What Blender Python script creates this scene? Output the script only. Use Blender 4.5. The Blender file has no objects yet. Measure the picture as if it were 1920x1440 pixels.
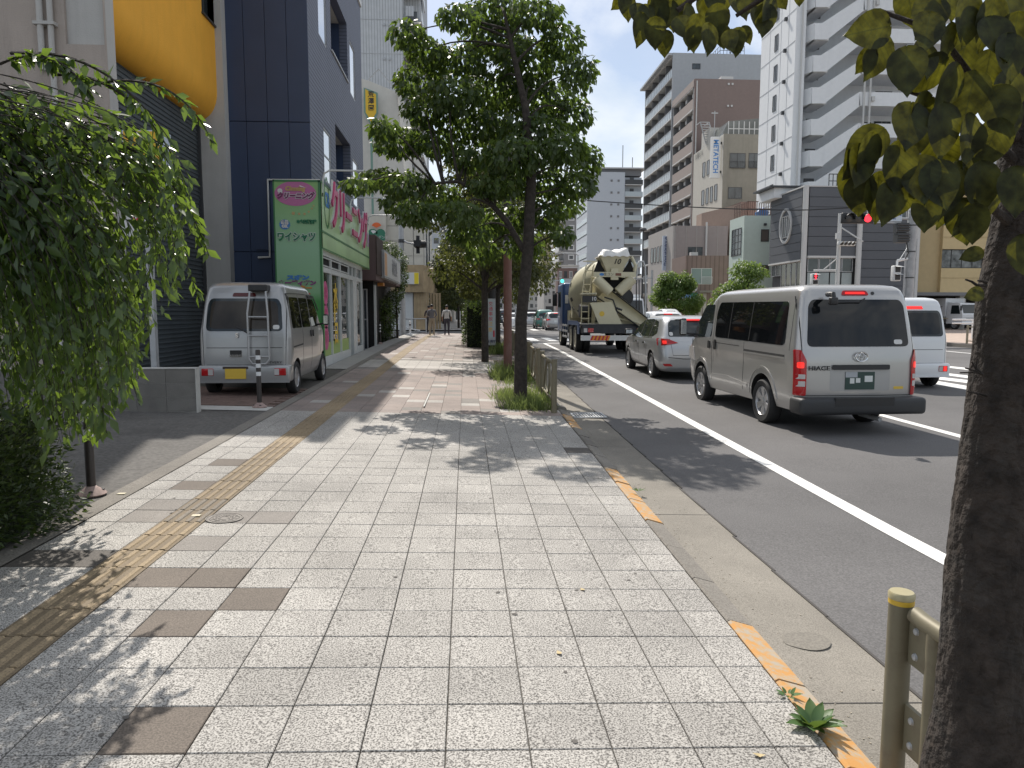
import bpy, bmesh, math, random
import numpy as np
from mathutils import Vector, Matrix, Euler
random.seed(7)
rng = np.random.default_rng(7)
R = math.radians
scene = bpy.context.scene
COL = scene.collection
CAM_H, FPX, YAW, PITCH = 1.58, 1340.0, R(3.70), R(5.71)
cam_data = bpy.data.cameras.new('camera')
cam_data.sensor_width = 36.0
cam_data.lens = 36.0 * FPX / 1920.0
cam_data.clip_start = 0.05
cam_data.clip_end = 3000.0
cam = bpy.data.objects.new('camera', cam_data)
cam.location = (0, 0, CAM_H)
cam.rotation_euler = (R(90) - PITCH, 0, -YAW)
COL.objects.link(cam)
scene.camera = cam
SUN_EL = R(49.5)
SUN_AZ = math.atan2(-0.21, 0.98)
world = bpy.data.worlds.new('World')
scene.world = world
world.use_nodes = True
nt = world.node_tree
nt.nodes.clear()
wout = nt.nodes.new('ShaderNodeOutputWorld')
wbg = nt.nodes.new('ShaderNodeBackground')
wbg.inputs['Strength'].default_value = 0.112
sky = nt.nodes.new('ShaderNodeTexSky')
sky.sky_type = 'NISHITA'
sky.sun_disc = False
sky.sun_elevation = SUN_EL
sky.sun_rotation = SUN_AZ
sky.air_density = 1.0
sky.dust_density = 1.0
tc = nt.nodes.new('ShaderNodeTexCoord')
mp = nt.nodes.new('ShaderNodeMapping')
mp.inputs['Scale'].default_value = (1.0, 1.0, 1.9)
mp.inputs['Location'].default_value = (0.35, 0.1, 0.2)
nz = nt.nodes.new('ShaderNodeTexNoise')
nz.inputs['Scale'].default_value = 3.2
nz.inputs['Detail'].default_value = 7.0
nz.inputs['Roughness'].default_value = 0.55
nz.inputs['Distortion'].default_value = 0.4
cr = nt.nodes.new('ShaderNodeValToRGB')
cr.color_ramp.elements[0].position = 0.42
cr.color_ramp.elements[0].color = (0.20, 0.20, 0.20, 1)
cr.color_ramp.elements[1].position = 0.62
cr.color_ramp.elements[1].color = (1, 1, 1, 1)
nz2 = nt.nodes.new('ShaderNodeTexNoise')
nz2.inputs['Scale'].default_value = 5.0
nz2.inputs['Detail'].default_value = 6.0
cr2 = nt.nodes.new('ShaderNodeValToRGB')
cr2.color_ramp.elements[0].position = 0.3
cr2.color_ramp.elements[0].color = (6.8, 7.5, 8.3, 1)
cr2.color_ramp.elements[1].position = 0.7
cr2.color_ramp.elements[1].color = (10.4, 10.4, 10.4, 1)
wmix = nt.nodes.new('ShaderNodeMix')
wmix.data_type = 'RGBA'
L = nt.links.new
L(tc.outputs['Generated'], mp.inputs['Vector'])
L(mp.outputs['Vector'], nz.inputs['Vector'])
L(mp.outputs['Vector'], nz2.inputs['Vector'])
L(nz.outputs['Fac'], cr.inputs['Fac'])
L(nz2.outputs['Fac'], cr2.inputs['Fac'])
L(cr.outputs['Color'], wmix.inputs['Factor'])
L(sky.outputs['Color'], wmix.inputs['A'])
L(cr2.outputs['Color'], wmix.inputs['B'])
L(wmix.outputs['Result'], wbg.inputs['Color'])
L(wbg.outputs['Background'], wout.inputs['Surface'])
sun_dir = Vector((math.sin(SUN_AZ) * math.cos(SUN_EL), math.cos(SUN_AZ) * math.cos(SUN_EL), math.sin(SUN_EL)))
sl = bpy.data.lights.new('sun', 'SUN')
sl.energy = 4.9
sl.angle = R(0.53)
sl.color = (1.0, 0.94, 0.86)
so = bpy.data.objects.new('sun', sl)
so.rotation_euler = (-sun_dir).to_track_quat('-Z', 'Y').to_euler()
so.location = (0, 0, 60)
COL.objects.link(so)
scene.view_settings.view_transform = 'Standard'
scene.view_settings.look = 'None'
scene.view_settings.gamma = 1.0
scene.view_settings.exposure = 0.09
scene.view_settings.use_curve_mapping = False
scene.render.engine = 'CYCLES'
scene.cycles.use_denoising = True
scene.cycles.max_bounces = 6
scene.cycles.transparent_max_bounces = 12
scene.cycles.sample_clamp_indirect = 6.0
_r = Vector((math.cos(YAW), -math.sin(YAW), 0))
_f = Vector((math.sin(YAW) * math.cos(PITCH), math.cos(YAW) * math.cos(PITCH), -math.sin(PITCH)))
_u = _r.cross(_f)
def ray(x, y):
    return _f * FPX + _r * (x - 960.0) + _u * (720.0 - y)
def PY(x, y, Y):
    d = ray(x, y); return Vector((d.x / d.y * Y, Y, CAM_H + d.z / d.y * Y))
def PX(x, y, X):
    d = ray(x, y); t = X / d.x; return Vector((X, d.y * t, CAM_H + d.z * t))
def rise(Y):
    return 0.0 if Y < 5 else min(0.2, (Y - 5) * 0.009)
def kx(Y):
    return 1.28 + 0.0157 * Y            # inner edge of the kerb
def zs(X, Y):                            # pavement surface
    return rise(Y) + 0.03 * (kx(Y) - X)
def zr(Y):                               # carriageway surface
    return rise(Y) - 0.06
def GX(x, y, surf='s'):
    p = None; z = 0.0
    for _ in range(8):
        d = ray(x, y); t = (z - CAM_H) / d.z
        p = Vector((d.x * t, d.y * t, z))
        z = zs(p.x, p.y) if surf == 's' else zr(p.y)
    return p
MATS = {}
def _nodes(m):
    m.use_nodes = True
    n = m.node_tree; b = n.nodes['Principled BSDF']; return n, b
def mat(name, col, rough=0.7, metal=0.0, var=0.0, vscale=3.0, bump=0.0, bscale=60.0, coat=0.0, emit=None, estr=0.0,
        spec=0.5, stain=0.0, sscale=0.6, staincol=None, streak=False):
    if name in MATS: return MATS[name]
    m = bpy.data.materials.new(name); n, b = _nodes(m)
    b.inputs['Base Color'].default_value = (*col, 1)
    b.inputs['Roughness'].default_value = rough
    b.inputs['Metallic'].default_value = metal
    b.inputs['Specular IOR Level'].default_value = spec
    if coat: b.inputs['Coat Weight'].default_value = coat; b.inputs['Coat Roughness'].default_value = 0.08
    if emit: b.inputs['Emission Color'].default_value = (*emit, 1); b.inputs['Emission Strength'].default_value = estr
    geo = n.nodes.new('ShaderNodeNewGeometry')
    src = None
    if var > 0:
        t = n.nodes.new('ShaderNodeTexNoise'); t.inputs['Scale'].default_value = vscale; t.inputs['Detail'].default_value = 6
        n.links.new(geo.outputs['Position'], t.inputs['Vector'])
        mr = n.nodes.new('ShaderNodeMapRange'); mr.inputs['From Min'].default_value = 0.25; mr.inputs['From Max'].default_value = 0.75
        mr.inputs['To Min'].default_value = 1 - var; mr.inputs['To Max'].default_value = 1 + var
        n.links.new(t.outputs['Fac'], mr.inputs['Value'])
        mx = n.nodes.new('ShaderNodeVectorMath'); mx.operation = 'SCALE'; mx.inputs[0].default_value = col
        n.links.new(mr.outputs['Result'], mx.inputs['Scale'])
        src = mx.outputs['Vector']
    if stain > 0:
        t = n.nodes.new('ShaderNodeTexNoise'); t.inputs['Scale'].default_value = sscale; t.inputs['Detail'].default_value = 8
        t.inputs['Roughness'].default_value = 0.7
        if streak:
            mpn = n.nodes.new('ShaderNodeMapping'); mpn.inputs['Scale'].default_value = (6, 6, 0.5)
            n.links.new(geo.outputs['Position'], mpn.inputs['Vector']); n.links.new(mpn.outputs['Vector'], t.inputs['Vector'])
        else:
            n.links.new(geo.outputs['Position'], t.inputs['Vector'])
        mr = n.nodes.new('ShaderNodeMapRange'); mr.inputs['From Min'].default_value = 0.48; mr.inputs['From Max'].default_value = 0.72
        mr.inputs['To Max'].default_value = stain
        n.links.new(t.outputs['Fac'], mr.inputs['Value'])
        mm = n.nodes.new('ShaderNodeMix'); mm.data_type = 'RGBA'
        sc = staincol or tuple(c * 0.45 for c in col)
        mm.inputs['B'].default_value = (*sc, 1)
        if src: n.links.new(src, mm.inputs['A'])
        else: mm.inputs['A'].default_value = (*col, 1)
        n.links.new(mr.outputs['Result'], mm.inputs['Factor'])
        src = mm.outputs['Result']
    if src: n.links.new(src, b.inputs['Base Color'])
    if bump > 0:
        t = n.nodes.new('ShaderNodeTexNoise'); t.inputs['Scale'].default_value = bscale; t.inputs['Detail'].default_value = 4
        n.links.new(geo.outputs['Position'], t.inputs['Vector'])
        bp = n.nodes.new('ShaderNodeBump'); bp.inputs['Strength'].default_value = bump; bp.inputs['Distance'].default_value = 0.02
        n.links.new(t.outputs['Fac'], bp.inputs['Height']); n.links.new(bp.outputs['Normal'], b.inputs['Normal'])
    MATS[name] = m
    return m
def granite(name, base, dark, scale=170.0, lo=0.42, hi=0.56, rough=0.75, var=0.10, lf=0.75, lo2=0.66, hi2=1.10):
    m = bpy.data.materials.new(name); n, b = _nodes(m)
    geo = n.nodes.new('ShaderNodeNewGeometry')
    t = n.nodes.new('ShaderNodeTexNoise'); t.inputs['Scale'].default_value = scale; t.inputs['Detail'].default_value = 3; t.inputs['Roughness'].default_value = 0.6
    n.links.new(geo.outputs['Position'], t.inputs['Vector'])
    r = n.nodes.new('ShaderNodeValToRGB')
    r.color_ramp.elements[0].position = lo; r.color_ramp.elements[0].color = (*dark, 1)
    r.color_ramp.elements[1].position = hi; r.color_ramp.elements[1].color = (*base, 1)
    n.links.new(t.outputs['Fac'], r.inputs['Fac'])
    oi = n.nodes.new('ShaderNodeObjectInfo')
    t2 = n.nodes.new('ShaderNodeTexNoise'); t2.inputs['Scale'].default_value = lf; t2.inputs['Detail'].default_value = 9; t2.inputs['Roughness'].default_value = 0.65
    n.links.new(geo.outputs['Position'], t2.inputs['Vector'])
    mr = n.nodes.new('ShaderNodeMapRange'); mr.inputs['From Min'].default_value = 0.3; mr.inputs['From Max'].default_value = 0.7
    mr.inputs['To Min'].default_value = lo2; mr.inputs['To Max'].default_value = hi2
    n.links.new(t2.outputs['Fac'], mr.inputs['Value'])
    mr2 = n.nodes.new('ShaderNodeMapRange'); mr2.inputs['To Min'].default_value = 1 - var; mr2.inputs['To Max'].default_value = 1 + var * 0.6
    n.links.new(oi.outputs['Random'], mr2.inputs['Value'])
    mu = n.nodes.new('ShaderNodeMath'); mu.operation = 'MULTIPLY'
    n.links.new(mr.outputs['Result'], mu.inputs[0]); n.links.new(mr2.outputs['Result'], mu.inputs[1])
    vs = n.nodes.new('ShaderNodeVectorMath'); vs.operation = 'SCALE'
    n.links.new(r.outputs['Color'], vs.inputs[0]); n.links.new(mu.outputs['Value'], vs.inputs['Scale'])
    n.links.new(vs.outputs['Vector'], b.inputs['Base Color'])
    b.inputs['Roughness'].default_value = rough
    b.inputs['Specular IOR Level'].default_value = 0.35
    bp = n.nodes.new('ShaderNodeBump'); bp.inputs['Strength'].default_value = 0.25; bp.inputs['Distance'].default_value = 0.004
    n.links.new(t.outputs['Fac'], bp.inputs['Height']); n.links.new(bp.outputs['Normal'], b.inputs['Normal'])
    MATS[name] = m
    return m
def leafmat(name, c1, c2, trans, rough=0.38, tw=0.45):
    m = bpy.data.materials.new(name); n, b = _nodes(m)
    geo = n.nodes.new('ShaderNodeNewGeometry'); oi = n.nodes.new('ShaderNodeObjectInfo')
    t = n.nodes.new('ShaderNodeTexNoise'); t.inputs['Scale'].default_value = 2.3; t.inputs['Detail'].default_value = 3
    n.links.new(geo.outputs['Position'], t.inputs['Vector'])
    add = n.nodes.new('ShaderNodeMath'); add.operation = 'ADD'
    isl = geo.outputs['Random Per Island']
    mr = n.nodes.new('ShaderNodeMath'); mr.operation = 'MULTIPLY_ADD'; mr.inputs[1].default_value = 0.5; mr.inputs[2].default_value = -0.1
    n.links.new(isl, mr.inputs[0])
    n.links.new(mr.outputs['Value'], add.inputs[0]); 
    ms = n.nodes.new('ShaderNodeMath'); ms.operation = 'MULTIPLY'; ms.inputs[1].default_value = 0.7
    n.links.new(t.outputs['Fac'], ms.inputs[0]); n.links.new(ms.outputs['Value'], add.inputs[1])
    r = n.nodes.new('ShaderNodeValToRGB')
    r.color_ramp.elements[0].position = 0.25; r.color_ramp.elements[0].color = (*c1, 1)
    r.color_ramp.elements[1].position = 0.8; r.color_ramp.elements[1].color = (*c2, 1)
    n.links.new(add.outputs['Value'], r.inputs['Fac'])
    n.links.new(r.outputs['Color'], b.inputs['Base Color'])
    b.inputs['Roughness'].default_value = rough
    b.inputs['Specular IOR Level'].default_value = 0.5
    tr = n.nodes.new('ShaderNodeBsdfTranslucent'); tr.inputs['Color'].default_value = (*trans, 1)
    mx = n.nodes.new('ShaderNodeMixShader'); mx.inputs['Fac'].default_value = tw
    out = n.nodes['Material Output']
    n.links.new(b.outputs['BSDF'], mx.inputs[1]); n.links.new(tr.outputs['BSDF'], mx.inputs[2])
    n.links.new(mx.outputs['Shader'], out.inputs['Surface'])
    MATS[name] = m
    return m
def glassmat(name, tint=(0.8, 0.9, 0.9), opacity=0.25, body=(0.02, 0.03, 0.035)):
    m = bpy.data.materials.new(name); m.use_nodes = True; n = m.node_tree; n.nodes.clear()
    o = n.nodes.new('ShaderNodeOutputMaterial'); tr = n.nodes.new('ShaderNodeBsdfTransparent'); tr.inputs['Color'].default_value = (*tint, 1)
    df = n.nodes.new('ShaderNodeBsdfDiffuse'); df.inputs['Color'].default_value = (*body, 1)
    gl = n.nodes.new('ShaderNodeBsdfGlossy'); gl.inputs['Roughness'].default_value = 0.02
    m1 = n.nodes.new('ShaderNodeMixShader'); m1.inputs['Fac'].default_value = opacity
    m2 = n.nodes.new('ShaderNodeMixShader'); fr = n.nodes.new('ShaderNodeFresnel'); fr.inputs['IOR'].default_value = 1.5
    n.links.new(tr.outputs[0], m1.inputs[1]); n.links.new(df.outputs[0], m1.inputs[2])
    n.links.new(fr.outputs[0], m2.inputs['Fac']); n.links.new(m1.outputs[0], m2.inputs[1]); n.links.new(gl.outputs[0], m2.inputs[2])
    n.links.new(m2.outputs[0], o.inputs['Surface'])
    MATS[name] = m
    return m
class MB:
    def __init__(s): s.v = []; s.f = []; s.mi = []; s.cur = 0
    def add(s, vs, fs):
        o = len(s.v); s.v += [tuple(p) for p in vs]; s.f += [[i + o for i in f] for f in fs]; s.mi += [s.cur] * len(fs); return s
    def box(s, x0, x1, y0, y1, z0, z1):
        v = [(x, y, z) for z in (z0, z1) for y in (y0, y1) for x in (x0, x1)]
        return s.add(v, [(0, 2, 3, 1), (4, 5, 7, 6), (0, 1, 5, 4), (2, 6, 7, 3), (0, 4, 6, 2), (1, 3, 7, 5)])
    def cbox(s, c, sx, sy, sz, M=None):
        v = [Vector((x * sx / 2, y * sy / 2, z * sz / 2)) for z in (-1, 1) for y in (-1, 1) for x in (-1, 1)]
        if M is not None: v = [M @ p for p in v]
        c = Vector(c); v = [p + c for p in v]
        return s.add(v, [(0, 2, 3, 1), (4, 5, 7, 6), (0, 1, 5, 4), (2, 6, 7, 3), (0, 4, 6, 2), (1, 3, 7, 5)])
    def tube(s, pts, rad, n=10, caps=True):
        pts = [Vector(p) for p in pts]
        if not hasattr(rad, '__len__'): rad = [rad] * len(pts)
        rings = []; prev = None
        for i, p in enumerate(pts):
            if i == 0: t = pts[1] - p
            elif i == len(pts) - 1: t = p - pts[i - 1]
            else: t = (pts[i + 1] - p).normalized() + (p - pts[i - 1]).normalized()
            t.normalize()
            if prev is None:
                a = Vector((0, 0, 1)) if abs(t.z) < 0.9 else Vector((1, 0, 0))
                u = t.cross(a).normalized()
            else:
                u = (prev - t * prev.dot(t)).normalized()
            prev = u; w = t.cross(u)
            rings.append([p + (u * math.cos(2 * math.pi * k / n) + w * math.sin(2 * math.pi * k / n)) * rad[i] for k in range(n)])
        v = [q for r_ in rings for q in r_]; f = []
        for i in range(len(rings) - 1):
            for k in range(n):
                a = i * n + k; b = i * n + (k + 1) % n
                f.append((a, b, b + n, a + n))
        if caps: f.append(tuple(range(n))[::-1]); f.append(tuple(range((len(rings) - 1) * n, len(rings) * n)))
        return s.add(v, f)
    def lathe(s, prof, n=24, M=None, caps=True):      # prof: (radius, z) about z
        v = []; f = []
        for r_, z in prof:
            for k in range(n):
                a = 2 * math.pi * k / n; v.append(Vector((r_ * math.cos(a), r_ * math.sin(a), z)))
        for i in range(len(prof) - 1):
            for k in range(n):
                a = i * n + k; b = i * n + (k + 1) % n
                f.append((a, b, b + n, a + n))
        if caps: f.append(tuple(range(n))[::-1]); f.append(tuple(range((len(prof) - 1) * n, len(prof) * n)))
        if M is not None: v = [M @ p for p in v]
        return s.add(v, f)
    def prism(s, poly, fn0, fn1):                     # poly 2D -> two copies through fn0, fn1
        n = len(poly); v = [fn0(*p) for p in poly] + [fn1(*p) for p in poly]
        f = [tuple(range(n)), tuple(range(n, 2 * n))[::-1]] + [(i, i + n, (i + 1) % n + n, (i + 1) % n) for i in range(n)]
        return s.add(v, f)
    def mesh(s, name, mats, smooth=None):
        me = bpy.data.meshes.new(name); me.from_pydata(s.v, [], s.f); me.validate()
        if not isinstance(mats, (list, tuple)): mats = [mats]
        for m in mats: me.materials.append(m)
        if len(mats) > 1 and len(me.polygons) == len(s.mi): me.polygons.foreach_set('material_index', s.mi)
        bm = bmesh.new(); bm.from_mesh(me); bmesh.ops.recalc_face_normals(bm, faces=bm.faces); bm.to_mesh(me); bm.free()
        if smooth: me.shade_smooth(); me.set_sharp_from_angle(angle=R(smooth))
        return me
ORG = {}
def tag(o, label=None, cat=None, group=None, kind=None):
    if label: o['label'] = label
    if cat: o['category'] = cat
    if group: o['group'] = group
    if kind: o['kind'] = kind
    return o
def thing(name, loc=(0, 0, 0), label=None, cat=None, group=None, rz=0.0, kind=None):
    o = bpy.data.objects.new(name, None); COL.objects.link(o); o.location = loc; o.rotation_euler = (0, 0, rz)
    o.empty_display_size = 0.2
    ORG[o.name] = Vector(loc) if rz == 0 else None
    return tag(o, label, cat, group, kind)
def put(name, mb, m, parent=None, world=True, smooth=None, kind=None, label=None):
    """link a mesh; under a parent, world=True vertices are given in world space, otherwise in the parent's own space"""
    me = mb if isinstance(mb, bpy.types.Mesh) else None
    if me is None: me = mb.mesh(name, m, smooth)
    o = bpy.data.objects.new(name, me); COL.objects.link(o)
    if parent is not None:
        o.parent = parent
        if world:
            org = Vector((0, 0, 0)); q = parent
            while q is not None: org += q.location; q = q.parent
            o.location = -org
    if kind: o['kind'] = kind
    if label: o['label'] = label
    return o
def copy_tree(o, parent=None):
    c = o.copy(); COL.objects.link(c)
    if parent is not None: c.parent = parent
    for ch in list(o.children): copy_tree(ch, c)
    return c
def textmesh(body, size, m, org, right, up, extrude=0.004, sx=1.0, align='CENTER', offset=0.0, shear=0.0, name='lettering'):
    cu = bpy.data.curves.new('t', 'FONT'); cu.body = body; cu.size = size; cu.align_x = align; cu.align_y = 'CENTER'
    cu.extrude = extrude; cu.offset = offset; cu.resolution_u = 3; cu.shear = shear; cu.space_line = 0.95
    ob = bpy.data.objects.new('t', cu); COL.objects.link(ob)
    dg = bpy.context.evaluated_depsgraph_get()
    me = bpy.data.meshes.new_from_object(ob.evaluated_get(dg))
    bpy.data.objects.remove(ob); bpy.data.curves.remove(cu)
    right = Vector(right).normalized(); up = Vector(up).normalized(); nrm = right.cross(up)
    M = Matrix(((right.x * sx, up.x, nrm.x, org[0]), (right.y * sx, up.y, nrm.y, org[1]), (right.z * sx, up.z, nrm.z, org[2]), (0, 0, 0, 1)))
    me.transform(M); me.materials.clear(); me.materials.append(m); me.name = name
    return me
M_tile = granite('granite_light', (0.535, 0.51, 0.47), (0.10, 0.093, 0.085), 140, 0.39, 0.57)
M_tileb = granite('granite_brown', (0.20, 0.165, 0.135), (0.115, 0.095, 0.078), 140, 0.40, 0.60)
M_tileg = granite('granite_grey', (0.30, 0.275, 0.25), (0.155, 0.14, 0.125), 140, 0.36, 0.6)
M_tiled = granite('granite_dark', (0.135, 0.12, 0.105), (0.075, 0.067, 0.06), 140)
M_tilep = granite('granite_pink', (0.365, 0.30, 0.265), (0.23, 0.185, 0.165), 140, 0.36, 0.56)
M_tilep2 = granite('granite_rose_grey', (0.30, 0.25, 0.225), (0.17, 0.14, 0.125), 140, 0.36, 0.56)
M_tilew = granite('granite_pale', (0.52, 0.49, 0.45), (0.28, 0.25, 0.23), 140, 0.32, 0.5)
M_tact = granite('tactile_yellow_worn', (0.36, 0.275, 0.17), (0.23, 0.175, 0.11), 110, 0.36, 0.58)
M_joint = mat('joint_dirt', (0.085, 0.078, 0.068), 0.95, var=0.3, vscale=20)
M_asph = granite('asphalt', (0.168, 0.162, 0.160), (0.095, 0.092, 0.091), 90, 0.34, 0.68, rough=0.85, var=0.0, lf=0.28, lo2=0.74, hi2=1.16)
M_asph2 = mat('old_asphalt', (0.12, 0.113, 0.104), 0.9, var=0.35, vscale=25, bump=0.3, bscale=150, stain=0.6, sscale=1.5)
M_gut = granite('gutter_concrete', (0.31, 0.285, 0.245), (0.17, 0.155, 0.13), 150, 0.34, 0.6, rough=0.9, var=0.04)
M_kerb = granite('kerb_concrete', (0.27, 0.25, 0.22), (0.16, 0.145, 0.125), 90, 0.34, 0.6, rough=0.9, var=0.12)
M_conc = mat('concrete', (0.33, 0.32, 0.30), 0.85, var=0.15, vscale=4, bump=0.15, bscale=90, stain=0.35, sscale=2)
M_concl = mat('pale_concrete', (0.48, 0.47, 0.44), 0.85, var=0.12, vscale=5, bump=0.1)
M_white = mat('white_road_paint', (0.78, 0.77, 0.74), 0.7, var=0.06, vscale=9, stain=0.6, sscale=9, staincol=(0.36, 0.35, 0.33))
M_black = mat('black_plastic', (0.02, 0.02, 0.021), 0.45)
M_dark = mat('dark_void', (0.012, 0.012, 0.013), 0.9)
M_tyre = mat('tyre_rubber', (0.022, 0.022, 0.023), 0.8, var=0.2, vscale=30)
M_rim = mat('alloy_rim', (0.42, 0.42, 0.43), 0.35, metal=0.7)
M_steel = mat('galvanised_steel', (0.42, 0.43, 0.44), 0.5, metal=0.35, var=0.12, vscale=8)
M_green_glass = mat('window_glass', (0.045, 0.055, 0.06), 0.06, spec=0.8, var=0.5, vscale=0.9)
M_frame = mat('window_frame_dark', (0.05, 0.052, 0.055), 0.45)
M_framew = mat('window_frame_pale', (0.62, 0.62, 0.60), 0.5)
M_bark = mat('bark_dark', (0.038, 0.031, 0.026), 0.95, var=0.45, vscale=14, bump=1.0, bscale=28)
M_barkn = mat('bark_near', (0.034, 0.026, 0.021), 0.95, var=0.6, vscale=22, bump=1.0, bscale=45, stain=0.35, sscale=9, staincol=(0.075, 0.072, 0.066))
M_leaf = leafmat('street_tree_leaf', (0.024, 0.048, 0.019), (0.078, 0.115, 0.032), (0.18, 0.27, 0.04), 0.42, 0.40)
M_leaff = leafmat('far_tree_leaf', (0.022, 0.036, 0.014), (0.070, 0.080, 0.024), (0.16, 0.18, 0.035), 0.5, 0.36)
M_leafw = leafmat('weeping_leaf', (0.018, 0.038, 0.017), (0.058, 0.096, 0.030), (0.25, 0.38, 0.045), 0.28, 0.37)
M_leafn = leafmat('near_leaf', (0.011, 0.016, 0.007), (0.034, 0.040, 0.012), (0.16, 0.155, 0.012), 0.55, 0.22)
def veins(m):
    n = m.node_tree; N_ = n.nodes.new; K_ = n.links.new; b = n.nodes['Principled BSDF']; b.inputs['Specular IOR Level'].default_value = .25
    tc_ = N_('ShaderNodeTexCoord'); sx = N_('ShaderNodeSeparateXYZ'); K_(tc_.outputs['Object'], sx.inputs[0])
    def mth(op, a_, b_=None):
        q = N_('ShaderNodeMath'); q.operation = op
        for i, v in enumerate((a_, b_)):
            if v is None: continue
            if isinstance(v, (int, float)): q.inputs[i].default_value = v
            else: K_(v, q.inputs[i])
        return q.outputs[0]
    ay = mth('ABSOLUTE', sx.outputs[1]); fr = mth('FRACT', mth('MULTIPLY', mth('SUBTRACT', sx.outputs[0], mth('MULTIPLY', ay, .9)), 7.5))
    v = mth('MAXIMUM', mth('LESS_THAN', fr, .13), mth('LESS_THAN', ay, .012))
    oi = N_('ShaderNodeObjectInfo'); ad_ = N_('ShaderNodeVectorMath'); ad_.operation = 'ADD'; K_(tc_.outputs['Object'], ad_.inputs[0]); K_(oi.outputs['Location'], ad_.inputs[1])
    t = N_('ShaderNodeTexNoise'); t.inputs['Scale'].default_value = 3.5; t.inputs['Detail'].default_value = 6; K_(ad_.outputs[0], t.inputs['Vector'])
    bl = N_('ShaderNodeMapRange'); bl.inputs['From Min'].default_value = .35; bl.inputs['From Max'].default_value = .7; bl.inputs['To Min'].default_value = .55; bl.inputs['To Max'].default_value = 1.9; K_(t.outputs['Fac'], bl.inputs['Value'])
    f = mth('MULTIPLY', bl.outputs[0], mth('ADD', mth('MULTIPLY', v, .7), .85))
    old = b.inputs['Base Color'].links[0].from_socket; vs_ = N_('ShaderNodeVectorMath'); vs_.operation = 'SCALE'; K_(old, vs_.inputs[0]); K_(f, vs_.inputs['Scale']); K_(vs_.outputs[0], b.inputs['Base Color'])
    tr = [q for q in n.nodes if q.type == 'BSDF_TRANSLUCENT'][0]; v2 = N_('ShaderNodeVectorMath'); v2.operation = 'SCALE'; v2.inputs[0].default_value = (0.16, 0.155, 0.012)
    K_(mth('MULTIPLY', bl.outputs[0], mth('SUBTRACT', 1.0, mth('MULTIPLY', v, .5))), v2.inputs['Scale']); K_(v2.outputs[0], tr.inputs['Color'])
veins(M_leafn)
M_hedge = leafmat('hedge_leaf', (0.020, 0.036, 0.014), (0.055, 0.085, 0.026), (0.12, 0.18, 0.03), 0.42, 0.3)
M_bright = leafmat('bright_leaf', (0.05, 0.095, 0.025), (0.12, 0.19, 0.045), (0.25, 0.36, 0.06), 0.5, 0.4)
M_grass = leafmat('weed_blade', (0.06, 0.095, 0.028), (0.16, 0.20, 0.07), (0.3, 0.38, 0.1), 0.6, 0.4)
def sheet(name, x0, x1, ys, zf, m, dz=0.0, nx=2, kind='structure', parent=None):
    mb = MB(); vs = []; fs = []
    for Y in ys:
        a = x0(Y) if callable(x0) else x0; b = x1(Y) if callable(x1) else x1
        for i in range(nx):
            X = a + (b - a) * i / (nx - 1); vs.append((X, Y, (zf(X, Y) if callable(zf) else zf) + dz))
    for j in range(len(ys) - 1):
        for i in range(nx - 1):
            a = j * nx + i; fs.append((a, a + 1, a + nx + 1, a + nx))
    mb.add(vs, fs)
    return put(name, mb, m, parent, kind=None if parent else kind)
def yr(a, b, st): 
    n = max(1, int(round((b - a) / st))); return [a + (b - a) * i / n for i in range(n + 1)]
zroad = lambda X, Y: zr(Y)
M_ground = mat('earth', (0.13, 0.115, 0.095), 0.95, var=0.3, vscale=2)
sheet('ground', -1500, 1500, [-200, 0, 100, 400, 2500], -0.45, M_ground)
GUT = 0.46
road_ys = yr(-8, 30, 1.0) + [40, 60, 100, 200, 400, 900]
road = sheet('road', lambda Y: kx(Y) + 0.15 + GUT, lambda Y: 20.3 + 0.0157 * Y, road_ys, zroad, M_asph, nx=3)
M_gutd = mat('gutter_joint', (0.07, 0.065, 0.06), 0.95)
gut = sheet('gutter', lambda Y: kx(Y) + 0.14, lambda Y: kx(Y) + 0.15 + GUT, yr(-4, 44, 1.0), lambda X, Y: zr(Y) + 0.012 - 0.03 * (X - kx(Y) - .15), M_gut)
mb = MB()
for Y in (2.75, 5.55, 8.35, 11.15, 13.95, 16.75, 19.5, 22.3):
    a_ = kx(Y) + .15; mb.add([(a_, Y, zr(Y) + .014), (a_ + GUT, Y, zr(Y) + .0005), (a_ + GUT, Y + .007, zr(Y) + .0005), (a_, Y + .007, zr(Y) + .014)], [(0, 1, 2, 3)])
for j in range(60):
    Y = 1.5 + j * 0.7; w = rng.uniform(-.006, .006)
    mb.box(kx(Y) + 0.15 + GUT - 0.006 + w, kx(Y) + 0.15 + GUT + 0.009 + w, Y, Y + 0.71, zr(Y + .35) - 0.05, zr(Y + .35) + 0.004)
put('gutter_joint', mb, M_gutd, gut, kind='stuff')
for (x, y, rx, ry, m_) in ((1512, 1205, .12, .10, mat('damp_patch', (.20, .183, .155), .9, var=.3, vscale=90)),):
    p = GX(x, y, 'r'); b_ = MB(); b_.add([(p.x + rx * math.cos(k * .2618) * (1 + .04 * math.sin(k * 1.05)), p.y + ry * math.sin(k * .2618) * (1 + .05 * math.sin(k * .79)), zr(p.y) + (.012 - .03 * (p.x - kx(p.y) - .15) if x == 1512 else 0) + .006) for k in range(24)], [tuple(range(24))]); put('road_stain', b_, m_, gut)
def strip(name, xf, w, ya, yb, dz=0.004):
    return sheet(name, lambda Y: xf(Y) - w / 2, lambda Y: xf(Y) + w / 2, yr(ya, yb, 1.0), zroad, M_white, dz=dz)
strip('edge_line', lambda Y: 3.10 + 0.0172 * Y, 0.15, -2, 33.2)
strip('lane_line', lambda Y: 6.28 + 0.0157 * Y, 0.15, -2, 33.2)
strip('lane_line', lambda Y: 9.55 + 0.0157 * Y, 0.15, 17, 33.2)
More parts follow.
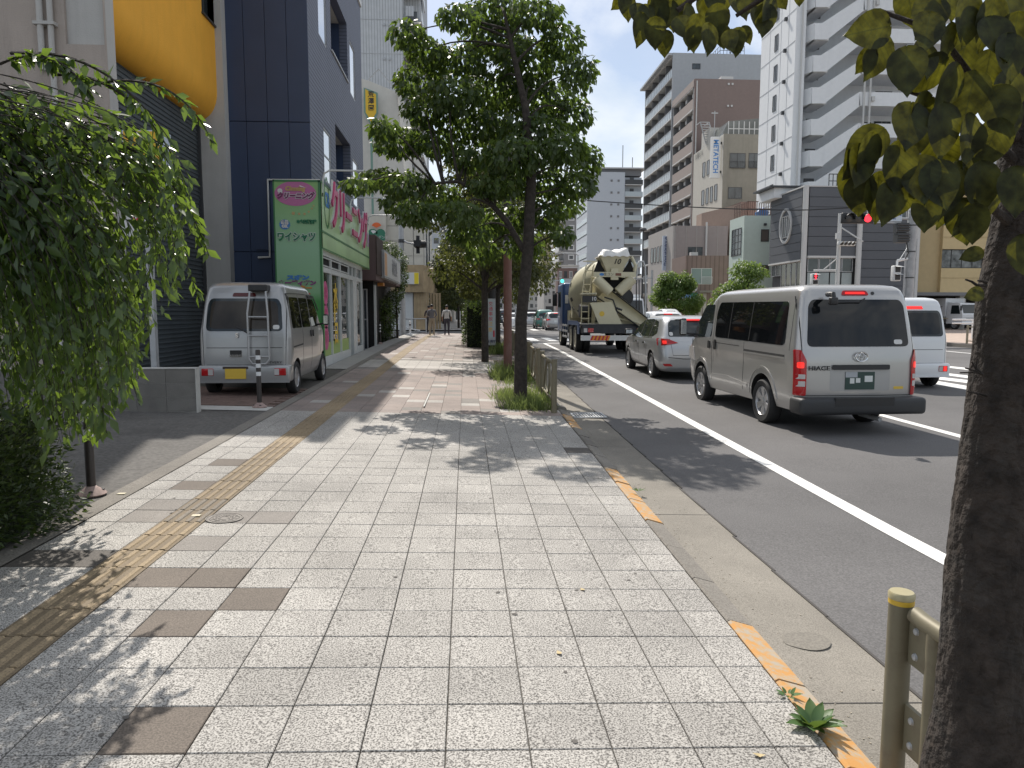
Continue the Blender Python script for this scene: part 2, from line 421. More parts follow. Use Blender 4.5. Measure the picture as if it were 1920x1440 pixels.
strip('far_edge_line', lambda Y: 17.7 + 0.0157 * Y, 0.15, -2, 200)
strip('far_lane_line', lambda Y: 14.6 + 0.0157 * Y, 0.12, 34, 200)
strip('edge_line_beyond', lambda Y: 3.10 + 0.0157 * Y, 0.15, 64, 200)
sheet('stop_line', 2.05, 10.0, [33.25, 33.7], zroad, M_white, dz=0.005)
for k in range(19):
    x = 2.35 + k * 0.95
    sheet('crosswalk_bar', x, x + 0.48, [36.2, 38.5, 40.6], zroad, M_white, dz=0.004)
for k in range(19):
    x = 2.6 + k * 0.95
    sheet('crosswalk_bar', x, x + 0.48, [57.5, 61.5], zroad, M_white, dz=0.004)
def quad_on_road(name, pts, dz=0.0045):
    mb = MB(); vs = []
    for (x, y) in pts:
        p = GX(x, y, 'r'); vs.append((p.x, p.y, zr(p.y) + dz))
    mb.add(vs, [(0, 1, 2, 3)]); return put(name, mb, M_white, kind='structure')
for (ya, yb, t1, t2) in ((688, 694, 3, 4), (701, 709, 4, 5), (710, 717, 5, 6), (717.5, 730, 7, 8)):
    quad_on_road('hatched_marking', [(1745, ya - 5), (1850, yb), (1850, yb + t2), (1745, ya - 5 + t1)])
sheet('side_street', -60, lambda Y: kx(Y) + .15 + GUT, [44.0, 50, 56], lambda X, Y: 0.135, M_asph, nx=3)
sheet('pavement_beyond', -30, lambda Y: kx(Y) + .1, [56.0, 80, 150, 400], lambda X, Y: 0.24, M_tilew, nx=3)
sheet('right_pavement', lambda Y: 20.3 + 0.0157 * Y, 46, [-8, 20, 32, 60, 100, 400], lambda X, Y: zr(Y) + 0.14, mat('peach_paving', (0.42, 0.33, 0.27), 0.85, var=0.12, vscale=3), nx=3)
mb = MB()
for j in range(60):
    Y = -6 + j * 1.2; x = 20.3 + 0.0157 * Y
    mb.box(x - 0.15, x + 0.002, Y, Y + 1.19, -0.2, zr(Y) + 0.15)
rk = put('far_kerb', mb, M_kerb); rk['kind'] = 'structure'
XL = -2.68
sheet('kerb_strip', XL - 0.17, XL - 0.006, yr(0.5, 43, 0.6), lambda X, Y: zs(X, Y) + 0.002, M_kerb)
sheet('driveway', -14, XL - 0.175, yr(-4, 10.35, 0.8), lambda X, Y: zs(max(X, -5), Y) - 0.004, M_asph2, nx=6)
sheet('concrete_threshold', -9, XL - 0.175, yr(10.35, 10.75, 0.2), lambda X, Y: zs(max(X, -5), Y) + 0.004, M_concl, nx=5)
M_paver = mat('red_brown_paver', (0.17, 0.115, 0.095), 0.85, var=0.2, vscale=6)
lot = sheet('parking_lot', -6.6, XL - 0.175, yr(10.75, 17.2, 0.6), lambda X, Y: zs(max(X, -5), Y) - 0.012, M_joint, nx=6)
pm = MB(); pm.box(0.004, 0.296, 0.004, 0.146, -0.02, 0.01); pme = pm.mesh('paver', M_paver)
k = 0
for j in range(15):
    for i in range(13):
        X = -3.15 - i * 0.3 - (0.15 if j % 2 else 0); Y = 10.78 + j * 0.15 if j < 15 else 0
        o = bpy.data.objects.new('paver', pme); COL.objects.link(o); o.parent = lot
        o.location = (X, Y, zs(max(X, -5), Y)); o.rotation_euler = (0.009, 0.03 if X > -5 else 0, 0)
sheet('shopfront_strip', -3.40, XL - 0.175, yr(17.2, 44, 1.0), lambda X, Y: zs(X, Y) + 0.0, M_conc, nx=3)
TS = 0.298; X0 = -0.08; Y0 = 2.69 - 0.298 * 4
pav = sheet('pavement', XL, lambda Y: kx(Y), yr(0.3, 44, 0.5), zs, M_joint, dz=-0.012, nx=4)
def tile_mesh(m, w=TS):
    mb = MB(); g = 0.0022; t = 0.0
    b = 0.003
    x0, x1 = -w / 2 + g, w / 2 - g; y0, y1 = -TS / 2 + g, TS / 2 - g
    v = [(x0, y0, -0.018), (x1, y0, -0.018), (x1, y1, -0.018), (x0, y1, -0.018),
         (x0, y0, -b), (x1, y0, -b), (x1, y1, -b), (x0, y1, -b),
         (x0 + b, y0 + b, 0), (x1 - b, y0 + b, 0), (x1 - b, y1 - b, 0), (x0 + b, y1 - b, 0)]
    f = [(8, 9, 10, 11)] + [(i, (i + 1) % 4, (i + 1) % 4 + 4, i + 4) for i in range(4)] + [(i + 4, (i + 1) % 4 + 4, (i + 1) % 4 + 8, i + 8) for i in range(4)]
    mb.add(v, f); return mb.mesh('tile', m)
TM = {k: tile_mesh(m) for k, m in dict(l=M_tile, b=M_tileb, g=M_tileg, d=M_tiled, p=M_tilep, q=M_tilep2, w=M_tilew).items()}
mb = MB(); mb.box(-TS / 2 + .002, TS / 2 - .002, -TS / 2 + .002, TS / 2 - .002, -0.018, 0.0)
M_tactg = granite('tactile_groove', (0.235, 0.18, 0.115), (0.15, 0.115, 0.075), 110, 0.36, 0.58)
mb.cur = 1
for k in range(4):
    x = -0.11 + k * 0.0735
    mb.prism([(x - .019, 0.0), (x - .013, .007), (x + .013, .007), (x + .019, 0.0)], lambda a, b: (a, -TS / 2 + .008, b), lambda a, b: (a, TS / 2 - .008, b))
TACT = mb.mesh('tactile_tile', [M_tactg, M_tact])
TACTG = mb.mesh('tactile_tile', [M_tactg, granite('tactile_grey_worn', (0.27, 0.235, 0.19), (0.17, 0.145, 0.115), 110)])
special = {}
def mark(ch, pts):
    for (x, y) in pts:
        p = GX(x, y); special[(math.floor((p.x - X0) / TS), math.floor((p.y - Y0) / TS))] = ch
mark('b', [(275, 1400), (330, 1400), (307, 1192), (462, 1143), (393, 1101), (296, 1100), (336, 1065), (437, 865), (375, 908)])
mark('b', [(640, 1065)] * 0)
mark('g', [(433, 968), (379, 1007), (303, 946), (480, 968), (340, 975), (240, 975)])
mark('d', [(162, 1033), (198, 1033), (90, 1033), (60, 1000), (245, 1033), (1085, 848)])
n_ind = 0; stuff = {}
def tile_kind(i, j, X, Y):
    if (i, j) in special: return special[(i, j)]
    h = (i * 73856093 ^ j * 19349663) % 97
    if Y < 10.3: return 'l'
    if 18.0 < Y < 20.2: return 'w'
    if 17.2 < Y <= 18.0 or 20.2 <= Y < 20.8: return 'g'
    if Y > 35: return 'p' if h < 55 else ('w' if h < 65 else 'q')
    if h < 7: return 'w'
    if X < -1.0 and h < 40: return 'q'
    if h < 22: return 'g'
    return 'p'
pit = [(0.50, 10.95, 13.05), (0.62, 15.6, 17.4), (0.75, 23.6, 26), (0.7, 20.0, 21.2), (0.7, 28.5, 33), (0.8, 36, 37)]
for j in range(0, 146):
    Yc = Y0 + (j + .5) * TS
    ic = 5
    for i in range(-9, 7):
        xa = X0 + i * TS; xb = xa + TS
        right = kx(Yc) - 0.006
        if xa > right - 0.03: continue
        if any(Yc > a and Yc < b and xa + TS / 2 > px_ for (px_, a, b) in pit): continue
        sx = 1.0; xc = (xa + xb) / 2
        if xb > right: sx = (right - xa) / TS; xc = (xa + right) / 2
        if xa < XL: sx = (xb - XL) / TS; xc = (xb + XL) / 2
        if sx < 0.08: continue
        tact = (i == -7)
        knd = 't' if tact else tile_kind(i, j, xc, Yc)
        if tact and abs(Yc - 5.25) < .3: knd = 'tg'
        if n_ind < 296 and Yc > 1.9:
            me = TACT if knd == 't' else (TACTG if knd == 'tg' else TM[knd])
            o = bpy.data.objects.new('tactile_tile' if knd[0] == 't' else 'tile', me); COL.objects.link(o); o.parent = pav
            o.location = (xc, Yc, zs(xc, Yc) + rng.uniform(-.0012, .0012)); o.scale = (sx, 1, 1)
            o.rotation_euler = (math.atan(.009) * (Yc > 5) + rng.normal(0, .0018), math.atan(.03) + rng.normal(0, .0018), 0); n_ind += 1
        else:
            if knd == 'tg': knd = 't'
            mbs = stuff.setdefault(knd, MB()); g = .0022
            w = TS * sx / 2 - g; h_ = TS / 2 - g
            q = lambda x, y, d: (x, y, zs(x, y) + d)
            x0, x1, y0, y1 = xc - w, xc + w, Yc - h_, Yc + h_
            mbs.add([q(x0, y0, -.018), q(x1, y0, -.018), q(x1, y1, -.018), q(x0, y1, -.018), q(x0, y0, 0), q(x1, y0, 0), q(x1, y1, 0), q(x0, y1, 0)],
                    [(4, 5, 6, 7), (0, 1, 5, 4), (1, 2, 6, 5), (2, 3, 7, 6), (3, 0, 4, 7)])
            if knd == 't':
                for k in range(4):
                    bx = xc - 0.11 + k * 0.0735
                    mbs.add([q(bx - .016, y0 + .01, .0), q(bx + .016, y0 + .01, .0), q(bx + .016, y1 - .01, .0), q(bx - .016, y1 - .01, .0),
                             q(bx - .011, y0 + .01, .0055), q(bx + .011, y0 + .01, .0055), q(bx + .011, y1 - .01, .0055), q(bx - .011, y1 - .01, .0055)],
                            [(4, 5, 6, 7), (0, 1, 5, 4), (1, 2, 6, 5), (3, 0, 4, 7)])
MM = dict(l=M_tile, b=M_tileb, g=M_tileg, d=M_tiled, p=M_tilep, q=M_tilep2, w=M_tilew, t=M_tact)
for knd, mbs in stuff.items():
    put('tactile_tiles_beyond' if knd == 't' else 'tiles_beyond', mbs, MM[knd], pav, kind='stuff')
kerb = thing('kerb', (0, 0, 0), kind='structure')
M_yk = None
def yellow_kerb():
    m = bpy.data.materials.new('kerb_yellow_worn'); n, b = _nodes(m)
    geo = n.nodes.new('ShaderNodeNewGeometry')
    t = n.nodes.new('ShaderNodeTexNoise'); t.inputs['Scale'].default_value = 12; t.inputs['Detail'].default_value = 12; t.inputs['Roughness'].default_value = 0.75
    n.links.new(geo.outputs['Position'], t.inputs['Vector'])
    r = n.nodes.new('ShaderNodeValToRGB'); e = r.color_ramp.elements
    e[0].position = 0.44; e[0].color = (0.52, 0.26, 0.075, 1); e[1].position = 0.58; e[1].color = (0.38, 0.33, 0.26, 1)
    e2 = e.new(0.50); e2.color = (0.46, 0.29, 0.14, 1)
    n.links.new(t.outputs['Fac'], r.inputs['Fac']); n.links.new(r.outputs['Color'], b.inputs['Base Color']); b.inputs['Roughness'].default_value = 0.85
    bp = n.nodes.new('ShaderNodeBump'); bp.inputs['Strength'].default_value = 0.4; bp.inputs['Distance'].default_value = 0.006
    n.links.new(t.outputs['Fac'], bp.inputs['Height']); n.links.new(bp.outputs['Normal'], b.inputs['Normal'])
    return m
M_yk = yellow_kerb()
def kerb_mesh(m, h):
    mb = MB(); L_ = 0.594
    v = []
    for y in (0.003, L_):
        v += [(0.004, y, -0.2), (0.152, y, -0.2), (0.152, y, -0.052 + h * .8), (0.137, y, -0.035 + h), (0.02, y, 0.0 + h), (0.004, y, -.008 + h)]
    f = [(0, 1, 2, 3, 4, 5), (11, 10, 9, 8, 7, 6)] + [(i, i + 6, (i + 1) % 6 + 6, (i + 1) % 6) for i in range(6)]
    mb.add(v, f); return mb.mesh('kerb_stone', m)
KM = {('k', 0): kerb_mesh(M_kerb, 0), ('y', 0): kerb_mesh(M_yk, 0), ('k', 1): kerb_mesh(M_kerb, 0.035), ('y', 1): kerb_mesh(M_yk, .035)}
for j in range(-4, 72):
    Y = 0.475 + j * 0.6
    y_ = (Y < 3.4) or (5.2 < Y + .3 < 7.1) or (9.3 < Y + .3 < 10.6)
    o = bpy.data.objects.new('kerb_stone', KM[('y' if y_ else 'k', 1 if Y > 11 else 0)]); COL.objects.link(o); o.parent = kerb
    o.location = (kx(Y), Y, rise(Y + .3) + rng.uniform(-.003, .003)); o.rotation_euler = (0, 0, -math.atan(0.0157))
M_iron = mat('cast_iron', (0.13, 0.12, 0.11), 0.6, metal=0.4, var=0.3, vscale=30)
p = GX(421, 972); mb = MB(); mb.lathe([(0.0001, .0), (.118, .0), (.122, 0.003), (.129, .003), (.131, .001)], 40, caps=False)
for k in range(3): mb.lathe([(.028 + k * .032, 0), (.032 + k * .032, .003), (.038 + k * .032, .003), (.042 + k * .032, 0)], 32, caps=False)
for k in range(12):
    a = k * math.pi / 6; M = Matrix.Rotation(a, 3, 'Z'); mb.cbox(M @ Vector((.075, 0, .0012)), .05, .008, .003, M)
mh = put('manhole_cover', mb, M_iron, smooth=30); mh.location = (p.x, p.y, zs(p.x, p.y) + .003); mh.rotation_euler = (0, .03, 0)
tag(mh, 'small round cast iron cover set beside the yellow tactile strip', 'manhole cover')
dg_ = thing('drain_grate', (kx(10.85) + .17, 10.55, zr(10.7) + .012), 'steel slotted drain grate in the gutter by the fence end', 'drain grate')
mb = MB(); mb.box(0, .5, 0, .03, 0, .012); mb.box(0, .5, .47, .5, 0, .012); mb.box(0, .03, .03, .47, 0, .012); mb.box(.47, .5, .03, .47, 0, .012)
put('grate_frame', mb, M_steel, dg_, world=False)
mb = MB()
for k in range(10): mb.box(.055 + k * .042, .075 + k * .042, .03, .47, -.01, .009)
put('grate_bars', mb, M_steel, dg_, world=False)
mb = MB(); mb.box(.03, .47, .03, .47, -.02, -.008); put('grate_pit', mb, M_dark, dg_, world=False)
for (x, y) in ((228, 927), (368, 968)):
    p = GX(x, y); mb = MB(); mb.box(-.03, .03, -.02, .02, 0, .006)
    o = put('survey_plate', mb, mat('cream_plate', (.62, .56, .40), .5)); o.location = (p.x, p.y, zs(p.x, p.y) + .003)
    tag(o, 'tiny cream marker plate on the yellow tactile strip' if x > 300 else 'tiny cream marker plate on the pavement edge by the hedge', 'marker plate')
a = GX(806, 737); b_ = GX(800, 765); mb = MB(); d = .012
mb.box(a.x - d, a.x + d, b_.y, a.y, 0, .004)
o = put('drain_slot_cover', mb, M_concl); o.location = (0, 0, zs(a.x, a.y) + .004)
tag(o, 'thin pale metal edge strip set in the pink paving', 'drain slot')
for (x, y, c) in ((1048, 1226, 0), (1423, 1418, 1), (150, 968, 0), (505, 690, 1), (1092, 1107, 0), (1310, 640, 1)):
    p = GX(x, y); 
    if x == 1310: continue
    mb = MB(); mb.add([(-.024, 0, .004), (0, -.012, .001), (.024, 0, .009), (0, .014, .003), (.012, .009, .007)], [(0, 1, 2, 4, 3)])
    o = put('fallen_leaf', mb, mat('dry_leaf', (.48, .38, .20), .7, var=.2)); o.location = (p.x, p.y, zs(p.x, p.y) + .003); o.rotation_euler = (0, 0, x)
    tag(o, {1048: 'pale yellow fallen leaf on the light tiles in the middle of the pavement', 1423: 'tan fallen leaf near the kerb beside the leafy weed',
            150: 'dry fallen leaf on the shaded pavement by the hedge', 505: 'dry fallen leaf near the parked van', 1092: 'small dry leaf on the tiles at centre right'}[x], 'leaf')
mb = MB()
for k in range(80):
    x, y = rng.uniform(-2.5, 1.25), 2.0 + 9 * rng.uniform() ** 1.3; r_ = rng.uniform(.004, .014)
    mb.add([(x + r_ * math.cos(a) * (1 + .3 * math.sin(k + a * 2)), y + r_ * math.sin(a), zs(x, y) + .0025) for a in [2 * math.pi * q / 9 for q in range(9)]], [tuple(range(9))])
put('gum_and_dirt_spots', mb, mat('gum_dark', (.11, .10, .09), .85), pav, kind='stuff')
mb = MB()
for k in range(260):
    Y = rng.uniform(1.8, 12); x = kx(Y) + .155 + abs(rng.normal(0, .05)) + (.0 if k % 3 else rng.uniform(0, .4)); r_ = rng.uniform(.0015, .0042); z = zr(Y) + .012 - .03 * (x - kx(Y) - .15)
    mb.cbox((x, Y, z + r_ * .4), r_ * 2, r_ * 1.6, r_, Matrix.Rotation(k, 3, 'Z'))
put('gutter_grit', mb, mat('grit', (.33, .29, .23), .9, var=.5, vscale=40), gut, kind='stuff')
def Fcam(Y):                             # wall facing the viewer (-Y)
    return lambda u, v, w: (u, Y - w, v)
def Fpos(X):                             # wall facing +X (left side of the street)
    return lambda u, v, w: (X + w, u, v)
def Fneg(X):                             # wall facing -X (right side of the street)
    return lambda u, v, w: (X - w, u, v)
def gb(mb, P, u0, u1, v0, v1, w0, w1):
    v = [P(u, vv, w) for w in (w0, w1) for vv in (v0, v1) for u in (u0, u1)]
    return mb.add(v, [(0, 2, 3, 1), (4, 5, 7, 6), (0, 1, 5, 4), (2, 6, 7, 3), (0, 4, 6, 2), (1, 3, 7, 5)])
def wallholes(mb, P, u0, u1, v0, v1, w0, w1, holes):
    us = sorted({u0, u1, *[h[0] for h in holes], *[h[1] for h in holes]}); vs = sorted({v0, v1, *[h[2] for h in holes], *[h[3] for h in holes]})
    us = [u for u in us if u0 <= u <= u1]; vs = [v for v in vs if v0 <= v <= v1]
    for a, b in zip(us, us[1:]):
        run = None
        for c, d in zip(vs, vs[1:]):
            mu, mv = (a + b) / 2, (c + d) / 2
            hole = any(h[0] < mu < h[1] and h[2] < mv < h[3] for h in holes)
            if not hole: run = (run[0], d) if run else (c, d)
            if hole and run: gb(mb, P, a, b, run[0], run[1], w0, w1); run = None
        if run: gb(mb, P, a, b, run[0], run[1], w0, w1)
def window(root, P, u0, u1, v0, v1, fm=None, gm=None, nv=1, nh=0, t=0.045, w=0.05, rail=False, name='window', w0=-0.01):
    fm = fm or M_frame; gm = gm or M_green_glass
    mb = MB(); gb(mb, P, u0, u1, v0, v0 + t, w0, w); gb(mb, P, u0, u1, v1 - t, v1, w0, w)
    gb(mb, P, u0, u0 + t, v0 + t, v1 - t, w0, w); gb(mb, P, u1 - t, u1, v0 + t, v1 - t, w0, w)
    for k in range(nv):
        u = u0 + (u1 - u0) * (k + 1) / (nv + 1); gb(mb, P, u - t / 2, u + t / 2, v0 + t, v1 - t, w0, w * .8)
    for k in range(nh):
        v = v0 + (v1 - v0) * (k + 1) / (nh + 1); gb(mb, P, u0 + t, u1 - t, v - t / 2, v + t / 2, w0, w * .75)
    if rail:
        for k in range(9): u = u0 + (u1 - u0) * k / 8; gb(mb, P, u - .012, u + .012, v0, v0 + (v1 - v0) * .42, w + .12, w + .14)
        gb(mb, P, u0, u1, v0 + (v1 - v0) * .42, v0 + (v1 - v0) * .42 + .03, w + .11, w + .15)
        gb(mb, P, u0, u1, v0 - .03, v0 + .0, w, w + .15)
    f = put(name, mb, fm, root)
    mb = MB(); gb(mb, P, u0 + t, u1 - t, v0 + t, v1 - t, w0, w * .3); put('pane', mb, gm, f)
    return f
def building(name, loc, label, cat='building', group=None): return thing(name, loc, label, cat, group)
def c(x, y, Y): p = PY(x, y, Y); return p.x, p.z
def s(x, y, X): p = PX(x, y, X); return p.y, p.z
def text(root, P_org, body, size, m, face, **kw):
    right, up = {'cam': ((1, 0, 0), (0, 0, 1)), 'pos': ((0, 1, 0), (0, 0, 1)), 'neg': ((0, -1, 0), (0, 0, 1)), 'vdown': ((0, 0, -1), (0, 0, 0))}[face] if isinstance(face, str) else face
    nm = kw.pop('name', 'lettering')
    return put(nm, textmesh(body, size, m, P_org, right, up, **kw), None, root)
M_beige = mat('beige_stucco', (0.40, 0.345, 0.305), 0.9, var=0.06, vscale=2, bump=0.5, bscale=45, stain=0.25, sscale=1.2, streak=True)
M_grey_stucco = mat('pale_grey_stucco', (0.47, 0.46, 0.44), 0.9, var=0.05, bump=0.5, bscale=50, stain=0.15, sscale=1.2, streak=True)
M_orange = mat('orange_stucco', (0.86, 0.42, 0.04), 0.8, var=0.05, vscale=2, bump=0.5, bscale=60, stain=0.12, sscale=1.0, streak=True)
M_shutter = mat('dark_roller_shutter', (0.095, 0.11, 0.12), 0.5, metal=0.2, var=0.12, vscale=3)
og = building('garage_building', (-6, 15, 0), 'beige stucco building with bulging orange upper front and dark roller shutter')
mb = MB(); mb.box(-17, -6.6, 12.62, 18.9, -0.3, 16.5); put('wall', mb, M_beige, og)
Pg = Fcam(12.6)
(xa, za), (xb, zb) = c(119, 0, 12.6), c(196, 84, 12.6)
mb = MB(); wallholes(mb, Pg, -17, -5.86, -0.3, 16.5, -0.06, 0.0, [(xa, xb, zb, zb + 4.0)]); put('gable_wall', mb, M_beige, og)
mb = MB(); xp = c(100, 60, 12.6)[0]; mb.tube([(xp, 12.53, 0.2), (xp, 12.53, 16)], .045, 10); mb.tube([(xp - .16, 12.53, 5.5), (xp - .16, 12.53, 16)], .05, 10)
for z in (6.2, 8.2, 10.4): gb(mb, Pg, xp - .25, xp + .08, z, z + .05, 0, .13)
put('downpipe', mb, M_grey_stucco, og, smooth=40)
mb = MB(); mb.box(-6.6, -5.86, 12.66, 12.95, -.3, 16.5); put('column', mb, M_grey_stucco, og)
mb = MB(); mb.box(-6.6, -5.83, 18.4, 18.9, -.3, 16.5); put('column', mb, M_grey_stucco, og)
prof = [(-6.5, 0.15)]; z = 0.15
while z < 7.0: prof += [(-6.5, z + .055), (-6.475, z + .07), (-6.475, z + .09), (-6.5, z + .1)]; z += .1
mb = MB(); vs = [(x, 12.95, z) for x, z in prof] + [(x, 18.4, z) for x, z in prof]; n = len(prof)
mb.add(vs, [(i, i + 1, i + 1 + n, i + n) for i in range(n - 1)]); put('roller_shutter', mb, M_shutter, og)
mb = MB(); mb.box(-6.52, -6.42, 18.34, 18.4, 0, 7); mb.box(-6.52, -6.42, 12.95, 13.01, 0, 7); put('shutter_guide', mb, M_frame, og, kind='stuff')
(yw0, zw), (yw1, _) = s(378, 18, -5.99), s(418, 62, -5.99)
XO = -5.99; pr = [(-6.6, 6.24), (-6.45, 6.24)]
for k in range(0, 13):
    a = R(90) * k / 12; pr.append((-6.45 + 0.46 * math.sin(a), 6.24 + 0.66 * (1 - math.cos(a))))
def bulge(mb, ya, yb, za, zb_, prof=None):
    if prof:
        n = len(prof); vs = [(x, ya, z) for x, z in prof] + [(x, yb, z) for x, z in prof]
        mb.add(vs, [(i, i + 1, i + 1 + n, i + n) for i in range(n - 1)])
    else: mb.box(-6.6, XO, ya, yb, za, zb_)
mb = MB(); bulge(mb, 12.95, 18.4, 0, 0, pr + [(XO, 8.44)])
mb.box(-6.6, XO, 12.95, yw0, 8.44, 15.9); mb.box(-6.6, XO, yw1, 18.4, 8.44, 15.9); mb.box(-6.6, XO, yw0, yw1, 9.9, 15.9)
mb.add([(XO, yw0, 8.44), (XO, yw1, 8.44), (-6.6, yw1, 8.44), (-6.6, yw0, 8.44)], [(0, 1, 2, 3)])
put('orange_front', mb, M_orange, og, smooth=35)
window(og, Fpos(-6.15), yw0 + .02, yw1 - .02, 8.5, 9.88, M_frame, nv=2)
mb = MB(); mb.box(XO - .02, XO + .05, yw0 - .03, yw1 + .03, 8.40, 8.44); put('sill', mb, M_frame, og)
bw = thing('block_wall', (-4.5, 10.1, 0), 'low grey concrete block wall between the driveway and the parked silver van', 'wall')
Mb = [mat('concrete_block_%d' % i, (0.20 * f, 0.19 * f, 0.175 * f), .95, var=.2, vscale=6, bump=.3, bscale=80, stain=.3, sscale=3) for i, f in enumerate((.9, .85, .95))]
xe = c(366, 700, 10.1)[0]; zb0 = zs(-4, 10.1)
bm1 = [None] * 3
for i, m_ in enumerate(Mb):
    q = MB(); q.box(.004, .396, .0, .12, .004, .196); bm1[i] = q.mesh('block', m_)
for r_ in range(3):
    for i in range(9):
        o = bpy.data.objects.new('block', bm1[(i * 7 + r_ * 5) % 3]); COL.objects.link(o); o.parent = bw
        o.location = (xe - (i + 1) * .4 + 4.5, 0.0, zb0 + r_ * .2 )
mb = MB(); mb.box(xe - 3.6, xe, 10.108, 10.213, zb0 - .3, zb0 + .594); put('mortar', mb, M_conc, bw)
mb = MB(); mb.box(xe - 3.6, xe + .012, 10.09, 10.23, zb0 + .598, zb0 + .612); mb.box(xe + .001, xe + .012, 10.09, 10.23, zb0 - .1, zb0 + .597); put('coping_lit_end', mb, M_concl, bw)  # top coping, plus a pale end slip with the lit look in its colour
M_yel = mat('sign_yellow', (0.72, 0.40, 0.02), 0.45)
M_wht = mat('sign_white', (0.62, 0.62, 0.61), 0.45)
M_redt = mat('sign_red', (0.50, 0.03, 0.05), 0.5)
ps = thing('parking_sign', (-5.0, 11.0, zs(-5, 11)), 'tall yellow parking sign box on a post half hidden by the weeping tree', 'sign')
(x0, z1), (x1, _) = c(228, 243, 11.0), c(305, 243, 11.0); z0_ = c(300, 400, 11.0)[1]
P11 = Fcam(11.0)
mb = MB(); gb(mb, P11, x0, x1, z0_, z1, -.28, 0); put('sign_box', mb, mat('sign_side_blue_white', (.45, .52, .62), .4), ps)
mb = MB(); gb(mb, P11, x0 + .02, x1 - .02, z0_ + .55, z1 - .02, 0.001, .012); put('yellow_panel', mb, M_yel, ps)
mb = MB(); gb(mb, P11, x0 + .02, x1 - .02, z0_ + .02, z0_ + .53, 0.001, .012); put('display_panel', mb, M_black, ps)
mb = MB()
for i in range(14):
    for j in range(9): gb(mb, P11, x0 + .22 + i * .028, x0 + .232 + i * .028, z0_ + .1 + j * .035, z0_ + .115 + j * .035, .0125, .016)
put('led_dots', mb, mat('led_red_off', (.20, .03, .02), .5), ps, kind='stuff')
text(ps, ((x0 + x1) / 2, 10.985, z1 - .45), 'P', .62, M_black, 'cam', offset=.01)
(xa, za), (xb, zb) = c(228, 402, 10.9), c(312, 444, 10.9)
mb = MB(); gb(mb, Fcam(10.9), xa, xb, zb, za, -.02, .01); put('price_board', mb, M_wht, ps)
mb = MB(); P_ = Fcam(10.9); gb(mb, P_, xa + .3, xb - .02, zb + .02, zb + .035, .011, .014); gb(mb, P_, xb - .035, xb - .02, zb + .02, za - .15, .011, .014); put('price_rule', mb, M_redt, ps)
text(ps, (xa + .22, 10.885, za - .1), '00.', .14, M_redt, 'cam', offset=.004)
mb = MB(); xq = c(283, 600, 11)[0]; mb.box(xq - .04, xq + .04, 11.02, 11.12, .1, z0_); mb.box(xq - .7, xq - .62, 11.02, 11.12, .1, z0_)
put('post', mb, M_steel, ps)
ym = thing('payment_machine', (-6.2, 11.0, .2), 'yellow parking payment machine glimpsed behind the weeping tree', 'machine')
(xa, za), (xb, zb) = c(55, 440, 10.6), c(112, 530, 10.6)
mb = MB(); gb(mb, Fcam(10.6), xa, xb, zb, za, -.3, 0); put('hood', mb, M_yel, ym)
mb = MB(); gb(mb, Fcam(10.6), xa + .06, xb - .06, .15, zb - .002, -.28, -.03); put('cabinet', mb, M_wht, ym)
mb = MB(); xr, zr_ = c(122, 602, 10.6); gb(mb, Fcam(10.6), xr - .07, xr + .07, zr_ - .07, zr_ + .07, -.029, -.01); put('red_notice', mb, M_redt, ym)
def sidingmat(name, col, freq, axis=2, dist=0.012, strength=1.0, rough=.55):
    m = bpy.data.materials.new(name); n, b = _nodes(m)
    geo = n.nodes.new('ShaderNodeNewGeometry'); sx = n.nodes.new('ShaderNodeSeparateXYZ'); n.links.new(geo.outputs['Position'], sx.inputs[0])
    mu = n.nodes.new('ShaderNodeMath'); mu.operation = 'MULTIPLY'; mu.inputs[1].default_value = freq; n.links.new(sx.outputs[axis], mu.inputs[0])
    fr = n.nodes.new('ShaderNodeMath'); fr.operation = 'FRACT'; n.links.new(mu.outputs[0], fr.inputs[0])
    pw = n.nodes.new('ShaderNodeMapRange'); pw.inputs['From Min'].default_value = 0.0; pw.inputs['From Max'].default_value = 0.25; n.links.new(fr.outputs[0], pw.inputs['Value'])
    bp = n.nodes.new('ShaderNodeBump'); bp.inputs['Strength'].default_value = strength; bp.inputs['Distance'].default_value = dist
    n.links.new(pw.outputs['Result'], bp.inputs['Height']); n.links.new(bp.outputs['Normal'], b.inputs['Normal'])
    t = n.nodes.new('ShaderNodeTexNoise'); t.inputs['Scale'].default_value = 1.5; t.inputs['Detail'].default_value = 6; n.links.new(geo.outputs['Position'], t.inputs['Vector'])
    mr = n.nodes.new('ShaderNodeMapRange'); mr.inputs['To Min'].default_value = .85; mr.inputs['To Max'].default_value = 1.15; n.links.new(t.outputs['Fac'], mr.inputs['Value'])
    mm = n.nodes.new('ShaderNodeMath'); mm.operation = 'MULTIPLY'; 
    m3 = n.nodes.new('ShaderNodeMapRange'); m3.inputs['From Max'].default_value = .3; m3.inputs['To Min'].default_value = .45; n.links.new(fr.outputs[0], m3.inputs['Value'])
    n.links.new(mr.outputs['Result'], mm.inputs[0]); n.links.new(m3.outputs['Result'], mm.inputs[1])
    v = n.nodes.new('ShaderNodeVectorMath'); v.operation = 'SCALE'; v.inputs[0].default_value = col; n.links.new(mm.outputs[0], v.inputs['Scale'])
    n.links.new(v.outputs['Vector'], b.inputs['Base Color']); b.inputs['Roughness'].default_value = rough
    MATS[name] = m; return m
M_navyp = mat('navy_panel', (0.030, 0.050, 0.105), 0.5, var=0.08, vscale=1.5)
M_navys = sidingmat('navy_siding', (0.115, 0.13, 0.18), 9.0)
bb = building('navy_building', (-6, 23, 0), 'dark navy blue building with grooved siding and tall narrow windows beside the green shop')
XB = -3.85; YB0 = 18.75; YB1 = 28.2
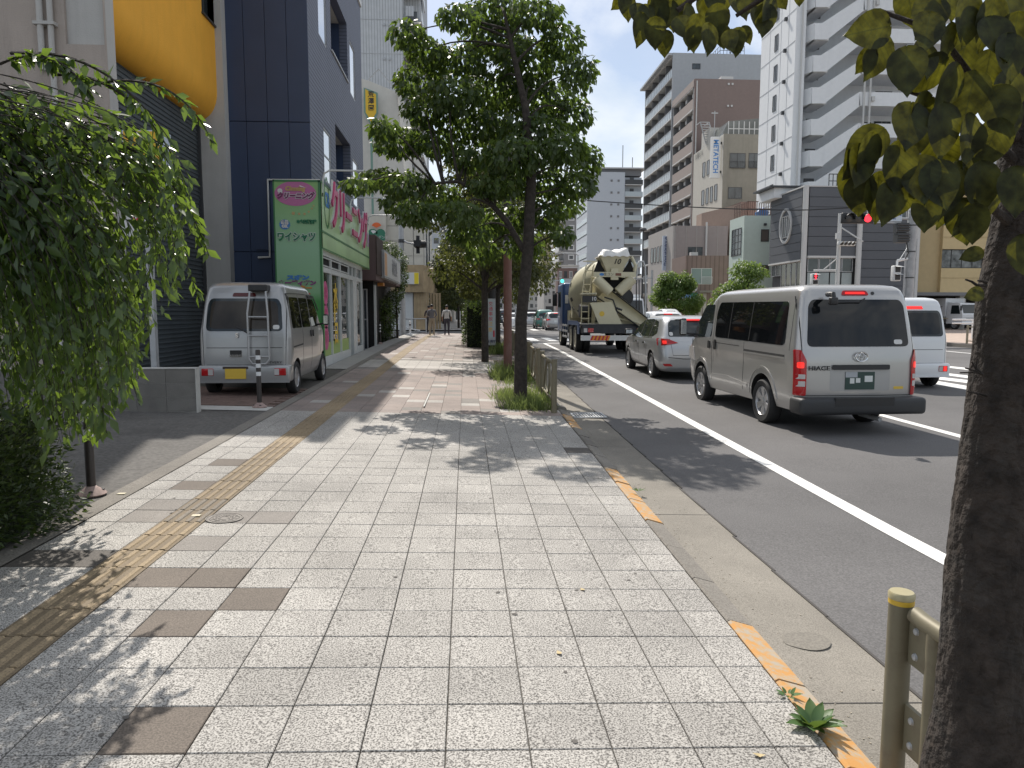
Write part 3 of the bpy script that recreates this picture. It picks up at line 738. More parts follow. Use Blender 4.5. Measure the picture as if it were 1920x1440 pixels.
mb = MB(); mb.box(-14, XB - 1.6, YB0 + .02, YB1, -.2, 12.9); mb.box(XB - 1.6, XB - .25, YB0 + .02, YB0 + .12, 0, 12.5); mb.box(XB - 1.6, XB - .25, YB1 - .2, YB1, 0, 12.9)
put('body', mb, M_navyp, bb)
for k in range(9):
    x1 = XB - k * 0.52
    for (z0, z1) in ((0, 3.1), (3.12, 6.3), (6.32, 9.5), (9.52, 12.5)):
        mb = MB(); mb.box(x1 - .512, x1 - (.0 if k == 0 else .004), YB0 - .04, YB0, z0, z1); put('wall_panel', mb, M_navyp, bb)
holes = []
def hl(xa, xb, z0, z1): holes.append((s(xa, 300, XB)[0], s(xb, 300, XB)[0], z0, z1)); return holes[-1]
W = [hl(603.5, 618, 8.95, 12.2), hl(626, 655.5, 9.2, 11.05), hl(660, 669, 9.0, 10.75), hl(608, 621, 5.2, 6.65), hl(630, 657.5, 5.55, 7.2), hl(661.5, 671, 5.3, 6.9)]
mb = MB(); wallholes(mb, Fpos(XB), YB0 + .002, YB1, 0, 12.9, -.25, 0, holes); put('street_wall', mb, M_navys, bb)
for i, h in enumerate(W):
    P_ = Fpos(XB - .04)
    if i in (1, 4):
        mb = MB(); gb(mb, Fpos(XB), h[0] + .001, h[1] - .001, h[2] - .12, h[3] + .1, -1.55, -1.5); put('recess_wall', mb, M_navyp, bb)
        mb = MB(); gb(mb, Fpos(XB), h[0], h[1], h[3] + .001, h[3] + .05, -1.5, -.26); put('recess_ceiling', mb, M_concl, bb)
        mb = MB(); gb(mb, Fpos(XB), h[0], h[1], h[2] - .05, h[2] - .001, -1.5, -.26)
        gb(mb, Fpos(XB), h[0] - .03, h[0] - .001, h[2], h[3], -1.5, -.26); gb(mb, Fpos(XB), h[1] + .001, h[1] + .03, h[2], h[3], -1.5, -.26); put('recess_lining', mb, M_navyp, bb)
        mb = MB(); gb(mb, Fpos(XB), h[0] - .02, h[1] + .02, h[2] - .05, h[2] + .0, .002, .04); put('sill', mb, M_steel, bb)
        mb = MB(); mb.tube([(XB - .6, h[0] + .5, h[3] - .05), (XB - .6, h[0] + 1.2, h[3] - .05)], .09, 10); mb.box(XB - .9, XB - .5, h[0] + 1.4, h[0] + 1.7, h[3] - .15, h[3] - .01); put('duct', mb, M_steel, bb)
    else:
        window(bb, P_, h[0], h[1], h[2], h[3], M_steel, mat('sky_glass', (0.30, 0.34, 0.38), 0.04, spec=1.0, coat=1.0), nv=0, nh=1 if i == 3 else 0, w=.03)
mb = MB(); mb.box(XB - .3, XB + .05, 21.4, YB1 + .02, 12.9, 13.05); put('parapet_trim', mb, M_framew, bb)
mb = MB(); mb.box(XB - .15, XB - .1, 21.4, YB1, 13.05, 14.3)
for k in range(14): mb.box(XB - .1, XB - .04, 21.4 + k * .52, 21.44 + k * .52, 13.05, 14.35)
mb.box(XB - .12, XB - .02, 21.4, YB1, 14.3, 14.38); mb.box(-13, XB - .15, YB1 - .1, YB1, 13.0, 14.3)
put('roof_railing', mb, mat('railing_brown', (.06, .05, .05), .5), bb)
mb = MB(); mb.box(-14, XB - .3, 21.4, YB1 - .2, 12.9, 13.0); mb.box(-14, XB - .3, YB0 + .1, 21.4, 12.5, 12.55) ; put('roof', mb, M_conc, bb)
P_ = Fcam(YB0 - .04)
mb = MB()
pts = [c(502, 337, 18.66), c(506, 482, 18.66), c(484, 483, 18.66)]
mb.tube([(c(600, 335, 18.66)[0], 18.66, pts[0][1])] + [(a, 18.66, b) for a, b in pts], .03, 8); put('conduit', mb, M_framew, bb)
(xa, za), (xb, zb) = c(480, 460, 18.66), c(508, 468, 18.66)
mb = MB(); gb(mb, P_, xa, xb, zb, za, .01, .05); put('junction_bar', mb, M_navyp, bb)
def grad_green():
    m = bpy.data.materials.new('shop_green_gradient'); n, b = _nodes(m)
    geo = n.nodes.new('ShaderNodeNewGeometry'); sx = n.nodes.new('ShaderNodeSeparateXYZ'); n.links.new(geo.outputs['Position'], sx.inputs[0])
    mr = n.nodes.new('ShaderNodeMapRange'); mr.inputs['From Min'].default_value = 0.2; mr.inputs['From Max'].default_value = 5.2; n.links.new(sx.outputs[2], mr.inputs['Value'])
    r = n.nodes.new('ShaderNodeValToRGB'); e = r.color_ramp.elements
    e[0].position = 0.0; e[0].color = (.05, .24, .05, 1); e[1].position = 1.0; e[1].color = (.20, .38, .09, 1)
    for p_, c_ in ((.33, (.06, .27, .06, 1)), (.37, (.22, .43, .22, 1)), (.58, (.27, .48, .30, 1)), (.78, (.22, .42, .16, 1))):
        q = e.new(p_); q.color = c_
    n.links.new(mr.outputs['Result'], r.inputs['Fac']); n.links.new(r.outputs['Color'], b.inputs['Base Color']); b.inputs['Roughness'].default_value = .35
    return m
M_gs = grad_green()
M_gsign = mat('shop_sign_green', (0.34, 0.52, 0.25), 0.3, var=.25, vscale=.8)
M_gtrim = mat('shop_green_trim', (0.035, 0.16, 0.05), 0.4)
M_alu = mat('white_aluminium', (0.60, 0.62, 0.62), 0.35)
M_shopglass = glassmat('shop_glass', (.82, .92, .9), .18, (.25, .3, .29))
sh = building('dry_cleaner_shop', (-3.6, 17.4, .2), 'green dry cleaner shop front with large kana sign and glass windows', 'shop')
YP = 17.2; XS = -3.42
(xl, zt) = c(511, 337, YP); (xr_, _) = c(600, 337, YP)
XS = xr_
Pp = Fcam(YP)
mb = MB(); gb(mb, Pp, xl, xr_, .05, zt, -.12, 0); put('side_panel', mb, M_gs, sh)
mb = MB()
for (a, b, c0, d0) in ((xl, xl + .03, .05, zt), (xr_ - .05, xr_ + .004, .05, zt), (xl, xr_, zt - .04, zt + .004)): gb(mb, Pp, a, b, c0, d0, .002, .012)
put('panel_trim', mb, M_gtrim, sh)
pw, ph = xr_ - xl, 0
def pp(u, v): return (xl + pw * u, YP - .016, zt - v)       # u 0..1 across, v metres down
def disc(mb, u, v, ru, rv, d, n=36, P=Pp, ctr=None):
    cx, cz = (xl + pw * u, zt - v) if ctr is None else ctr
    vs = [P(cx + ru * math.cos(2 * math.pi * k / n), cz + rv * math.sin(2 * math.pi * k / n), d) for k in range(n)]
    mb.add(vs, [tuple(range(n))])
M_pinkd = mat('sign_pink', (0.46, 0.13, 0.30), 0.4); M_pur = mat('sign_purple', (.16, .02, .10), .5); M_gold = mat('sign_gold', (.50, .33, .14), .5)
M_blue = mat('sign_blue', (.05, .20, .50), .45); M_grn = mat('sign_deep_green', (.01, .16, .07), .45); M_or = mat('sign_orange', (.55, .22, .04), .45)
scl = 17.2 / 1340
def vv(y): return zt - c(555, y, YP)[1]
def uu(x, y): return (c(x, y, YP)[0] - xl) / pw
mb = MB(); disc(mb, uu(554, 363), vv(363), 37 * scl, 22 * scl, .006); put('pink_oval', mb, M_pinkd, sh)
mb = MB(); disc(mb, uu(525, 358), vv(358), 4.5 * scl, 4 * scl, .009, 20); mb.add([Pp(*q, .009) for q in ((c(561, 347, YP)), (c(576, 353, YP)), (c(563, 350, YP)))], [(0, 1, 2)]); put('highlight_mark', mb, M_wht, sh, kind='stuff')
def ptext(x, y, body, px_, m, outline=None, **kw):
    o = pp(uu(x, y), vv(y))
    if outline:
        text(sh, (o[0], o[1] + .003, o[2]), body, px_ * scl, outline, 'cam', offset=.020, extrude=.001, **kw)
    text(sh, o, body, px_ * scl, m, 'cam', offset=kw.get('offset', .010), extrude=.002, **{k: v for k, v in kw.items() if k != 'offset'})
ptext(553, 354, 'Cleaning', 10, M_gold, shear=.2)
ptext(554, 368, 'クリーニング', 12, M_pur, M_wht, sx=.92, shear=.2)
ptext(575, 416, '＊会員様価格', 6.5, M_grn, sx=.92)
mb = MB(); cx, cz = c(534, 421, YP); vs = []
for k in range(36):
    r_ = (10.5 if k % 2 else 8.5) * scl; vs.append(Pp(cx + r_ * math.cos(k * math.pi / 18), cz + r_ * .93 * math.sin(k * math.pi / 18), .006))
mb.add(vs, [tuple(range(36))]); put('blue_burst', mb, M_blue, sh)
ptext(534, 417, '部品', 6.5, M_wht); ptext(534, 424.5, 'OK', 6.5, M_wht)
ptext(556, 445, 'ワイシャツ', 17, M_grn, M_wht, sx=.82)
ptext(559, 521, 'スボン', 9, M_blue, sx=1.5); ptext(558, 531, 'カーディガン', 9, mat('sign_violet', (.22, .04, .18), .5), sx=1.25)
ptext(561, 540.5, 'セーター', 9, M_or, sx=1.3); ptext(565, 551, 'コート', 9, M_redt, sx=1.3)
mb = MB()
for (x, y, r_) in ((550, 400, 4), (561, 401, 3), (571, 401, 3), (579, 397, 2.6), (585, 391, 2.2), (588, 386, 2)):
    cx, cz = c(x, y, YP); vs = []
    for k in range(10): q = (r_ if k % 2 else r_ * .5) * scl; vs.append(Pp(cx + q * math.cos(k * math.pi / 5), cz + q * math.sin(k * math.pi / 5), .006))
    mb.add(vs, [tuple(range(10))])
put('star_trail', mb, M_gold, sh, kind='stuff')
Psg = Fpos(XS)
ye = s(691.5, 450, XS)[0]; zsb = s(600, 464, XS)[1]
mb = MB(); gb(mb, Psg, YP + .001, ye, zsb, zt, -.45, 0); put('fascia_sign', mb, M_gsign, sh)
mb = MB(); zl = zsb + .38; gb(mb, Psg, YP, ye, zl, zl + .05, .002, .01); gb(mb, Psg, YP, ye, zsb, zsb + .03, .002, .01); gb(mb, Psg, YP - .002, ye, zt - .03, zt + .004, .002, .012); put('fascia_trim', mb, M_gtrim, sh)
M_redl = mat('channel_letter_red', (.50, .06, .17), .4)
for m_, off, w_ in ((M_wht, .055, .02), (M_redl, .022, .065)):
    text(sh, (XS + w_, (YP + ye) / 2 + .1, zsb + 1.10), 'クリーニング', 1.30, m_, 'pos', offset=off, extrude=.02, sx=.84)
text(sh, (XS + .03, ye - .45, zsb + .95), '24', .7, mat('sign_pale_purple', (.45, .30, .50), .5), 'pos', extrude=.005, sx=.7)
mb = MB(); ctr = (YP + .75, zsb + 1.15)
vs = []; n = 40
for k in range(n):
    for r_ in (1.0, .86): vs.append(Psg(ctr[0] + .34 * r_ * math.cos(2 * math.pi * k / n), ctr[1] + .62 * r_ * math.sin(2 * math.pi * k / n), .006))
mb.add(vs, [(2 * k, 2 * k + 1, (2 * k + 3) % (2 * n), (2 * k + 2) % (2 * n)) for k in range(n)]); put('emblem_ring', mb, M_gtrim, sh)
text(sh, (XS + .01, ctr[0], ctr[1] + .05), 'CB', .5, M_blue, 'pos', extrude=.003, offset=.01, sx=.8)
for k, (x_, y_, L_) in enumerate(((604, 350, 1.15), (655, 372, 1.0), (688, 388, 1.0))):
    Yk = s(x_, y_, XS)[0]; a = thing('sign_lamp', (XS, Yk, zt), ['white gooseneck sign lamp nearest the corner of the green shop', 'white gooseneck sign lamp at the middle of the green fascia', 'white gooseneck sign lamp at the far end of the green fascia'][k], 'lamp', 'gooseneck lamps above the green shop sign')
    mb = MB(); pts = [(0, 0, -.25), (.02, 0, .05), (.06, 0, .2), (.18, 0, .27), (L_, 0, .27)]; mb.tube(pts, .022, 8); put('arm', mb, M_alu, a, world=False, smooth=40)
    mb = MB(); mb.lathe([(.03, .08), (.05, .04), (.11, -.04), (.12, -.09)], 16, Matrix.Translation((L_, 0, .22)) @ Matrix.Rotation(R(35), 4, 'Y')); put('lamp_head', mb, M_wht, a, world=False, smooth=40)
    if k == 0:
        mb = MB(); mb.box(-.02, .02, -.02, .02, -.33, -.25); put('bracket', mb, M_black, a, world=False)
XG = XS - .10; Pq = Fpos(XG)
zf = .22
ys_ = [YP + .12] + [s(x_, 600, XG)[0] for x_ in (621, 638, 654.5, 661.5, 667.5, 678.5)]
ztr = 2.62
mb = MB(); gb(mb, Pq, ys_[0], ys_[-1], zsb - .12, zsb, -.08, .03); gb(mb, Pq, ys_[0], ys_[-1], ztr - .06, ztr + .06, -.08, .03)
for y_ in ys_: gb(mb, Pq, y_ - .035, y_ + .035, zf, zsb - .121, -.08, .035)
gb(mb, Pq, ys_[0], ys_[3], zf - .05, zf + .28, -.08, .03); gb(mb, Pq, ys_[5], ys_[-1], zf - .05, zf + .28, -.08, .03)
put('window_frame', mb, M_alu, sh)
for a, b in zip(ys_, ys_[1:]):
    if abs(a - ys_[3]) < 1e-6: continue
    if abs(a - ys_[4]) < 1e-6:
        mb = MB(); gb(mb, Pq, a + .036, b - .036, zf, ztr - .061, -.06, .02); put('door_pillar', mb, M_alu, sh); continue
    mb = MB(); gb(mb, Pq, a + .036, b - .036, zf + .281, ztr - .061, -.03, -.02); put('pane', mb, M_shopglass, sh)
mb = MB(); gb(mb, Pq, ys_[3] + .04, ys_[4] - .04, zf, ztr - .061, -.25, -.2); put('sliding_door', mb, M_shopglass, sh)
for i, (a, b) in enumerate(zip(ys_, ys_[1:])):
    if i in (4,): continue
    b_ = b if i != 3 else ys_[5]
    dark_ = i < 3
    mb = MB(); gb(mb, Pq, a + .036, b_ - .036, ztr + .061, zsb - .121, -.03, -.02); put('transom_pane', mb, M_dark if dark_ else M_shopglass, sh)
    if dark_:
        mb = MB(); t = .03
        for (u0, u1, v0, v1) in ((a + .08, b - .06, ztr + .08, ztr + .08 + t), (a + .08, b - .06, zsb - .18, zsb - .18 + t), (a + .08, a + .08 + t, ztr + .111, zsb - .181), (b - .06 - t, b - .06, ztr + .111, zsb - .181)): gb(mb, Pq, u0, u1, v0, v1, .0, .03)
        put('sash', mb, M_alu, sh)
xi = xl + .02
mb = MB(); mb.box(xi, XG - .5, YP + .1, ys_[-1], .15, .2); mb.box(xi, xi + .05, YP + .1, ys_[-1] + .2, .2, 3.3); mb.box(xi, XG - .3, ys_[-1] + .05, ys_[-1] + .15, .2, 3.3); mb.box(xi, XG - .1, YP + .12, YP + .2, .2, 3.3)
put('interior_wall', mb, mat('shop_interior', (.42, .43, .36), .8), sh)
mb = MB(); mb.box(XG - .9, XG - .6, YP + .8, ys_[3], .2, 1.2); put('counter', mb, mat('counter_green', (.28, .42, .25), .6), sh)
M_postp = mat('poster_pink', (.55, .10, .25), .6); M_posty = mat('poster_yellow', (.70, .48, .05), .6)
yc = (ys_[0] + ys_[1]) / 2
mb = MB()
for v_ in (2.05, 1.48, .95): disc(mb, 0, 0, .30, .30, .004, 24, P=Pq, ctr=(yc, v_))
put('poster', mb, M_postp, sh, label='pink round letter banner in the first window pane')
for v_, ch in ((2.05, '衣'), (1.48, '替'), (.95, '得')): text(sh, (XG + .008, yc, v_), ch, .34, M_redl, 'pos', extrude=.001, name='poster_lettering')
yc = (ys_[1] + ys_[2]) / 2
for v_, ch in ((2.0, '水'), (1.5, '曜'), (1.0, '日')): text(sh, (XG + .008, yc, v_), ch, .62, M_posty, 'pos', extrude=.001, offset=.02, name='poster_lettering')
mb = MB(); gb(mb, Pq, ys_[0] + .06, ys_[3] - .06, zf + .285, zf + .62, -.018, -.012); put('grass_print', mb, mat('poster_lime', (.35, .46, .15), .6), sh)
mb = MB(); mb.box(XG - .05, XG + .42, YP + .1, ys_[3], .0, .17 + .04); mb.box(XG - .05, XG + .42, ys_[3], ys_[-1], .0, .20); put('step', mb, M_concl, sh)
mb = MB(); mb.prism([(0, .17), (.75, .17), (0, .29)], lambda a, b: (XG + .05 + a, ys_[3] - .05, b), lambda a, b: (XG + .05 + a, ys_[5] - .1, b)); put('ramp_plate', mb, M_steel, sh)
lt = building('tavern', (-4, 31, .2), 'low dark wood tavern with lit sign box and ivy beside the green shop', 'shop')
M_dwood = mat('dark_timber', (.055, .035, .028), .7, var=.3, vscale=6); M_mauve = mat('mauve_board', (.13, .085, .085), .6)
mb = MB(); mb.box(-9, -3.95, 28.25, 38.5, -.1, 4.3); put('wall', mb, mat('tavern_wall', (.025, .022, .021), .8), lt)
mb = MB(); mb.box(-3.95, -3.2, 26.2, 28.3, 2.75, 4.35); mb.box(-3.95, -3.25, 28.3, 36.6, 2.85, 4.1); put('fascia', mb, M_mauve, lt)
for k in range(12):
    mb = MB(); mb.box(-3.19, -3.16, 26.2 + k * .17, 26.36 + k * .17, 2.95, 4.3); put('board', mb, M_dwood, lt)
y0_, y1_ = s(713, 500, -3.22)[0], s(744, 500, -3.22)[0]
mb = MB(); mb.box(-3.24, -3.06, y0_, y1_, 2.9, 3.95); put('sign_box', mb, M_steel, lt)
ya_ = s(721, 500, -3.05)[0]
mb = MB(); mb.box(-3.059, -3.05, ya_, y1_ - .1, 2.97, 3.88); put('sign_panel', mb, M_wht, lt)
mb = MB(); mb.box(-3.049, -3.045, ya_ + .1, ya_ + .9, 3.0, 3.85); put('sign_mark', mb, mat('sign_peach', (.62, .36, .2), .5), lt)
text(lt, (-3.04, (ya_ + y1_) / 2 + .5, 3.42), '和食処', .75, mat('sign_grey', (.3, .3, .32), .5), 'pos', extrude=.003)
mb = MB(); mb.box(-3.9, -3.32, 27.0, 27.12, .15, 2.6); put('door_side', mb, M_alu, lt)
window(lt, Fcam(26.9), c(681, 600, 26.9)[0], c(690, 600, 26.9)[0], .2, 2.45, M_steel, nv=0, nh=1, name='door')
mb = MB(); mb.box(-4.2, -3.4, 26.95, 28.25, .1, 2.74); put('entrance_recess', mb, M_dark, lt)
mb = MB(); mb.box(-3.5, -3.2, 28.4, 28.9, 2.62, 2.74); put('orange_lamp_strip', mb, M_or, lt)
ws = building('timber_corner_shop', (-4, 60, .2), 'single storey shop with pale vertical timber canopy and white shutter across the side street', 'shop')
YW = 56.3; M_tim = mat('pale_timber', (.36, .27, .16), .75, var=.25, vscale=1.5, stain=.3, sscale=1, streak=True)
xr0 = c(793, 560, YW)[0]; xr1 = c(811, 560, YW)[0]; xl0 = -16
mb = MB(); mb.box(xl0, xr0 + .1, YW + .6, YW + 12, .2, 5.0); put('wall', mb, M_concl, ws)
n_ = 30
for k in range(46):
    x1 = xr0 - k * .3
    if x1 < -14: break
    mb = MB(); mb.box(x1 - .292, x1, YW, YW + .08, 3.15, 5.25); put('canopy_board', mb, M_tim, ws)
for k in range(5):
    f0, f1 = k / 5, (k + .97) / 5; a = Vector((xr0, YW, 0)); b = Vector((xr1, YW + 2.4, 0)); p, q = a.lerp(b, f0), a.lerp(b, f1); d = Vector((.07, -.03, 0))
    mb = MB(); mb.add([(p.x, p.y, 3.15), (q.x, q.y, 3.15), (q.x, q.y, 5.25), (p.x, p.y, 5.25), (p.x - .08, p.y + .08, 3.15), (q.x - .08, q.y + .08, 3.15), (q.x - .08, q.y + .08, 5.25), (p.x - .08, p.y + .08, 5.25)],
                      [(0, 1, 2, 3), (7, 6, 5, 4), (0, 4, 5, 1), (3, 2, 6, 7), (0, 3, 7, 4), (1, 5, 6, 2)]); put('canopy_board', mb, M_tim, ws)
for k in range(20):
    mb = MB(); mb.box(xr1 - .08, xr1, YW + 2.4 + k * .4, YW + 2.78 + k * .4, 3.15, 5.25); put('canopy_board', mb, M_tim, ws)
mb = MB(); mb.box(xl0, xr0 - .05, YW + .1, YW + 12, 5.05, 5.2); mb.box(xr0 - .1, xr1 - .1, YW + 2.4, YW + 10, 3.2, 3.3); put('canopy_top', mb, M_conc, ws)
xs0, xs1 = c(735, 560, YW)[0], c(773, 560, YW)[0]; zc0 = 3.14
for k in range(28):
    mb = MB(); mb.box(xs0 - 1.5, xs1, YW + .5, YW + .54, .2 + k * .105, .2 + k * .105 + .098); put('shutter_slat', mb, M_alu, ws)
for k in range(5):
    x1 = c(775, 560, YW)[0] + k * .2
    mb = MB(); mb.box(x1, x1 + .19, YW + .42, YW + .5, .2, 3.14); put('timber_board', mb, M_tim, ws)
    mb = MB(); mb.box(x1 + 1.0 + k * .02, x1 + 1.18 + k * .02, YW + .5 + k * .3, YW + .58 + k * .3, .2, 3.14); put('timber_board', mb, M_tim, ws)
(xa, za), (xb, zb) = c(752, 511, YW), c(786, 533, YW)
mb = MB(); gb(mb, Fcam(YW), xa, xb, zb, za, .01, .15); put('sign_box', mb, M_wht, ws)
mb = MB(); xm = c(777, 520, YW)[0]; gb(mb, Fcam(YW), xm, xb - .02, zb + .02, za - .02, .151, .16); put('yellow_sign_half', mb, mat('sign_lemon', (.75, .58, .03), .5), ws)
cb = building('cream_building', (-6, 64, 0), 'cream panelled building with sloping upper corner and a yellow shield sign')
M_cream = mat('cream_panel', (.55, .52, .45), .75, var=.05, stain=.15, sscale=.5, streak=True); M_creamw = mat('cream_white_wall', (.60, .58, .53), .75, var=.05, stain=.15, sscale=.6, streak=True)
YC = 57.2
xr2 = c(795, 480, YC)[0]
mb = MB(); mb.box(-18, xr2 - .03, YC + .05, YC + 14, 5.0, 12.6); put('wall', mb, M_creamw, cb)
(x_a, _), (x_b, _), (x_c, _) = c(722, 450, YC), c(755, 450, YC), c(775, 450, YC)
zz = [c(760, y, YC)[1] for y in (500, 480, 452, 424, 396, 340)]
for a, b in ((x_a, x_b), (x_b + .02, x_c), (x_c + .02, xr2)):
    for z1, z0 in zip(zz[1:], zz):
        mb = MB(); gb(mb, Fcam(YC), a + .02, b - .02, z0 + .02, z1 - .02, 0, .06); put('wall_panel', mb, M_cream, cb)
Pr = Fpos(xr2)
for k in range(6):
    for z1, z0 in zip(zz[1:], zz):
        if k in (1, 3): continue
        mb = MB(); gb(mb, Pr, YC + .1 + k * 2.2, YC + 2.25 + k * 2.2, z0 + .02, z1 - .02, 0, .04); put('wall_panel', mb, M_creamw, cb)
for k in (1, 3):
    window(cb, Pr, YC + .3 + k * 2.2, YC + 2.0 + k * 2.2, zz[0] + .3, zz[-1] - .4, M_frame, nh=4, nv=0)
(xu, zu), (xu2, zu2), (xu3, zu3) = c(744, 172, YC), c(796, 335, YC), c(690, 150, YC)
zlow = 12.6
mb = MB(); mb.prism([(-16, zlow), (-16, zu3 + 2), (xu3, zu3), (xu, zu), (c(757, 335, YC)[0], zlow)], lambda a, b: (a, YC + .1, b), lambda a, b: (a, YC + 12, b)); put('upper_block', mb, M_creamw, cb)
mb = MB(); mb.prism([(xu - .0, zu), (xu + .35, zu - .1), (xu2 + .2, zu2), (xu2 - .5, zu2)], lambda a, b: (a, YC - .2, b), lambda a, b: (a, YC + .4, b)); put('sloping_fin', mb, M_creamw, cb)
mb = MB(); mb.tube([(xu3, YC + .2, zu3 + .1), (xu3 + .8, YC + .2, zu3 + .9), (xu - .3, YC + .2, zu + .5)], .05, 6); put('roof_handrail', mb, M_steel, cb)
ss = thing('shield_sign', (c(700, 250, 56.6)[0], 56.6, 8), 'yellow shield shaped sign with black characters on a green pole', 'sign')
(xa, za), (xb, zb) = c(682, 172, 56.6), c(709, 234, 56.6)
def shield(xa, xb, zt_, zb_, gr):
    m_ = (xa + xb) / 2 - .1; return [(xa + gr, zt_ - gr), (m_, zt_ - gr * 1.2 - .12), (xb - gr, zt_ - gr - .35), (xb - gr, zb_ + .9), (xb - gr - .3, zb_ + .3 + gr), (m_ + .1, zb_ + gr), (xa + gr + .25, zb_ + .35 + gr), (xa + gr, zb_ + .9)]
mb = MB(); mb.prism(shield(xa, xb, za + .3, zb, 0), lambda a, b: (a, 56.6, b), lambda a, b: (a, 56.8, b)); put('shield_frame', mb, mat('verdigris', (.17, .29, .24), .6), ss)
mb = MB(); mb.prism(shield(xa, xb, za + .3, zb, .12), lambda a, b: (a, 56.57, b), lambda a, b: (a, 56.599, b)); put('shield_panel', mb, mat('shield_yellow', (.72, .46, .03), .5), ss)
for k, ch in enumerate('荒澤園'): text(ss, ((xa + xb) / 2 + .02, 56.55, za - .2 - k * .5), ch, .46, M_black, 'cam', extrude=.004, offset=.008)
mb = MB(); xq = c(697, 300, 56.7)[0]; mb.box(xq - .08, xq + .08, 56.65, 56.8, 5.2, zb + .3); put('pole', mb, mat('verdigris', (0, 0, 0)), ss)
ls = thing('arched_logo_sign', (c(706, 430, 56.4)[0], 56.4, 6), 'green and orange sunrise logo sign on the cream building', 'sign')
YL = 56.4; P_ = Fcam(YL)
(xa, za), (xb, zb) = c(691, 428, YL), c(722, 451, YL); M_lg = mat('logo_green', (.03, .17, .10), .5)
mb = MB(); gb(mb, P_, xa, xb, zb, zb + .5, 0, .1)
def fan(cx, cz, r_, a0, a1, d):
    n = 14; vs = [P_(cx, cz, d)] + [P_(cx + r_ * math.cos(R(a0 + (a1 - a0) * k / n)), cz + r_ * math.sin(R(a0 + (a1 - a0) * k / n)), d) for k in range(n + 1)]
    return vs, [tuple(range(n + 2))]
r_ = (xb - xa) * .26
mb.add(*fan(xa + r_, zb + .5, r_ * 1.15, 0, 180, .1)); mb.add(*fan(xb - r_, zb + .5, r_ * 1.15, 0, 180, .1)); put('green_arches', mb, M_lg, ls)
mb = MB(); mb.add(*fan((xa + xb) / 2, zb + .95, r_ * 1.25, 25, 155, .085)); put('orange_arch', mb, mat('logo_orange', (.68, .13, .03), .5), ls)
mb = MB(); mb.add(*fan(xa + r_ * 1.1, zb + .5, r_ * .85, 30, 130, .11)); put('white_arch', mb, M_wht, ls)
text(ls, ((xa + xb) / 2 + .25, YL - .105, zb + .22), 'アルデンテ', .26, M_wht, 'cam')
mb = MB(); gb(mb, P_, xa - .1, xb + .05, zb - .1, zb + 2.0, -.5, -.2); put('backing', mb, M_cream, ls)
tw = building('pale_tower', (-10, 92, 0), 'tall pale grey apartment tower rising behind the cream building on the left')
M_ptile = sidingmat('pale_ribbed_tile', (.50, .52, .54), 3.0, axis=0, dist=.02, strength=.5)
YT = 90
xt1, xt2, xt3 = c(757, 150, YT)[0], c(776, 100, YT)[0], c(791, 60, YT)[0]
mb = MB(); mb.box(-30, xt1, YT, YT + 20, 0, 48); mb.box(xt1, xt3 - .3, YT + 3, YT + 20, 0, 48); put('wall', mb, M_ptile, tw)
zfl = [c(757, y, YT)[1] for y in (38, 101, 164, 228)]; dz = (zfl[0] - zfl[3]) / 3
for k in range(-6, 12):
    z = zfl[3] + k * dz
    if z < 3: continue
    mb = MB(); mb.box(-30, xt1, YT - .03, YT - .002, z, z + .07); put('joint_band', mb, M_steel, tw)
    mb = MB(); mb.box(xt1 + .05, xt3, YT + .5, YT + 3, z - .15, z + .05); put('balcony_slab', mb, M_concl, tw)
    mb = MB(); mb.box(xt1 + .3, xt2, YT + .4, YT + .5, z - 1.1 + dz * .45, z + .05 + dz * .45); put('balcony_panel', mb, M_ptile, tw)
    window(tw, Fcam(YT + 3), xt1 + .4, xt1 + 1.5, z + .2, z + 2.2, M_frame, nv=0)
    mb = MB(); mb.box(xt3 - .12, xt3, YT + .4, YT + 8, z + .1, z + 1.2); put('balcony_rail', mb, M_alu, tw)
    if k % 1 == 0:
        for xx in (721, 731):
            xv = c(xx, 108, YT)[0]; mb = MB(); mb.box(xv - .14, xv + .14, YT - .12, YT - .002, z - .7, z - .42); put('vent_cap', mb, M_steel, tw)
M_bgrey = mat('balcony_glass_pale', (.42, .47, .49), .25, spec=.6)
M_tgrey = mat('tower_grey_wall', (.38, .40, .42), .75, var=.05, stain=.1, sscale=.3, streak=True)
M_brownw = mat('brown_tile_wall', (.21, .16, .145), .75, var=.06, stain=.1, sscale=.4, streak=True)
M_brownb = mat('brown_balcony', (.33, .275, .25), .75, var=.06)
M_slab = mat('slab_white', (.55, .55, .54), .8)
M_recess = mat('recess_wall_grey', (.20, .20, .205), .85)
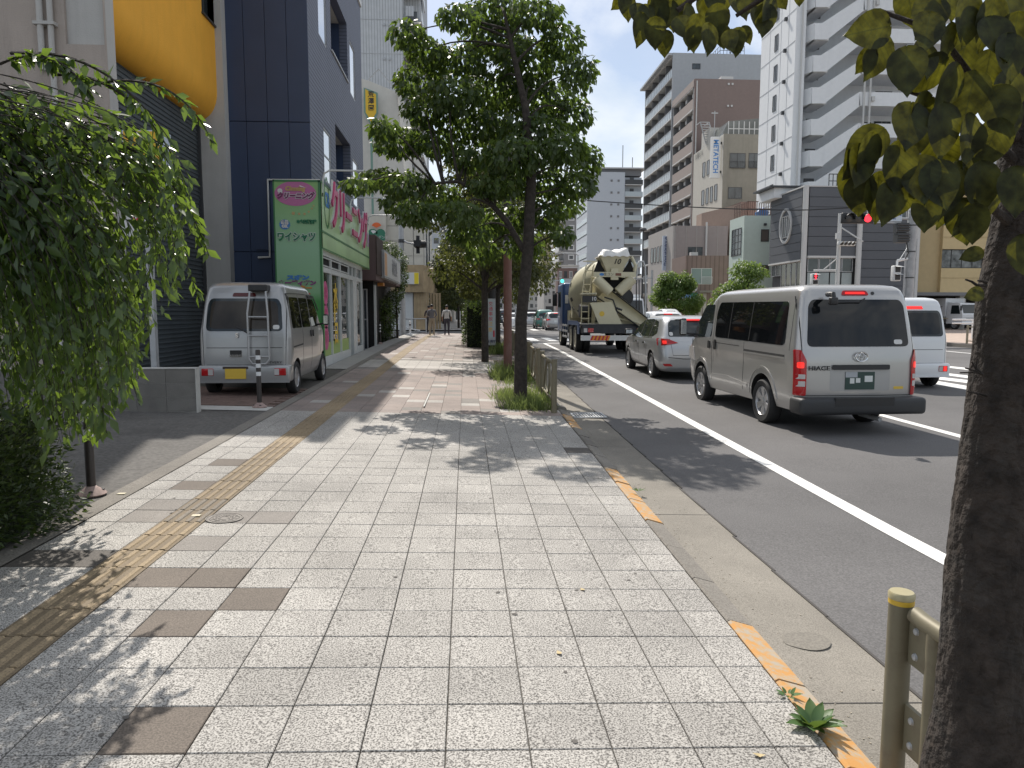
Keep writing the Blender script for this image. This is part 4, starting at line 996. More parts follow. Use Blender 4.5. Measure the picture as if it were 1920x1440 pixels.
def balcony_block(root, X, Y0, Y1, z0, z1, fh, rail_m, wall_m, slab_m, depth=1.5, rail_h=1.15, frame_w=.35, units=4, ac=False, glassy=False, top_eave=0.0, pane_px=False):
    """street facade facing -X: floors of slab, rail, party walls, windows"""
    P = Fneg(X)
    n = int((z1 - z0) / fh + 1e-6)
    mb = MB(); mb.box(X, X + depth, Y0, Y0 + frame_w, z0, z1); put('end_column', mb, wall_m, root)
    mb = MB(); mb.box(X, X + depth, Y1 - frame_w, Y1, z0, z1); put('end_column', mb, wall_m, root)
    for k in range(n + 1):
        z = z0 + k * fh
        if z > z1 + .01: break
        mb = MB(); gb(mb, P, Y0 + frame_w, Y1 - frame_w, z - .14, z + .02, -depth, .06); put('slab', mb, slab_m, root)
        if k == n: break
        mb = MB(); gb(mb, P, Y0 + frame_w, Y1 - frame_w, z + .03, z + rail_h, -.06, .0)
        put('balcony_rail', mb, rail_m, root)
        if glassy:
            mb = MB()
            for q in range(units * 4 + 1): u = Y0 + frame_w + (Y1 - Y0 - 2 * frame_w) * q / (units * 4); gb(mb, P, u - .03, u + .03, z + .03, z + rail_h, .0, .03)
            gb(mb, P, Y0 + frame_w, Y1 - frame_w, z + rail_h, z + rail_h + .05, -.07, .05)
            put('rail_posts', mb, M_steel, root)
        mb = MB()
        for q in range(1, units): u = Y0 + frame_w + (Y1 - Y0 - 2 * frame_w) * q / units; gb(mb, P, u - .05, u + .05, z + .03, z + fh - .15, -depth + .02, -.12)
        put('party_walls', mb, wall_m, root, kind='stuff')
        w_ = (Y1 - Y0 - 2 * frame_w) / units
        for q in range(units):
            u = Y0 + frame_w + w_ * q
            mb = MB(); gb(mb, P, u + .5, u + w_ - .5, z + .05, z + 2.1, -depth + .01, -depth + .05); put('balcony_window', mb, M_green_glass, root)
            if ac:
                mb = MB(); gb(mb, P, u + .15, u + .95, z + fh - .95, z + fh - .4, -.75, -.4); gb(mb, P, u + 1.1, u + 1.8, z + fh - .85, z + fh - .35, -.8, -.45); put('aircon_units', mb, M_slab, root, kind='stuff')
    return n
X30 = 30.0
YA0, YA1 = s(1262, 130, X30)[0], s(1209.5, 190, X30)[0]
zA = s(1262, 100, X30)[1]
ta = building('glass_balcony_tower', (X30 + 8, YA0 + 8, 0), 'tall blue grey apartment tower with rows of pale glass balconies')
zfl = [s(1259, y, X30)[1] for y in (131, 282)]; fhA = (zfl[0] - zfl[1]) / 4
xA1 = c(1370, 200, YA0)[0]
mb = MB(); mb.box(X30 + 1.5, xA1 + 6, YA0 + .1, YA1 + .5, 0, zA); put('body', mb, M_tgrey, ta)
mb = MB(); mb.box(X30 - .1, xA1 + 6, YA0 - .1, YA0 + .1, 0, zA); put('side_wall', mb, M_tgrey, ta)
mb = MB(); mb.box(X30 - .7, X30 + 1.6, YA0, YA1 + .8, zA - .3, zA); put('eave', mb, M_tgrey, ta)
nA = int(zA / fhA); zb = zA - .3 - nA * fhA
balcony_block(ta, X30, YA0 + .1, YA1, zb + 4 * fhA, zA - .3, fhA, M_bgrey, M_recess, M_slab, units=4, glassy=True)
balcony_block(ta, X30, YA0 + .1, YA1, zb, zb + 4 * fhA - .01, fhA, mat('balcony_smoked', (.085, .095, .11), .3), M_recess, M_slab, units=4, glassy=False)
(xa, za), (xb, zb_) = c(1298, 119, YA0 - .1), c(1313, 130, YA0 - .1)
window(ta, Fcam(YA0 - .1), xa, xb, zb_, za, M_frame)
(xa, za), (xb, zb2) = c(1351, 104, YA0 - .5), c(1394, 147, YA0 - .5)
YS = YA0 + 3
(xa, za), (xb, _) = c(1350, 103, YS), c(1394, 147, YS)
M_brickp = mat('rooftop_brick', (.24, .185, .165), .8)
mb = MB(); mb.box(xa, xb, YS, YS + 5, zA - 4, za); put('stair_tower', mb, M_brickp, ta)
(u0, v1), (u1, v0) = c(1352.5, 120, YS), c(1363, 141, YS)
window(ta, Fcam(YS), u0, u1, v0, v1, M_framew, nv=0, name='stair_door')
(u0, v1), (u1, v0) = c(1374, 120, YS), c(1386, 132, YS)
window(ta, Fcam(YS), u0, u1, v0, v1, M_frame)
def railing(name, root, p0, p1, h, m, n=8, r=.03, bars=2):
    p0, p1 = Vector(p0), Vector(p1); mb = MB()
    for k in range(n + 1): q = p0.lerp(p1, k / n); mb.tube([q, q + Vector((0, 0, h))], r, 5)
    for b in range(bars): z = Vector((0, 0, h * (b + 1) / bars)); mb.tube([p0 + z, p1 + z], r, 5)
    return put(name, mb, m, root, smooth=60)
railing('roof_railing', ta, (xa, YS, za), (xb, YS, za), 1.3, M_frame, 7, .04)
railing('roof_railing', ta, (xa, YS, za), (xa, YS + 5, za), 1.3, M_frame, 5, .04)
mb = MB(); xq = c(1369, 120, YS)[0]
for dx in (-.25, .25): mb.tube([(xq + dx, YS - .2, zA - .3), (xq + dx, YS - .2, za + 1.2)], .035, 5)
for k in range(12): mb.tube([(xq - .25, YS - .2, zA + k * .4), (xq + .25, YS - .2, zA + k * .4)], .025, 4)
put('roof_ladder', mb, M_frame, ta)
mb = MB()
for (x, y, h) in ((1302, 98, 1.6), (1323, 98, 1.0), (1371, 80, 4.0)):
    u, v = c(x, y, YA0 + 1.5); mb.tube([(u, YA0 + 1.5, zA - .1), (u, YA0 + 1.5, zA + h)], .05, 5)
put('antenna', mb, M_frame, ta, kind='stuff')
for i, (x0, x1, y0, y1) in enumerate(((1396, 1404, 110, 147), (1405, 1414, 116, 150), (1412, 1429, 122, 142))):
    (u0, v1), (u1, v0) = c(x0, y0, YS), c(x1, y1, YS); mb = MB(); mb.box(u0, u1, YS, YS + 3, v0 - 3, v1); put('roof_plant', mb, M_frame if i else M_recess, ta)
YB_0, YB_1 = s(1303, 150, X30)[0], YA0 - .3
tb = building('brown_apartment_block', (X30 + 8, YB_0 + 6, 0), 'brown tiled apartment block with tan balconies and air conditioner units')
zB = s(1303, 148, X30)[1]
xB1 = c(1424, 200, YB_0)[0]
mb = MB(); mb.box(X30 + 1.5, xB1, YB_0 + .1, YB_1, 0, zB); put('body', mb, M_brownw, tb)
mb = MB(); mb.box(X30 - .05, xB1, YB_0 - .15, YB_0 + .1, 0, zB); put('side_wall', mb, M_brownw, tb)
mb = MB(); mb.box(X30 - .1, X30 + 1.6, YB_0 + .1, YB_1, zB - .9, zB); put('parapet', mb, M_brownb, tb)
zf2 = [s(1300, y, X30)[1] for y in (196, 354)]; fhB = (zf2[0] - zf2[1]) / 4
zb = zB - .9 - 8 * fhB
balcony_block(tb, X30, YB_0 + .1, YB_1, zb, zB - .9, fhB, M_brownb, M_recess, M_slab, units=3, ac=True, rail_h=1.35, frame_w=.5)
for (x, y) in ((1366, 158), (1373, 158), (1364.5, 199), (1371.5, 199)):
    u, v = c(x, y, YB_0 - .15); mb = MB(); mb.box(u - .12, u + .12, YB_0 - .3, YB_0 - .152, v - .12, v + .12); put('vent_cap', mb, M_slab, tb)
u0, _ = c(1307, 150, YB_0 - .2); mb = MB(); mb.tube([(u0, YB_0 - .25, 2), (u0, YB_0 - .25, zB - .3)], .09, 6); put('downpipe', mb, M_slab, tb)
(u0, v0), (u1, _) = c(1351, 147, YB_0 + .5), c(1374, 147, YB_0 + .5); mb = MB(); mb.box(u0, u1, YB_0 + .3, YB_0 + 3, zB, zB + .5); put('roof_box', mb, M_slab, tb)
for k in range(7):
    z = zB - 3 - k * fhB; u = xB1
    mb = MB(); mb.box(u, u + 2.4, YB_0 + 1, YB_0 + 4, z - .15, z); put('slab', mb, M_slab, tb)
    railing('balcony_rail', tb, (u + .05, YB_0 + 1, z), (u + 2.3, YB_0 + 1, z), 1.1, M_frame, 6, .03)
mb = MB(); mb.box(xB1, xB1 + 3, YB_0 + 4, YB_0 + 8, 0, zB - 1.2); put('rear_wing', mb, M_recess, tb)
YC_0 = s(1357, 255, X30)[0]
tcx = building('cream_office', (X30 + 6, YC_0 + 5, 0), 'cream and khaki office building with a tall white vertical sign and glazed roof room')
zC = s(1357, 251, X30)[1]; xC1 = c(1425, 300, YC_0)[0]
M_offc = mat('office_cream', (.50, .48, .43), .8, var=.05, stain=.15, sscale=.4, streak=True); M_offk = mat('office_khaki', (.235, .22, .185), .85, var=.06, stain=.25, sscale=.5, streak=True)
mb = MB(); mb.box(X30, X30 + .3, YC_0 + .01, YB_0 - .2, 0, zC); put('street_wall', mb, M_offc, tcx)
mb = MB(); mb.box(X30 + .3, xC1 + 1, YC_0 + .2, YB_0 - .2, 0, zC - .2); put('body', mb, M_offk, tcx)
u_ = c(1364, 300, YC_0)[0]
mb = MB(); mb.box(X30 + .001, u_, YC_0 - .1, YC_0 + .2, 0, zC); mb.box(u_, xC1 + 1, YC_0, YC_0 + .2, 0, zC); put('side_wall', mb, M_offk, tcx)
P_ = Fcam(YC_0)
for (x0, x1, y0, y1, rl) in ((1368.5, 1397, 287, 315, True), (1404, 1424.5, 287, 315, True), (1365.5, 1390.5, 351, 373, False)):
    (u0, v1), (u1, v0) = c(x0, y0, YC_0), c(x1, y1, YC_0); window(tcx, P_, u0, u1, v0, v1, M_frame, nv=1, rail=rl)
for (x0, x1, ya, yb) in ((1318, 1322.5, 306, 333), (1326, 1330.5, 302, 329), (1316, 1320.5, 358, 386), (1324, 1328.5, 354, 383), (1332, 1336.5, 351, 380), (1340, 1345, 347, 377), (1314, 1318.5, 411, 440), (1322.5, 1327.5, 408, 440), (1331, 1335.5, 405, 440), (1339, 1344, 402, 440)):
    a, v1 = s(x0, ya, X30); b, _ = s(x1, ya, X30); v0 = s(x0, yb, X30)[1]; window(tcx, Fneg(X30), b, a, v0, v1, M_frame, nv=0)
ys1, zs1 = s(1337, 263, X30 - .5); ys0, _ = s(1346.5, 263, X30 - .5); zs0 = s(1340, 336, X30 - .5)[1]
vs_ = thing('vertical_sign', (X30 - .3, ys0, zs0), 'white vertical sign with blue METATECH lettering on the cream office', 'sign')
mb = MB(); mb.box(X30 - 1.3, X30 - .2, ys0, ys0 + .35, zs0, zs1); put('sign_box', mb, M_wht, vs_)
text(vs_, (X30 - .75, ys0 - .02, (zs0 + zs1) / 2 + .1), 'METATECH', .82, M_blue, ((0, 0, -1), (1, 0, 0)), offset=.02, sx=.92)
mb = MB()
for z in (zs0 + .6, zs1 - .8): mb.box(X30 - .2, X30 - .001, ys0 + .1, ys0 + .3, z, z + .25)
put('sign_bracket', mb, M_frame, vs_, kind='stuff')
a, v = s(1311, 291, X30); text(tcx, (X30 - .04, a, v), '太陽ビル', .8, mat('letter_grey', (.25, .24, .22), .5), 'neg')
(u0, v1), (u1, _) = c(1366, 229, YC_0 + 1), c(1425, 222, YC_0 + 1)
mb = MB(); mb.prism([(u0 - .6, zC), (u0 - .6, zC + .4), (u0, v1 + .1), (u1 + 1, v1 + .6), (u1 + 1, zC)], lambda a, b: (a, YC_0 + 1, b), lambda a, b: (a, YC_0 + 9, b)); put('roof_room', mb, mat('roof_room_glass', (.12, .13, .125), .2, var=.4, vscale=.5), tcx)
mb = MB()
for k in range(7):
    u = u0 + (u1 - u0) * k / 6; gb(mb, Fcam(YC_0 + 1), u - .05, u + .05, zC, v1 + .1, .0, .05)
gb(mb, Fcam(YC_0 + 1), u0, u1, (zC + v1) / 2, (zC + v1) / 2 + .1, 0, .04); gb(mb, Fcam(YC_0 + 1), u0 - .6, u1 + 1, zC - .0, zC + .12, .0, .07); put('glazing_bars', mb, M_slab, tcx)
Yl = YC_0 + 6
(u0, v1), (u1, v0) = c(1313, 229, Yl), c(1328, 270, Yl)
mb = MB()
for d in (0, 1.1): mb.tube([(u0 + d, Yl, v1), (u1 + d - .3, Yl, v0)], .08, 5); mb.tube([(u0 + d, Yl, v1), (u0 + d, Yl + 1.6, v1)], .06, 5)
for k in range(10): t = k / 9; mb.box(u0 + (u1 - u0 - .3) * t, u0 + (u1 - u0 - .3) * t + 1.1, Yl - .1, Yl + .15, v1 + (v0 - v1) * t - .03, v1 + (v0 - v1) * t + .03)
put('roof_stair', mb, M_steel, tcx)
(u0, v1) = c(1340.5, 208, YC_0 + 3); mb = MB(); mb.tube([(u0, YC_0 + 3, zC), (u0, YC_0 + 3, v1)], .05, 5); mb.box(u0 - .4, u0 + .4, YC_0 + 2.95, YC_0 + 3.05, v1 - .3, v1 - .2); put('antenna', mb, M_steel, tcx)
(u0, v1), (u1, v0) = c(1331, 239, YC_0 + 5), c(1358, 270, YC_0 + 5); mb = MB(); mb.box(u0, u1 + 1, YC_0 + 5, YC_0 + 8, zC - .3, v1); put('roof_hut', mb, M_concl, tcx)
YR = YC_0 - 4
(u0, v1), (u1, _) = c(1360, 378, YR), c(1425, 376, YR); (uq, _) = c(1390, 376, YR)
ann = building('brown_annex', (u1, YR + 3, 0), 'low reddish brown annex with roof rail behind the mint coloured building')
M_red = mat('reddish_tile', (.235, .15, .125), .8, var=.08)
mb = MB(); mb.box(uq, u1 + 3, YR, YR + 6, 0, v1); put('wall', mb, M_red, ann)
mb = MB(); mb.prism([(u0, YR + 8), (uq, YR), (uq, YR + 10), (u0, YR + 10)], lambda a, b: (a, b, 0), lambda a, b: (a, b, v1 - .2)); put('street_wall', mb, mat('tan_wall', (.33, .25, .205), .85, var=.06), ann)
(a0, b1), (a1, b0) = c(1362, 412, YR + 7), c(1368, 425, YR + 7)
te = building('white_stair_tower', (38, 70, 0), 'tall white apartment tower with zigzag outside stair parapets and small square windows')
M_wt = mat('white_tile_wall', (.76, .775, .79), .7, var=.03, stain=.12, sscale=.25, streak=True, staincol=(.42, .43, .45))
XE = 30.0; YE1, YE0 = s(1424, 200, XE)[0], s(1487, 200, XE)[0]
xe1 = c(1506, 200, YE0)[0]; xeR = c(1803, 100, YE0)[0]
ZT = 42
mb = MB(); mb.box(XE, xe1 - .02, YE0 + .0, YE1, 0, ZT); put('end_block', mb, M_wt, te)
mb = MB(); mb.box(xe1 - .02, xeR, YE0 + 3.0, YE1 - .1, 0, ZT); put('body', mb, M_wt, te)
zrows = [s(1449, y, XE)[1] for y in (87, 360)]; fhE = (zrows[0] - zrows[1]) / 5
for k in range(-1, 12):
    z = zrows[1] + k * fhE
    a, b = s(1449, 200, XE)[0], s(1455, 200, XE)[0]
    if z < 40: window(te, Fneg(XE), b, a, z - .75, z + .75, M_frame)
    y_, _ = s(1470, 200, XE); mb = MB(); gb(mb, Fneg(XE), y_ - .12, y_ + .12, z + 1.2, z + 1.5, 0, .25); put('vent_cap', mb, M_frame, te)
    mb = MB(); gb(mb, Fneg(XE), YE0, YE1, z - 1.25, z - 1.2, 0.002, .02); put('joint_band', mb, M_steel, te)
mb = MB()
for x in (1440, 1460, 1474): y_, _ = s(x, 200, XE); gb(mb, Fneg(XE), y_ - .02, y_ + .02, 8, ZT, .002, .015)
put('joint_lines', mb, M_steel, te, kind='stuff')
YF = YE0 - .3
def cc(x, y): return c(x, y, YF)
base = [(1508, 172), (1519, 164), (1536, 165), (1613, 118), (1640, 118)]
lowr = [(1640, 146), (1615, 146), (1545, 197), (1520, 197), (1508, 203)]
P0 = [cc(*p) for p in [(1507, 224), (1520, 223), (1534, 223), (1612, 172), (1725, 172), (1725, 199), (1613, 198), (1544, 253), (1520, 253), (1507, 258)]]
step = (cc(1520, 223)[1] - cc(1520, 282)[1])
for k in range(-3, 8):
    poly = [(u, v + k * step) for u, v in P0]
    if min(v for u, v in poly) > 40: continue
    left = [poly[0], poly[1], poly[2], poly[3], poly[6], poly[7], poly[8], poly[9]]
    mb = MB(); mb.prism([poly[1], poly[2], poly[3], poly[6], poly[7], poly[8]], lambda a, b: (a, YF, b), lambda a, b: (a, YF + .2, b)); put('stair_parapet', mb, M_wt, te)
    mb = MB(); x1_ = xeR if k % 1 == 0 else poly[4][0]
    mb.box(poly[3][0] + .005, x1_, YF, YF + .2, poly[6][1], poly[3][1]); put('corridor_parapet', mb, M_wt, te)
    mb = MB(); mb.prism([(poly[1][0] - .02, YF), (poly[1][0] - .6, YF + 1.3), (poly[1][0] - .6, YF + 3), (poly[1][0] + .2, YF + 3), (poly[1][0] + .2, YF + .25), (poly[1][0] + .18, YF + .25)], lambda a, b: (a, b, poly[8][1] + .0), lambda a, b: (a, b, poly[1][1] - .0)); put('landing_parapet', mb, M_wt, te)
    mb = MB(); mb.box(poly[1][0], poly[2][0] + .8, YF + .2, YF + 3, poly[8][1], poly[8][1] + .2); put('landing_slab', mb, M_wt, te)
    mb = MB(); mb.prism([(poly[7][0], poly[7][1]), (poly[7][0], poly[7][1] + .2), (poly[6][0], poly[6][1] + .2), (poly[6][0], poly[6][1])], lambda a, b: (a, YF + .21, b), lambda a, b: (a, YF + 3, b)); put('stair_flight', mb, M_wt, te)
    mb = MB(); mb.box(poly[6][0], xeR, YF + .2, YE0 + 3, poly[6][1], poly[6][1] + .15); put('corridor_slab', mb, M_wt, te)
    z = poly[6][1]
    P_ = Fcam(YE0 + 3)
    for q, (x, w_, h0, h1, g) in enumerate(((1622, 12, .2, 2.2, M_frame), (1640, 14, 1.0, 2.3, M_green_glass), (1655, 16, 1.0, 2.3, M_green_glass), (1692, 12, .2, 2.2, M_frame), (1710, 28, 1.0, 2.3, M_green_glass))):
        u0 = c(x, 200, YE0 + 3)[0]; u1 = c(x + w_, 200, YE0 + 3)[0]; window(te, P_, u0, u1, z + h0, z + h1, M_frame, g, nv=1 if w_ > 12 else 0, name='window' if h0 > .5 else 'door')
    u0 = c(1512, 200, YE0 + 3)[0]; window(te, P_, u0, u0 + 1.0, poly[8][1] + .3, poly[8][1] + 2.3, M_frame, M_recess, nv=0, name='door')
    u0, v0_ = c(1712, 110, YF)
    mb = MB(); gb(mb, P_, c(1632, 200, YF)[0], c(1638, 200, YF)[0], z + .4, z + .8, 3.35, 3.5); put('meter_box', mb, M_slab, te)
mb = MB()
for x in (1618, 1629): u, _ = cc(x, 200); mb.tube([(u, YF - .12, 6), (u, YF - .12, 41)], .09, 6)
u = c(1499, 200, YE0 - .2)[0]; mb.tube([(u, YE0 - .2, 6), (u, YE0 - .2, 41)], .08, 6); put('downpipes', mb, M_slab, te, kind='stuff')
(u0, v1), (u1, v0) = cc(1700, 83), cc(1738, 113); window(te, Fcam(YF), u0, u1, v0, v1, M_steel, nv=2)
XF = 25.0; YF0, YF1 = s(1509.5, 350, XF)[0], s(1446, 375, XF)[0]
tf = building('dark_grey_building', (XF + 6, YF0 + 4, 0), 'dark grey clad building with an oval window and pale corner posts')
zF = s(1509, 350, XF)[1]
M_dg = mat('dark_grey_cladding', (.098, .105, .118), .6, var=.05, vscale=1)
zw = s(1509, 485, XF)[1]
xF1 = c(1722, 400, YF0)[0]
mb = MB(); mb.box(XF + .35, xF1, YF0 + .35, YF1, 0, zF - .05); put('body', mb, mat('dark_grey_core', (.06, .063, .068), .7), tf)
def clad(P, u0, u1, v0, v1, n, nm='cladding_panel', hole=None):
    h = (v1 - v0) / n
    for k in range(n):
        a, b = v0 + k * h, v0 + (k + 1) * h - .03
        segs = [(u0, u1)]
        for q0, q1 in segs:
            mb = MB(); gb(mb, P, q0, q1, a, b, -.34, 0.0); put(nm, mb, M_dg, tf)
clad(Fneg(XF), YF0 + .35, YF1, zw, zF, 8)
xc1 = c(1609, 450, YF0)[0]
clad(Fcam(YF0), XF + .4, xc1 - .1, zw + .25, zF, 7)
zlow = c(1650, 540, YF0)[1]
clad(Fcam(YF0), xc1 + .15, xF1 - .1, .3, zF, 16)
for (x, y) in ((XF + .15, YF0 + .1), (xc1 + .02, YF0 - .12), (xF1 - .02, YF0 - .05)):
    mb = MB(); mb.tube([(x, y, 0), (x, y, zF + .1)], .2, 12); put('corner_post', mb, M_slab, tf, smooth=40)
mb = MB(); gb(mb, Fneg(XF), YF0, YF1, zF + .001, zF + .1, -.4, .05); gb(mb, Fneg(XF), YF0 + .3, YF1, zw - .12, zw - .001, -.3, .06); gb(mb, Fcam(YF0), XF + .4, xc1, zw + .1, zw + .249, -.3, .06); gb(mb, Fcam(YF0), XF, xF1, zF + .001, zF + .08, -.3, .03); put('trim', mb, M_slab, tf)
for k in range(6):
    a = YF0 + .4 + (YF1 - YF0 - .5) * k / 6; b = YF0 + .4 + (YF1 - YF0 - .5) * (k + 1) / 6
    window(tf, Fneg(XF + .2), a, b - .05, 1.2 if k < 4 else 4.5, zw - .13, M_steel, nv=0, nh=0)
for k in range(4):
    a = XF + .5 + (xc1 - XF - .7) * k / 4; b = XF + .5 + (xc1 - XF - .7) * (k + 1) / 4
    window(tf, Fcam(YF0 + .2), a, b - .04, 4.6, zw + .09, M_steel, M_green_glass, nv=0)
    mb = MB(); gb(mb, Fcam(YF0 + .2), a + .03, b - .07, .3, 4.55, 0, .02); put('lower_pane', mb, mat('frosted_pane', (.30, .34, .34), .3, var=.2, vscale=.7), tf)
ov = MB(); (yo, zo) = s(1474, 424, XF); n = 40; vs = []
for k in range(n):
    a = 2 * math.pi * k / n
    for q, w_ in ((1.0, .0), (1.0, .12), (.86, .12), (.86, .0)): vs.append((XF - .002 - w_, yo + 1.03 * q * math.cos(a), zo + 1.35 * q * math.sin(a)))
ov.add(vs, [(4 * k + i, 4 * k + i + 1, (4 * k + i + 1 + 4) % (4 * n), (4 * k + i + 4) % (4 * n)) for k in range(n) for i in range(3)])
fo = put('oval_window', ov, M_slab, tf, smooth=40)
ov = MB(); ov.add([(XF - .01, yo + .9 * math.cos(2 * math.pi * k / n), zo + 1.18 * math.sin(2 * math.pi * k / n)) for k in range(n)], [tuple(range(n))]); put('pane', ov, M_dg, fo)
window(tf, Fneg(XF + .0), yo - .55, yo + .55, zo - .9, zo + .75, M_slab, nv=2, nh=0, w=.1, w0=.02)
YH = YF1 - 2
(u0, v1), (u1, v0) = c(1452, 352, YH), c(1500, 372, YH)
mb = MB(); mb.box(u0, u1, YH, YH + 3, zF - .2, v1); put('roof_hut', mb, M_wt, tf)
mb = MB(); mb.box(u0 - .5, u1 + 3, YH - .4, YH + 3, v1, v1 + .12); put('hut_roof', mb, M_frame, tf)
railing('roof_railing', tf, (XF + 2, YF0 + .4, zF), (xF1 - 4, YF0 + .4, zF), 1.0, M_frame, 9, .035)
(u0, v1), (u1, v0) = c(1615, 383, YF0 - .4), c(1700, 402, YF0 - .4)
window(tf, Fcam(YF0 - .0), c(1625, 390, YF0)[0], c(1700, 390, YF0)[0], v0 - .3, v1, M_slab, nv=3)
YG = YF0 + 1.0
tg = building('ochre_building', (34, YG + 5, 0), 'ochre yellow building with wide dark windows above an open garage')
M_och = mat('ochre_tile', (.58, .455, .25), .75, var=.05); M_och2 = mat('ochre_tile_shade', (.46, .36, .20), .75, var=.05)
(g0, gz1), (g1, _) = c(1722, 360, YG), c(1990, 360, YG); gz0 = c(1760, 548, YG)[1]; xgm = c(1768, 450, YG)[0]
mb = MB(); mb.box(g0, g1, YG + .3, YG + 12, gz0, gz1); put('wall', mb, M_och2, tg)
mb = MB(); P_ = Fcam(YG + .3)
HG = []
for (x0, x1, y0, y1) in ((1770, 1840, 386, 423), (1767, 1845, 467, 503)): (u0, v1), (u1, v0) = c(x0, y0, YG), c(x1, y1, YG); HG.append((u0, u1, v0, v1))
wallholes(mb, Fcam(YG), xgm, g1, gz0, gz1, -.29, 0, HG); put('front_wall', mb, M_och, tg)
for h in HG: window(tg, Fcam(YG + .2), h[0] + .01, h[1] - .01, h[2] + .01, h[3] - .01, M_black, mat('curtained_glass', (.14, .15, .15), .15, var=.9, vscale=2.2), nv=3)
mb = MB(); mb.box(g0 + .3, g1, YG + 5, YG + 6, 0, gz0); put('garage_back', mb, M_dark, tg)
mb = MB(); mb.box(g0 + .1, g0 + .6, YG + .5, YG + 1, 0, gz0); mb.box(xgm + 2, xgm + 2.5, YG + .5, YG + 1, 0, gz0); put('garage_columns', mb, M_concl, tg, kind='stuff')
mb = MB(); mb.box(g0, g1, YG + .0, YG + 6, gz0 - .25, gz0 - .002); put('garage_lintel', mb, M_recess, tg)
for k in range(4):
    z = gz1 - k * 3.1 - .2; mb = MB(); gb(mb, Fcam(YG), xgm, g1, z - .06, z - .02, .002, .03); put('tile_band', mb, M_och2, tg)
railing('roof_railing', tg, (g0, YG + .5, gz1), (g1, YG + .5, gz1), 1.0, M_steel, 12, .03)
YD = 80.0
(d0, dz1) = c(1262, 423, YD); (d1, _) = c(1365, 424, YD); YD1 = s(1216, 437, d0)[0]
td = building('mauve_grey_building', (d0 + 5, YD + 4, 0), 'two storey mauve grey building with a blue and white vertical kana sign')
M_mg = mat('mauve_grey_wall', (.285, .25, .24), .8, var=.05, stain=.1, sscale=.4, streak=True); M_mg2 = mat('mauve_grey_front', (.40, .375, .355), .8, var=.05)
mb = MB(); mb.box(d0 + .2, d1, YD + .1, YD1, 0, dz1); put('body', mb, M_mg, td)
mb = MB(); mb.box(d0, d0 + .2, YD, YD1, 0, dz1); put('street_wall', mb, M_mg2, td)
mb = MB(); mb.box(d0 + .2, d1, YD, YD + .1, 0, dz1); put('side_wall', mb, M_mg, td)
for k in range(5):
    u = d0 + .3 + k * 1.2; mb = MB(); gb(mb, Fcam(YD), u, u + .04, 0, dz1, .002, .03); put('panel_joint', mb, M_mg2, td)
for (x0, x1, ya, yb) in ((1221, 1224.5, 466, 494), (1226.5, 1230, 465, 493), (1232.5, 1236, 463, 492), (1238.5, 1242, 461, 491)):
    a, v1 = s(x0, ya, d0); b, _ = s(x1, ya, d0); v0 = s(x0, yb, d0)[1]; window(td, Fneg(d0), b, a, v0, v1, M_frame, nv=0)
(u0, v1), (u1, v0) = c(1290, 463, YD), c(1317, 480, YD); window(td, Fcam(YD), u0, u1, v0, v1, M_frame)
u, _ = c(1324, 430, YD); mb = MB(); mb.tube([(u, YD - .15, 5), (u, YD - .15, dz1 + .4)], .1, 6); put('downpipe', mb, M_slab, td)
ya_, _ = s(1254.5, 442, d0 - .6); 
(u0, v1), (u1, v0) = c(1243.5, 442, YD + 2.5), c(1254, 507, YD + 2.5)
kb = thing('kana_sign', (u0, YD + 2.5, v0), 'white vertical sign with dark blue kana hanging on the mauve grey building', 'sign')
mb = MB(); mb.box(u0, u1, YD + 2.5, YD + 2.8, v0, v1); put('sign_box', mb, mat('sign_bluish_white', (.50, .56, .66), .5), kb)
hh = (v1 - v0) / 9.3
for k, ch in enumerate('Gメタルテック㈱'): text(kb, ((u0 + u1) / 2, YD + 2.48, v1 - hh * (k + .7)), ch, hh * .98, mat('kana_navy', (.02, .04, .16), .5), 'cam', offset=.02)
mb = MB(); mb.box(u1 - .01, d0 + .01, YD + 2.55, YD + 2.75, v1 - 1, v1 - .8); mb.box(u1 - .01, d0 + .01, YD + 2.55, YD + 2.75, v0 + .6, v0 + .8); put('sign_bracket', mb, M_frame, kb, kind='stuff')
YH_ = 70.0
(h0, hz), (h1, _) = c(1286, 479, YH_), c(1368, 479, YH_); YH1 = s(1260, 485, h0)[0]
th = building('brown_house', (h0 + 3, YH_ + 3, 0), 'low brown clad house with a pale sliding window behind the street tree')
M_bh = sidingmat('brown_siding', (.22, .155, .13), 2.2, axis=0, dist=.02, strength=.4)
mb = MB(); mb.box(h0, h1, YH_, YH1, 0, hz); put('wall', mb, M_bh, th)
(u0, v1), (u1, v0) = c(1296, 503, YH_), c(1334, 533, YH_)
window(th, Fcam(YH_), u0, u1, v0, v1, M_framew, mat('pale_green_glass', (.22, .29, .27), .15), nv=1, rail=False)
railing('window_rail', th, ((u0 + u1) / 2, YH_ - .2, v0 + .1), (u1, YH_ - .2, v0 + .1), (v1 - v0) * .4, M_framew, 10, .02, 1)
(u0, v1), (u1, v0) = c(1295, 473, YH_ + .5), c(1308, 479, YH_ + .5); mb = MB(); mb.box(u0, u1, YH_ + .4, YH_ + .9, hz, v1); put('aircon_unit', mb, M_slab, th)
for x in (1310, 1318): (u0, v1) = c(x, 550, YH_); mb = MB(); gb(mb, Fcam(YH_), u0, u0 + .35, v1 - 2.2, v1, .0, .05); put('porch_post', mb, M_offc, th)
mb = MB(); (u0, v1), (u1, _) = c(1306, 549, YH_), c(1330, 549, YH_); gb(mb, Fcam(YH_), u0, u1, v1, v1 + .2, 0, 1.0); put('porch_roof', mb, M_offk, th)
YI = 62.0
(i0, iz), (i1, _) = c(1396, 404, YI), c(1447, 404, YI); YI1 = s(1369, 412, i0)[0]
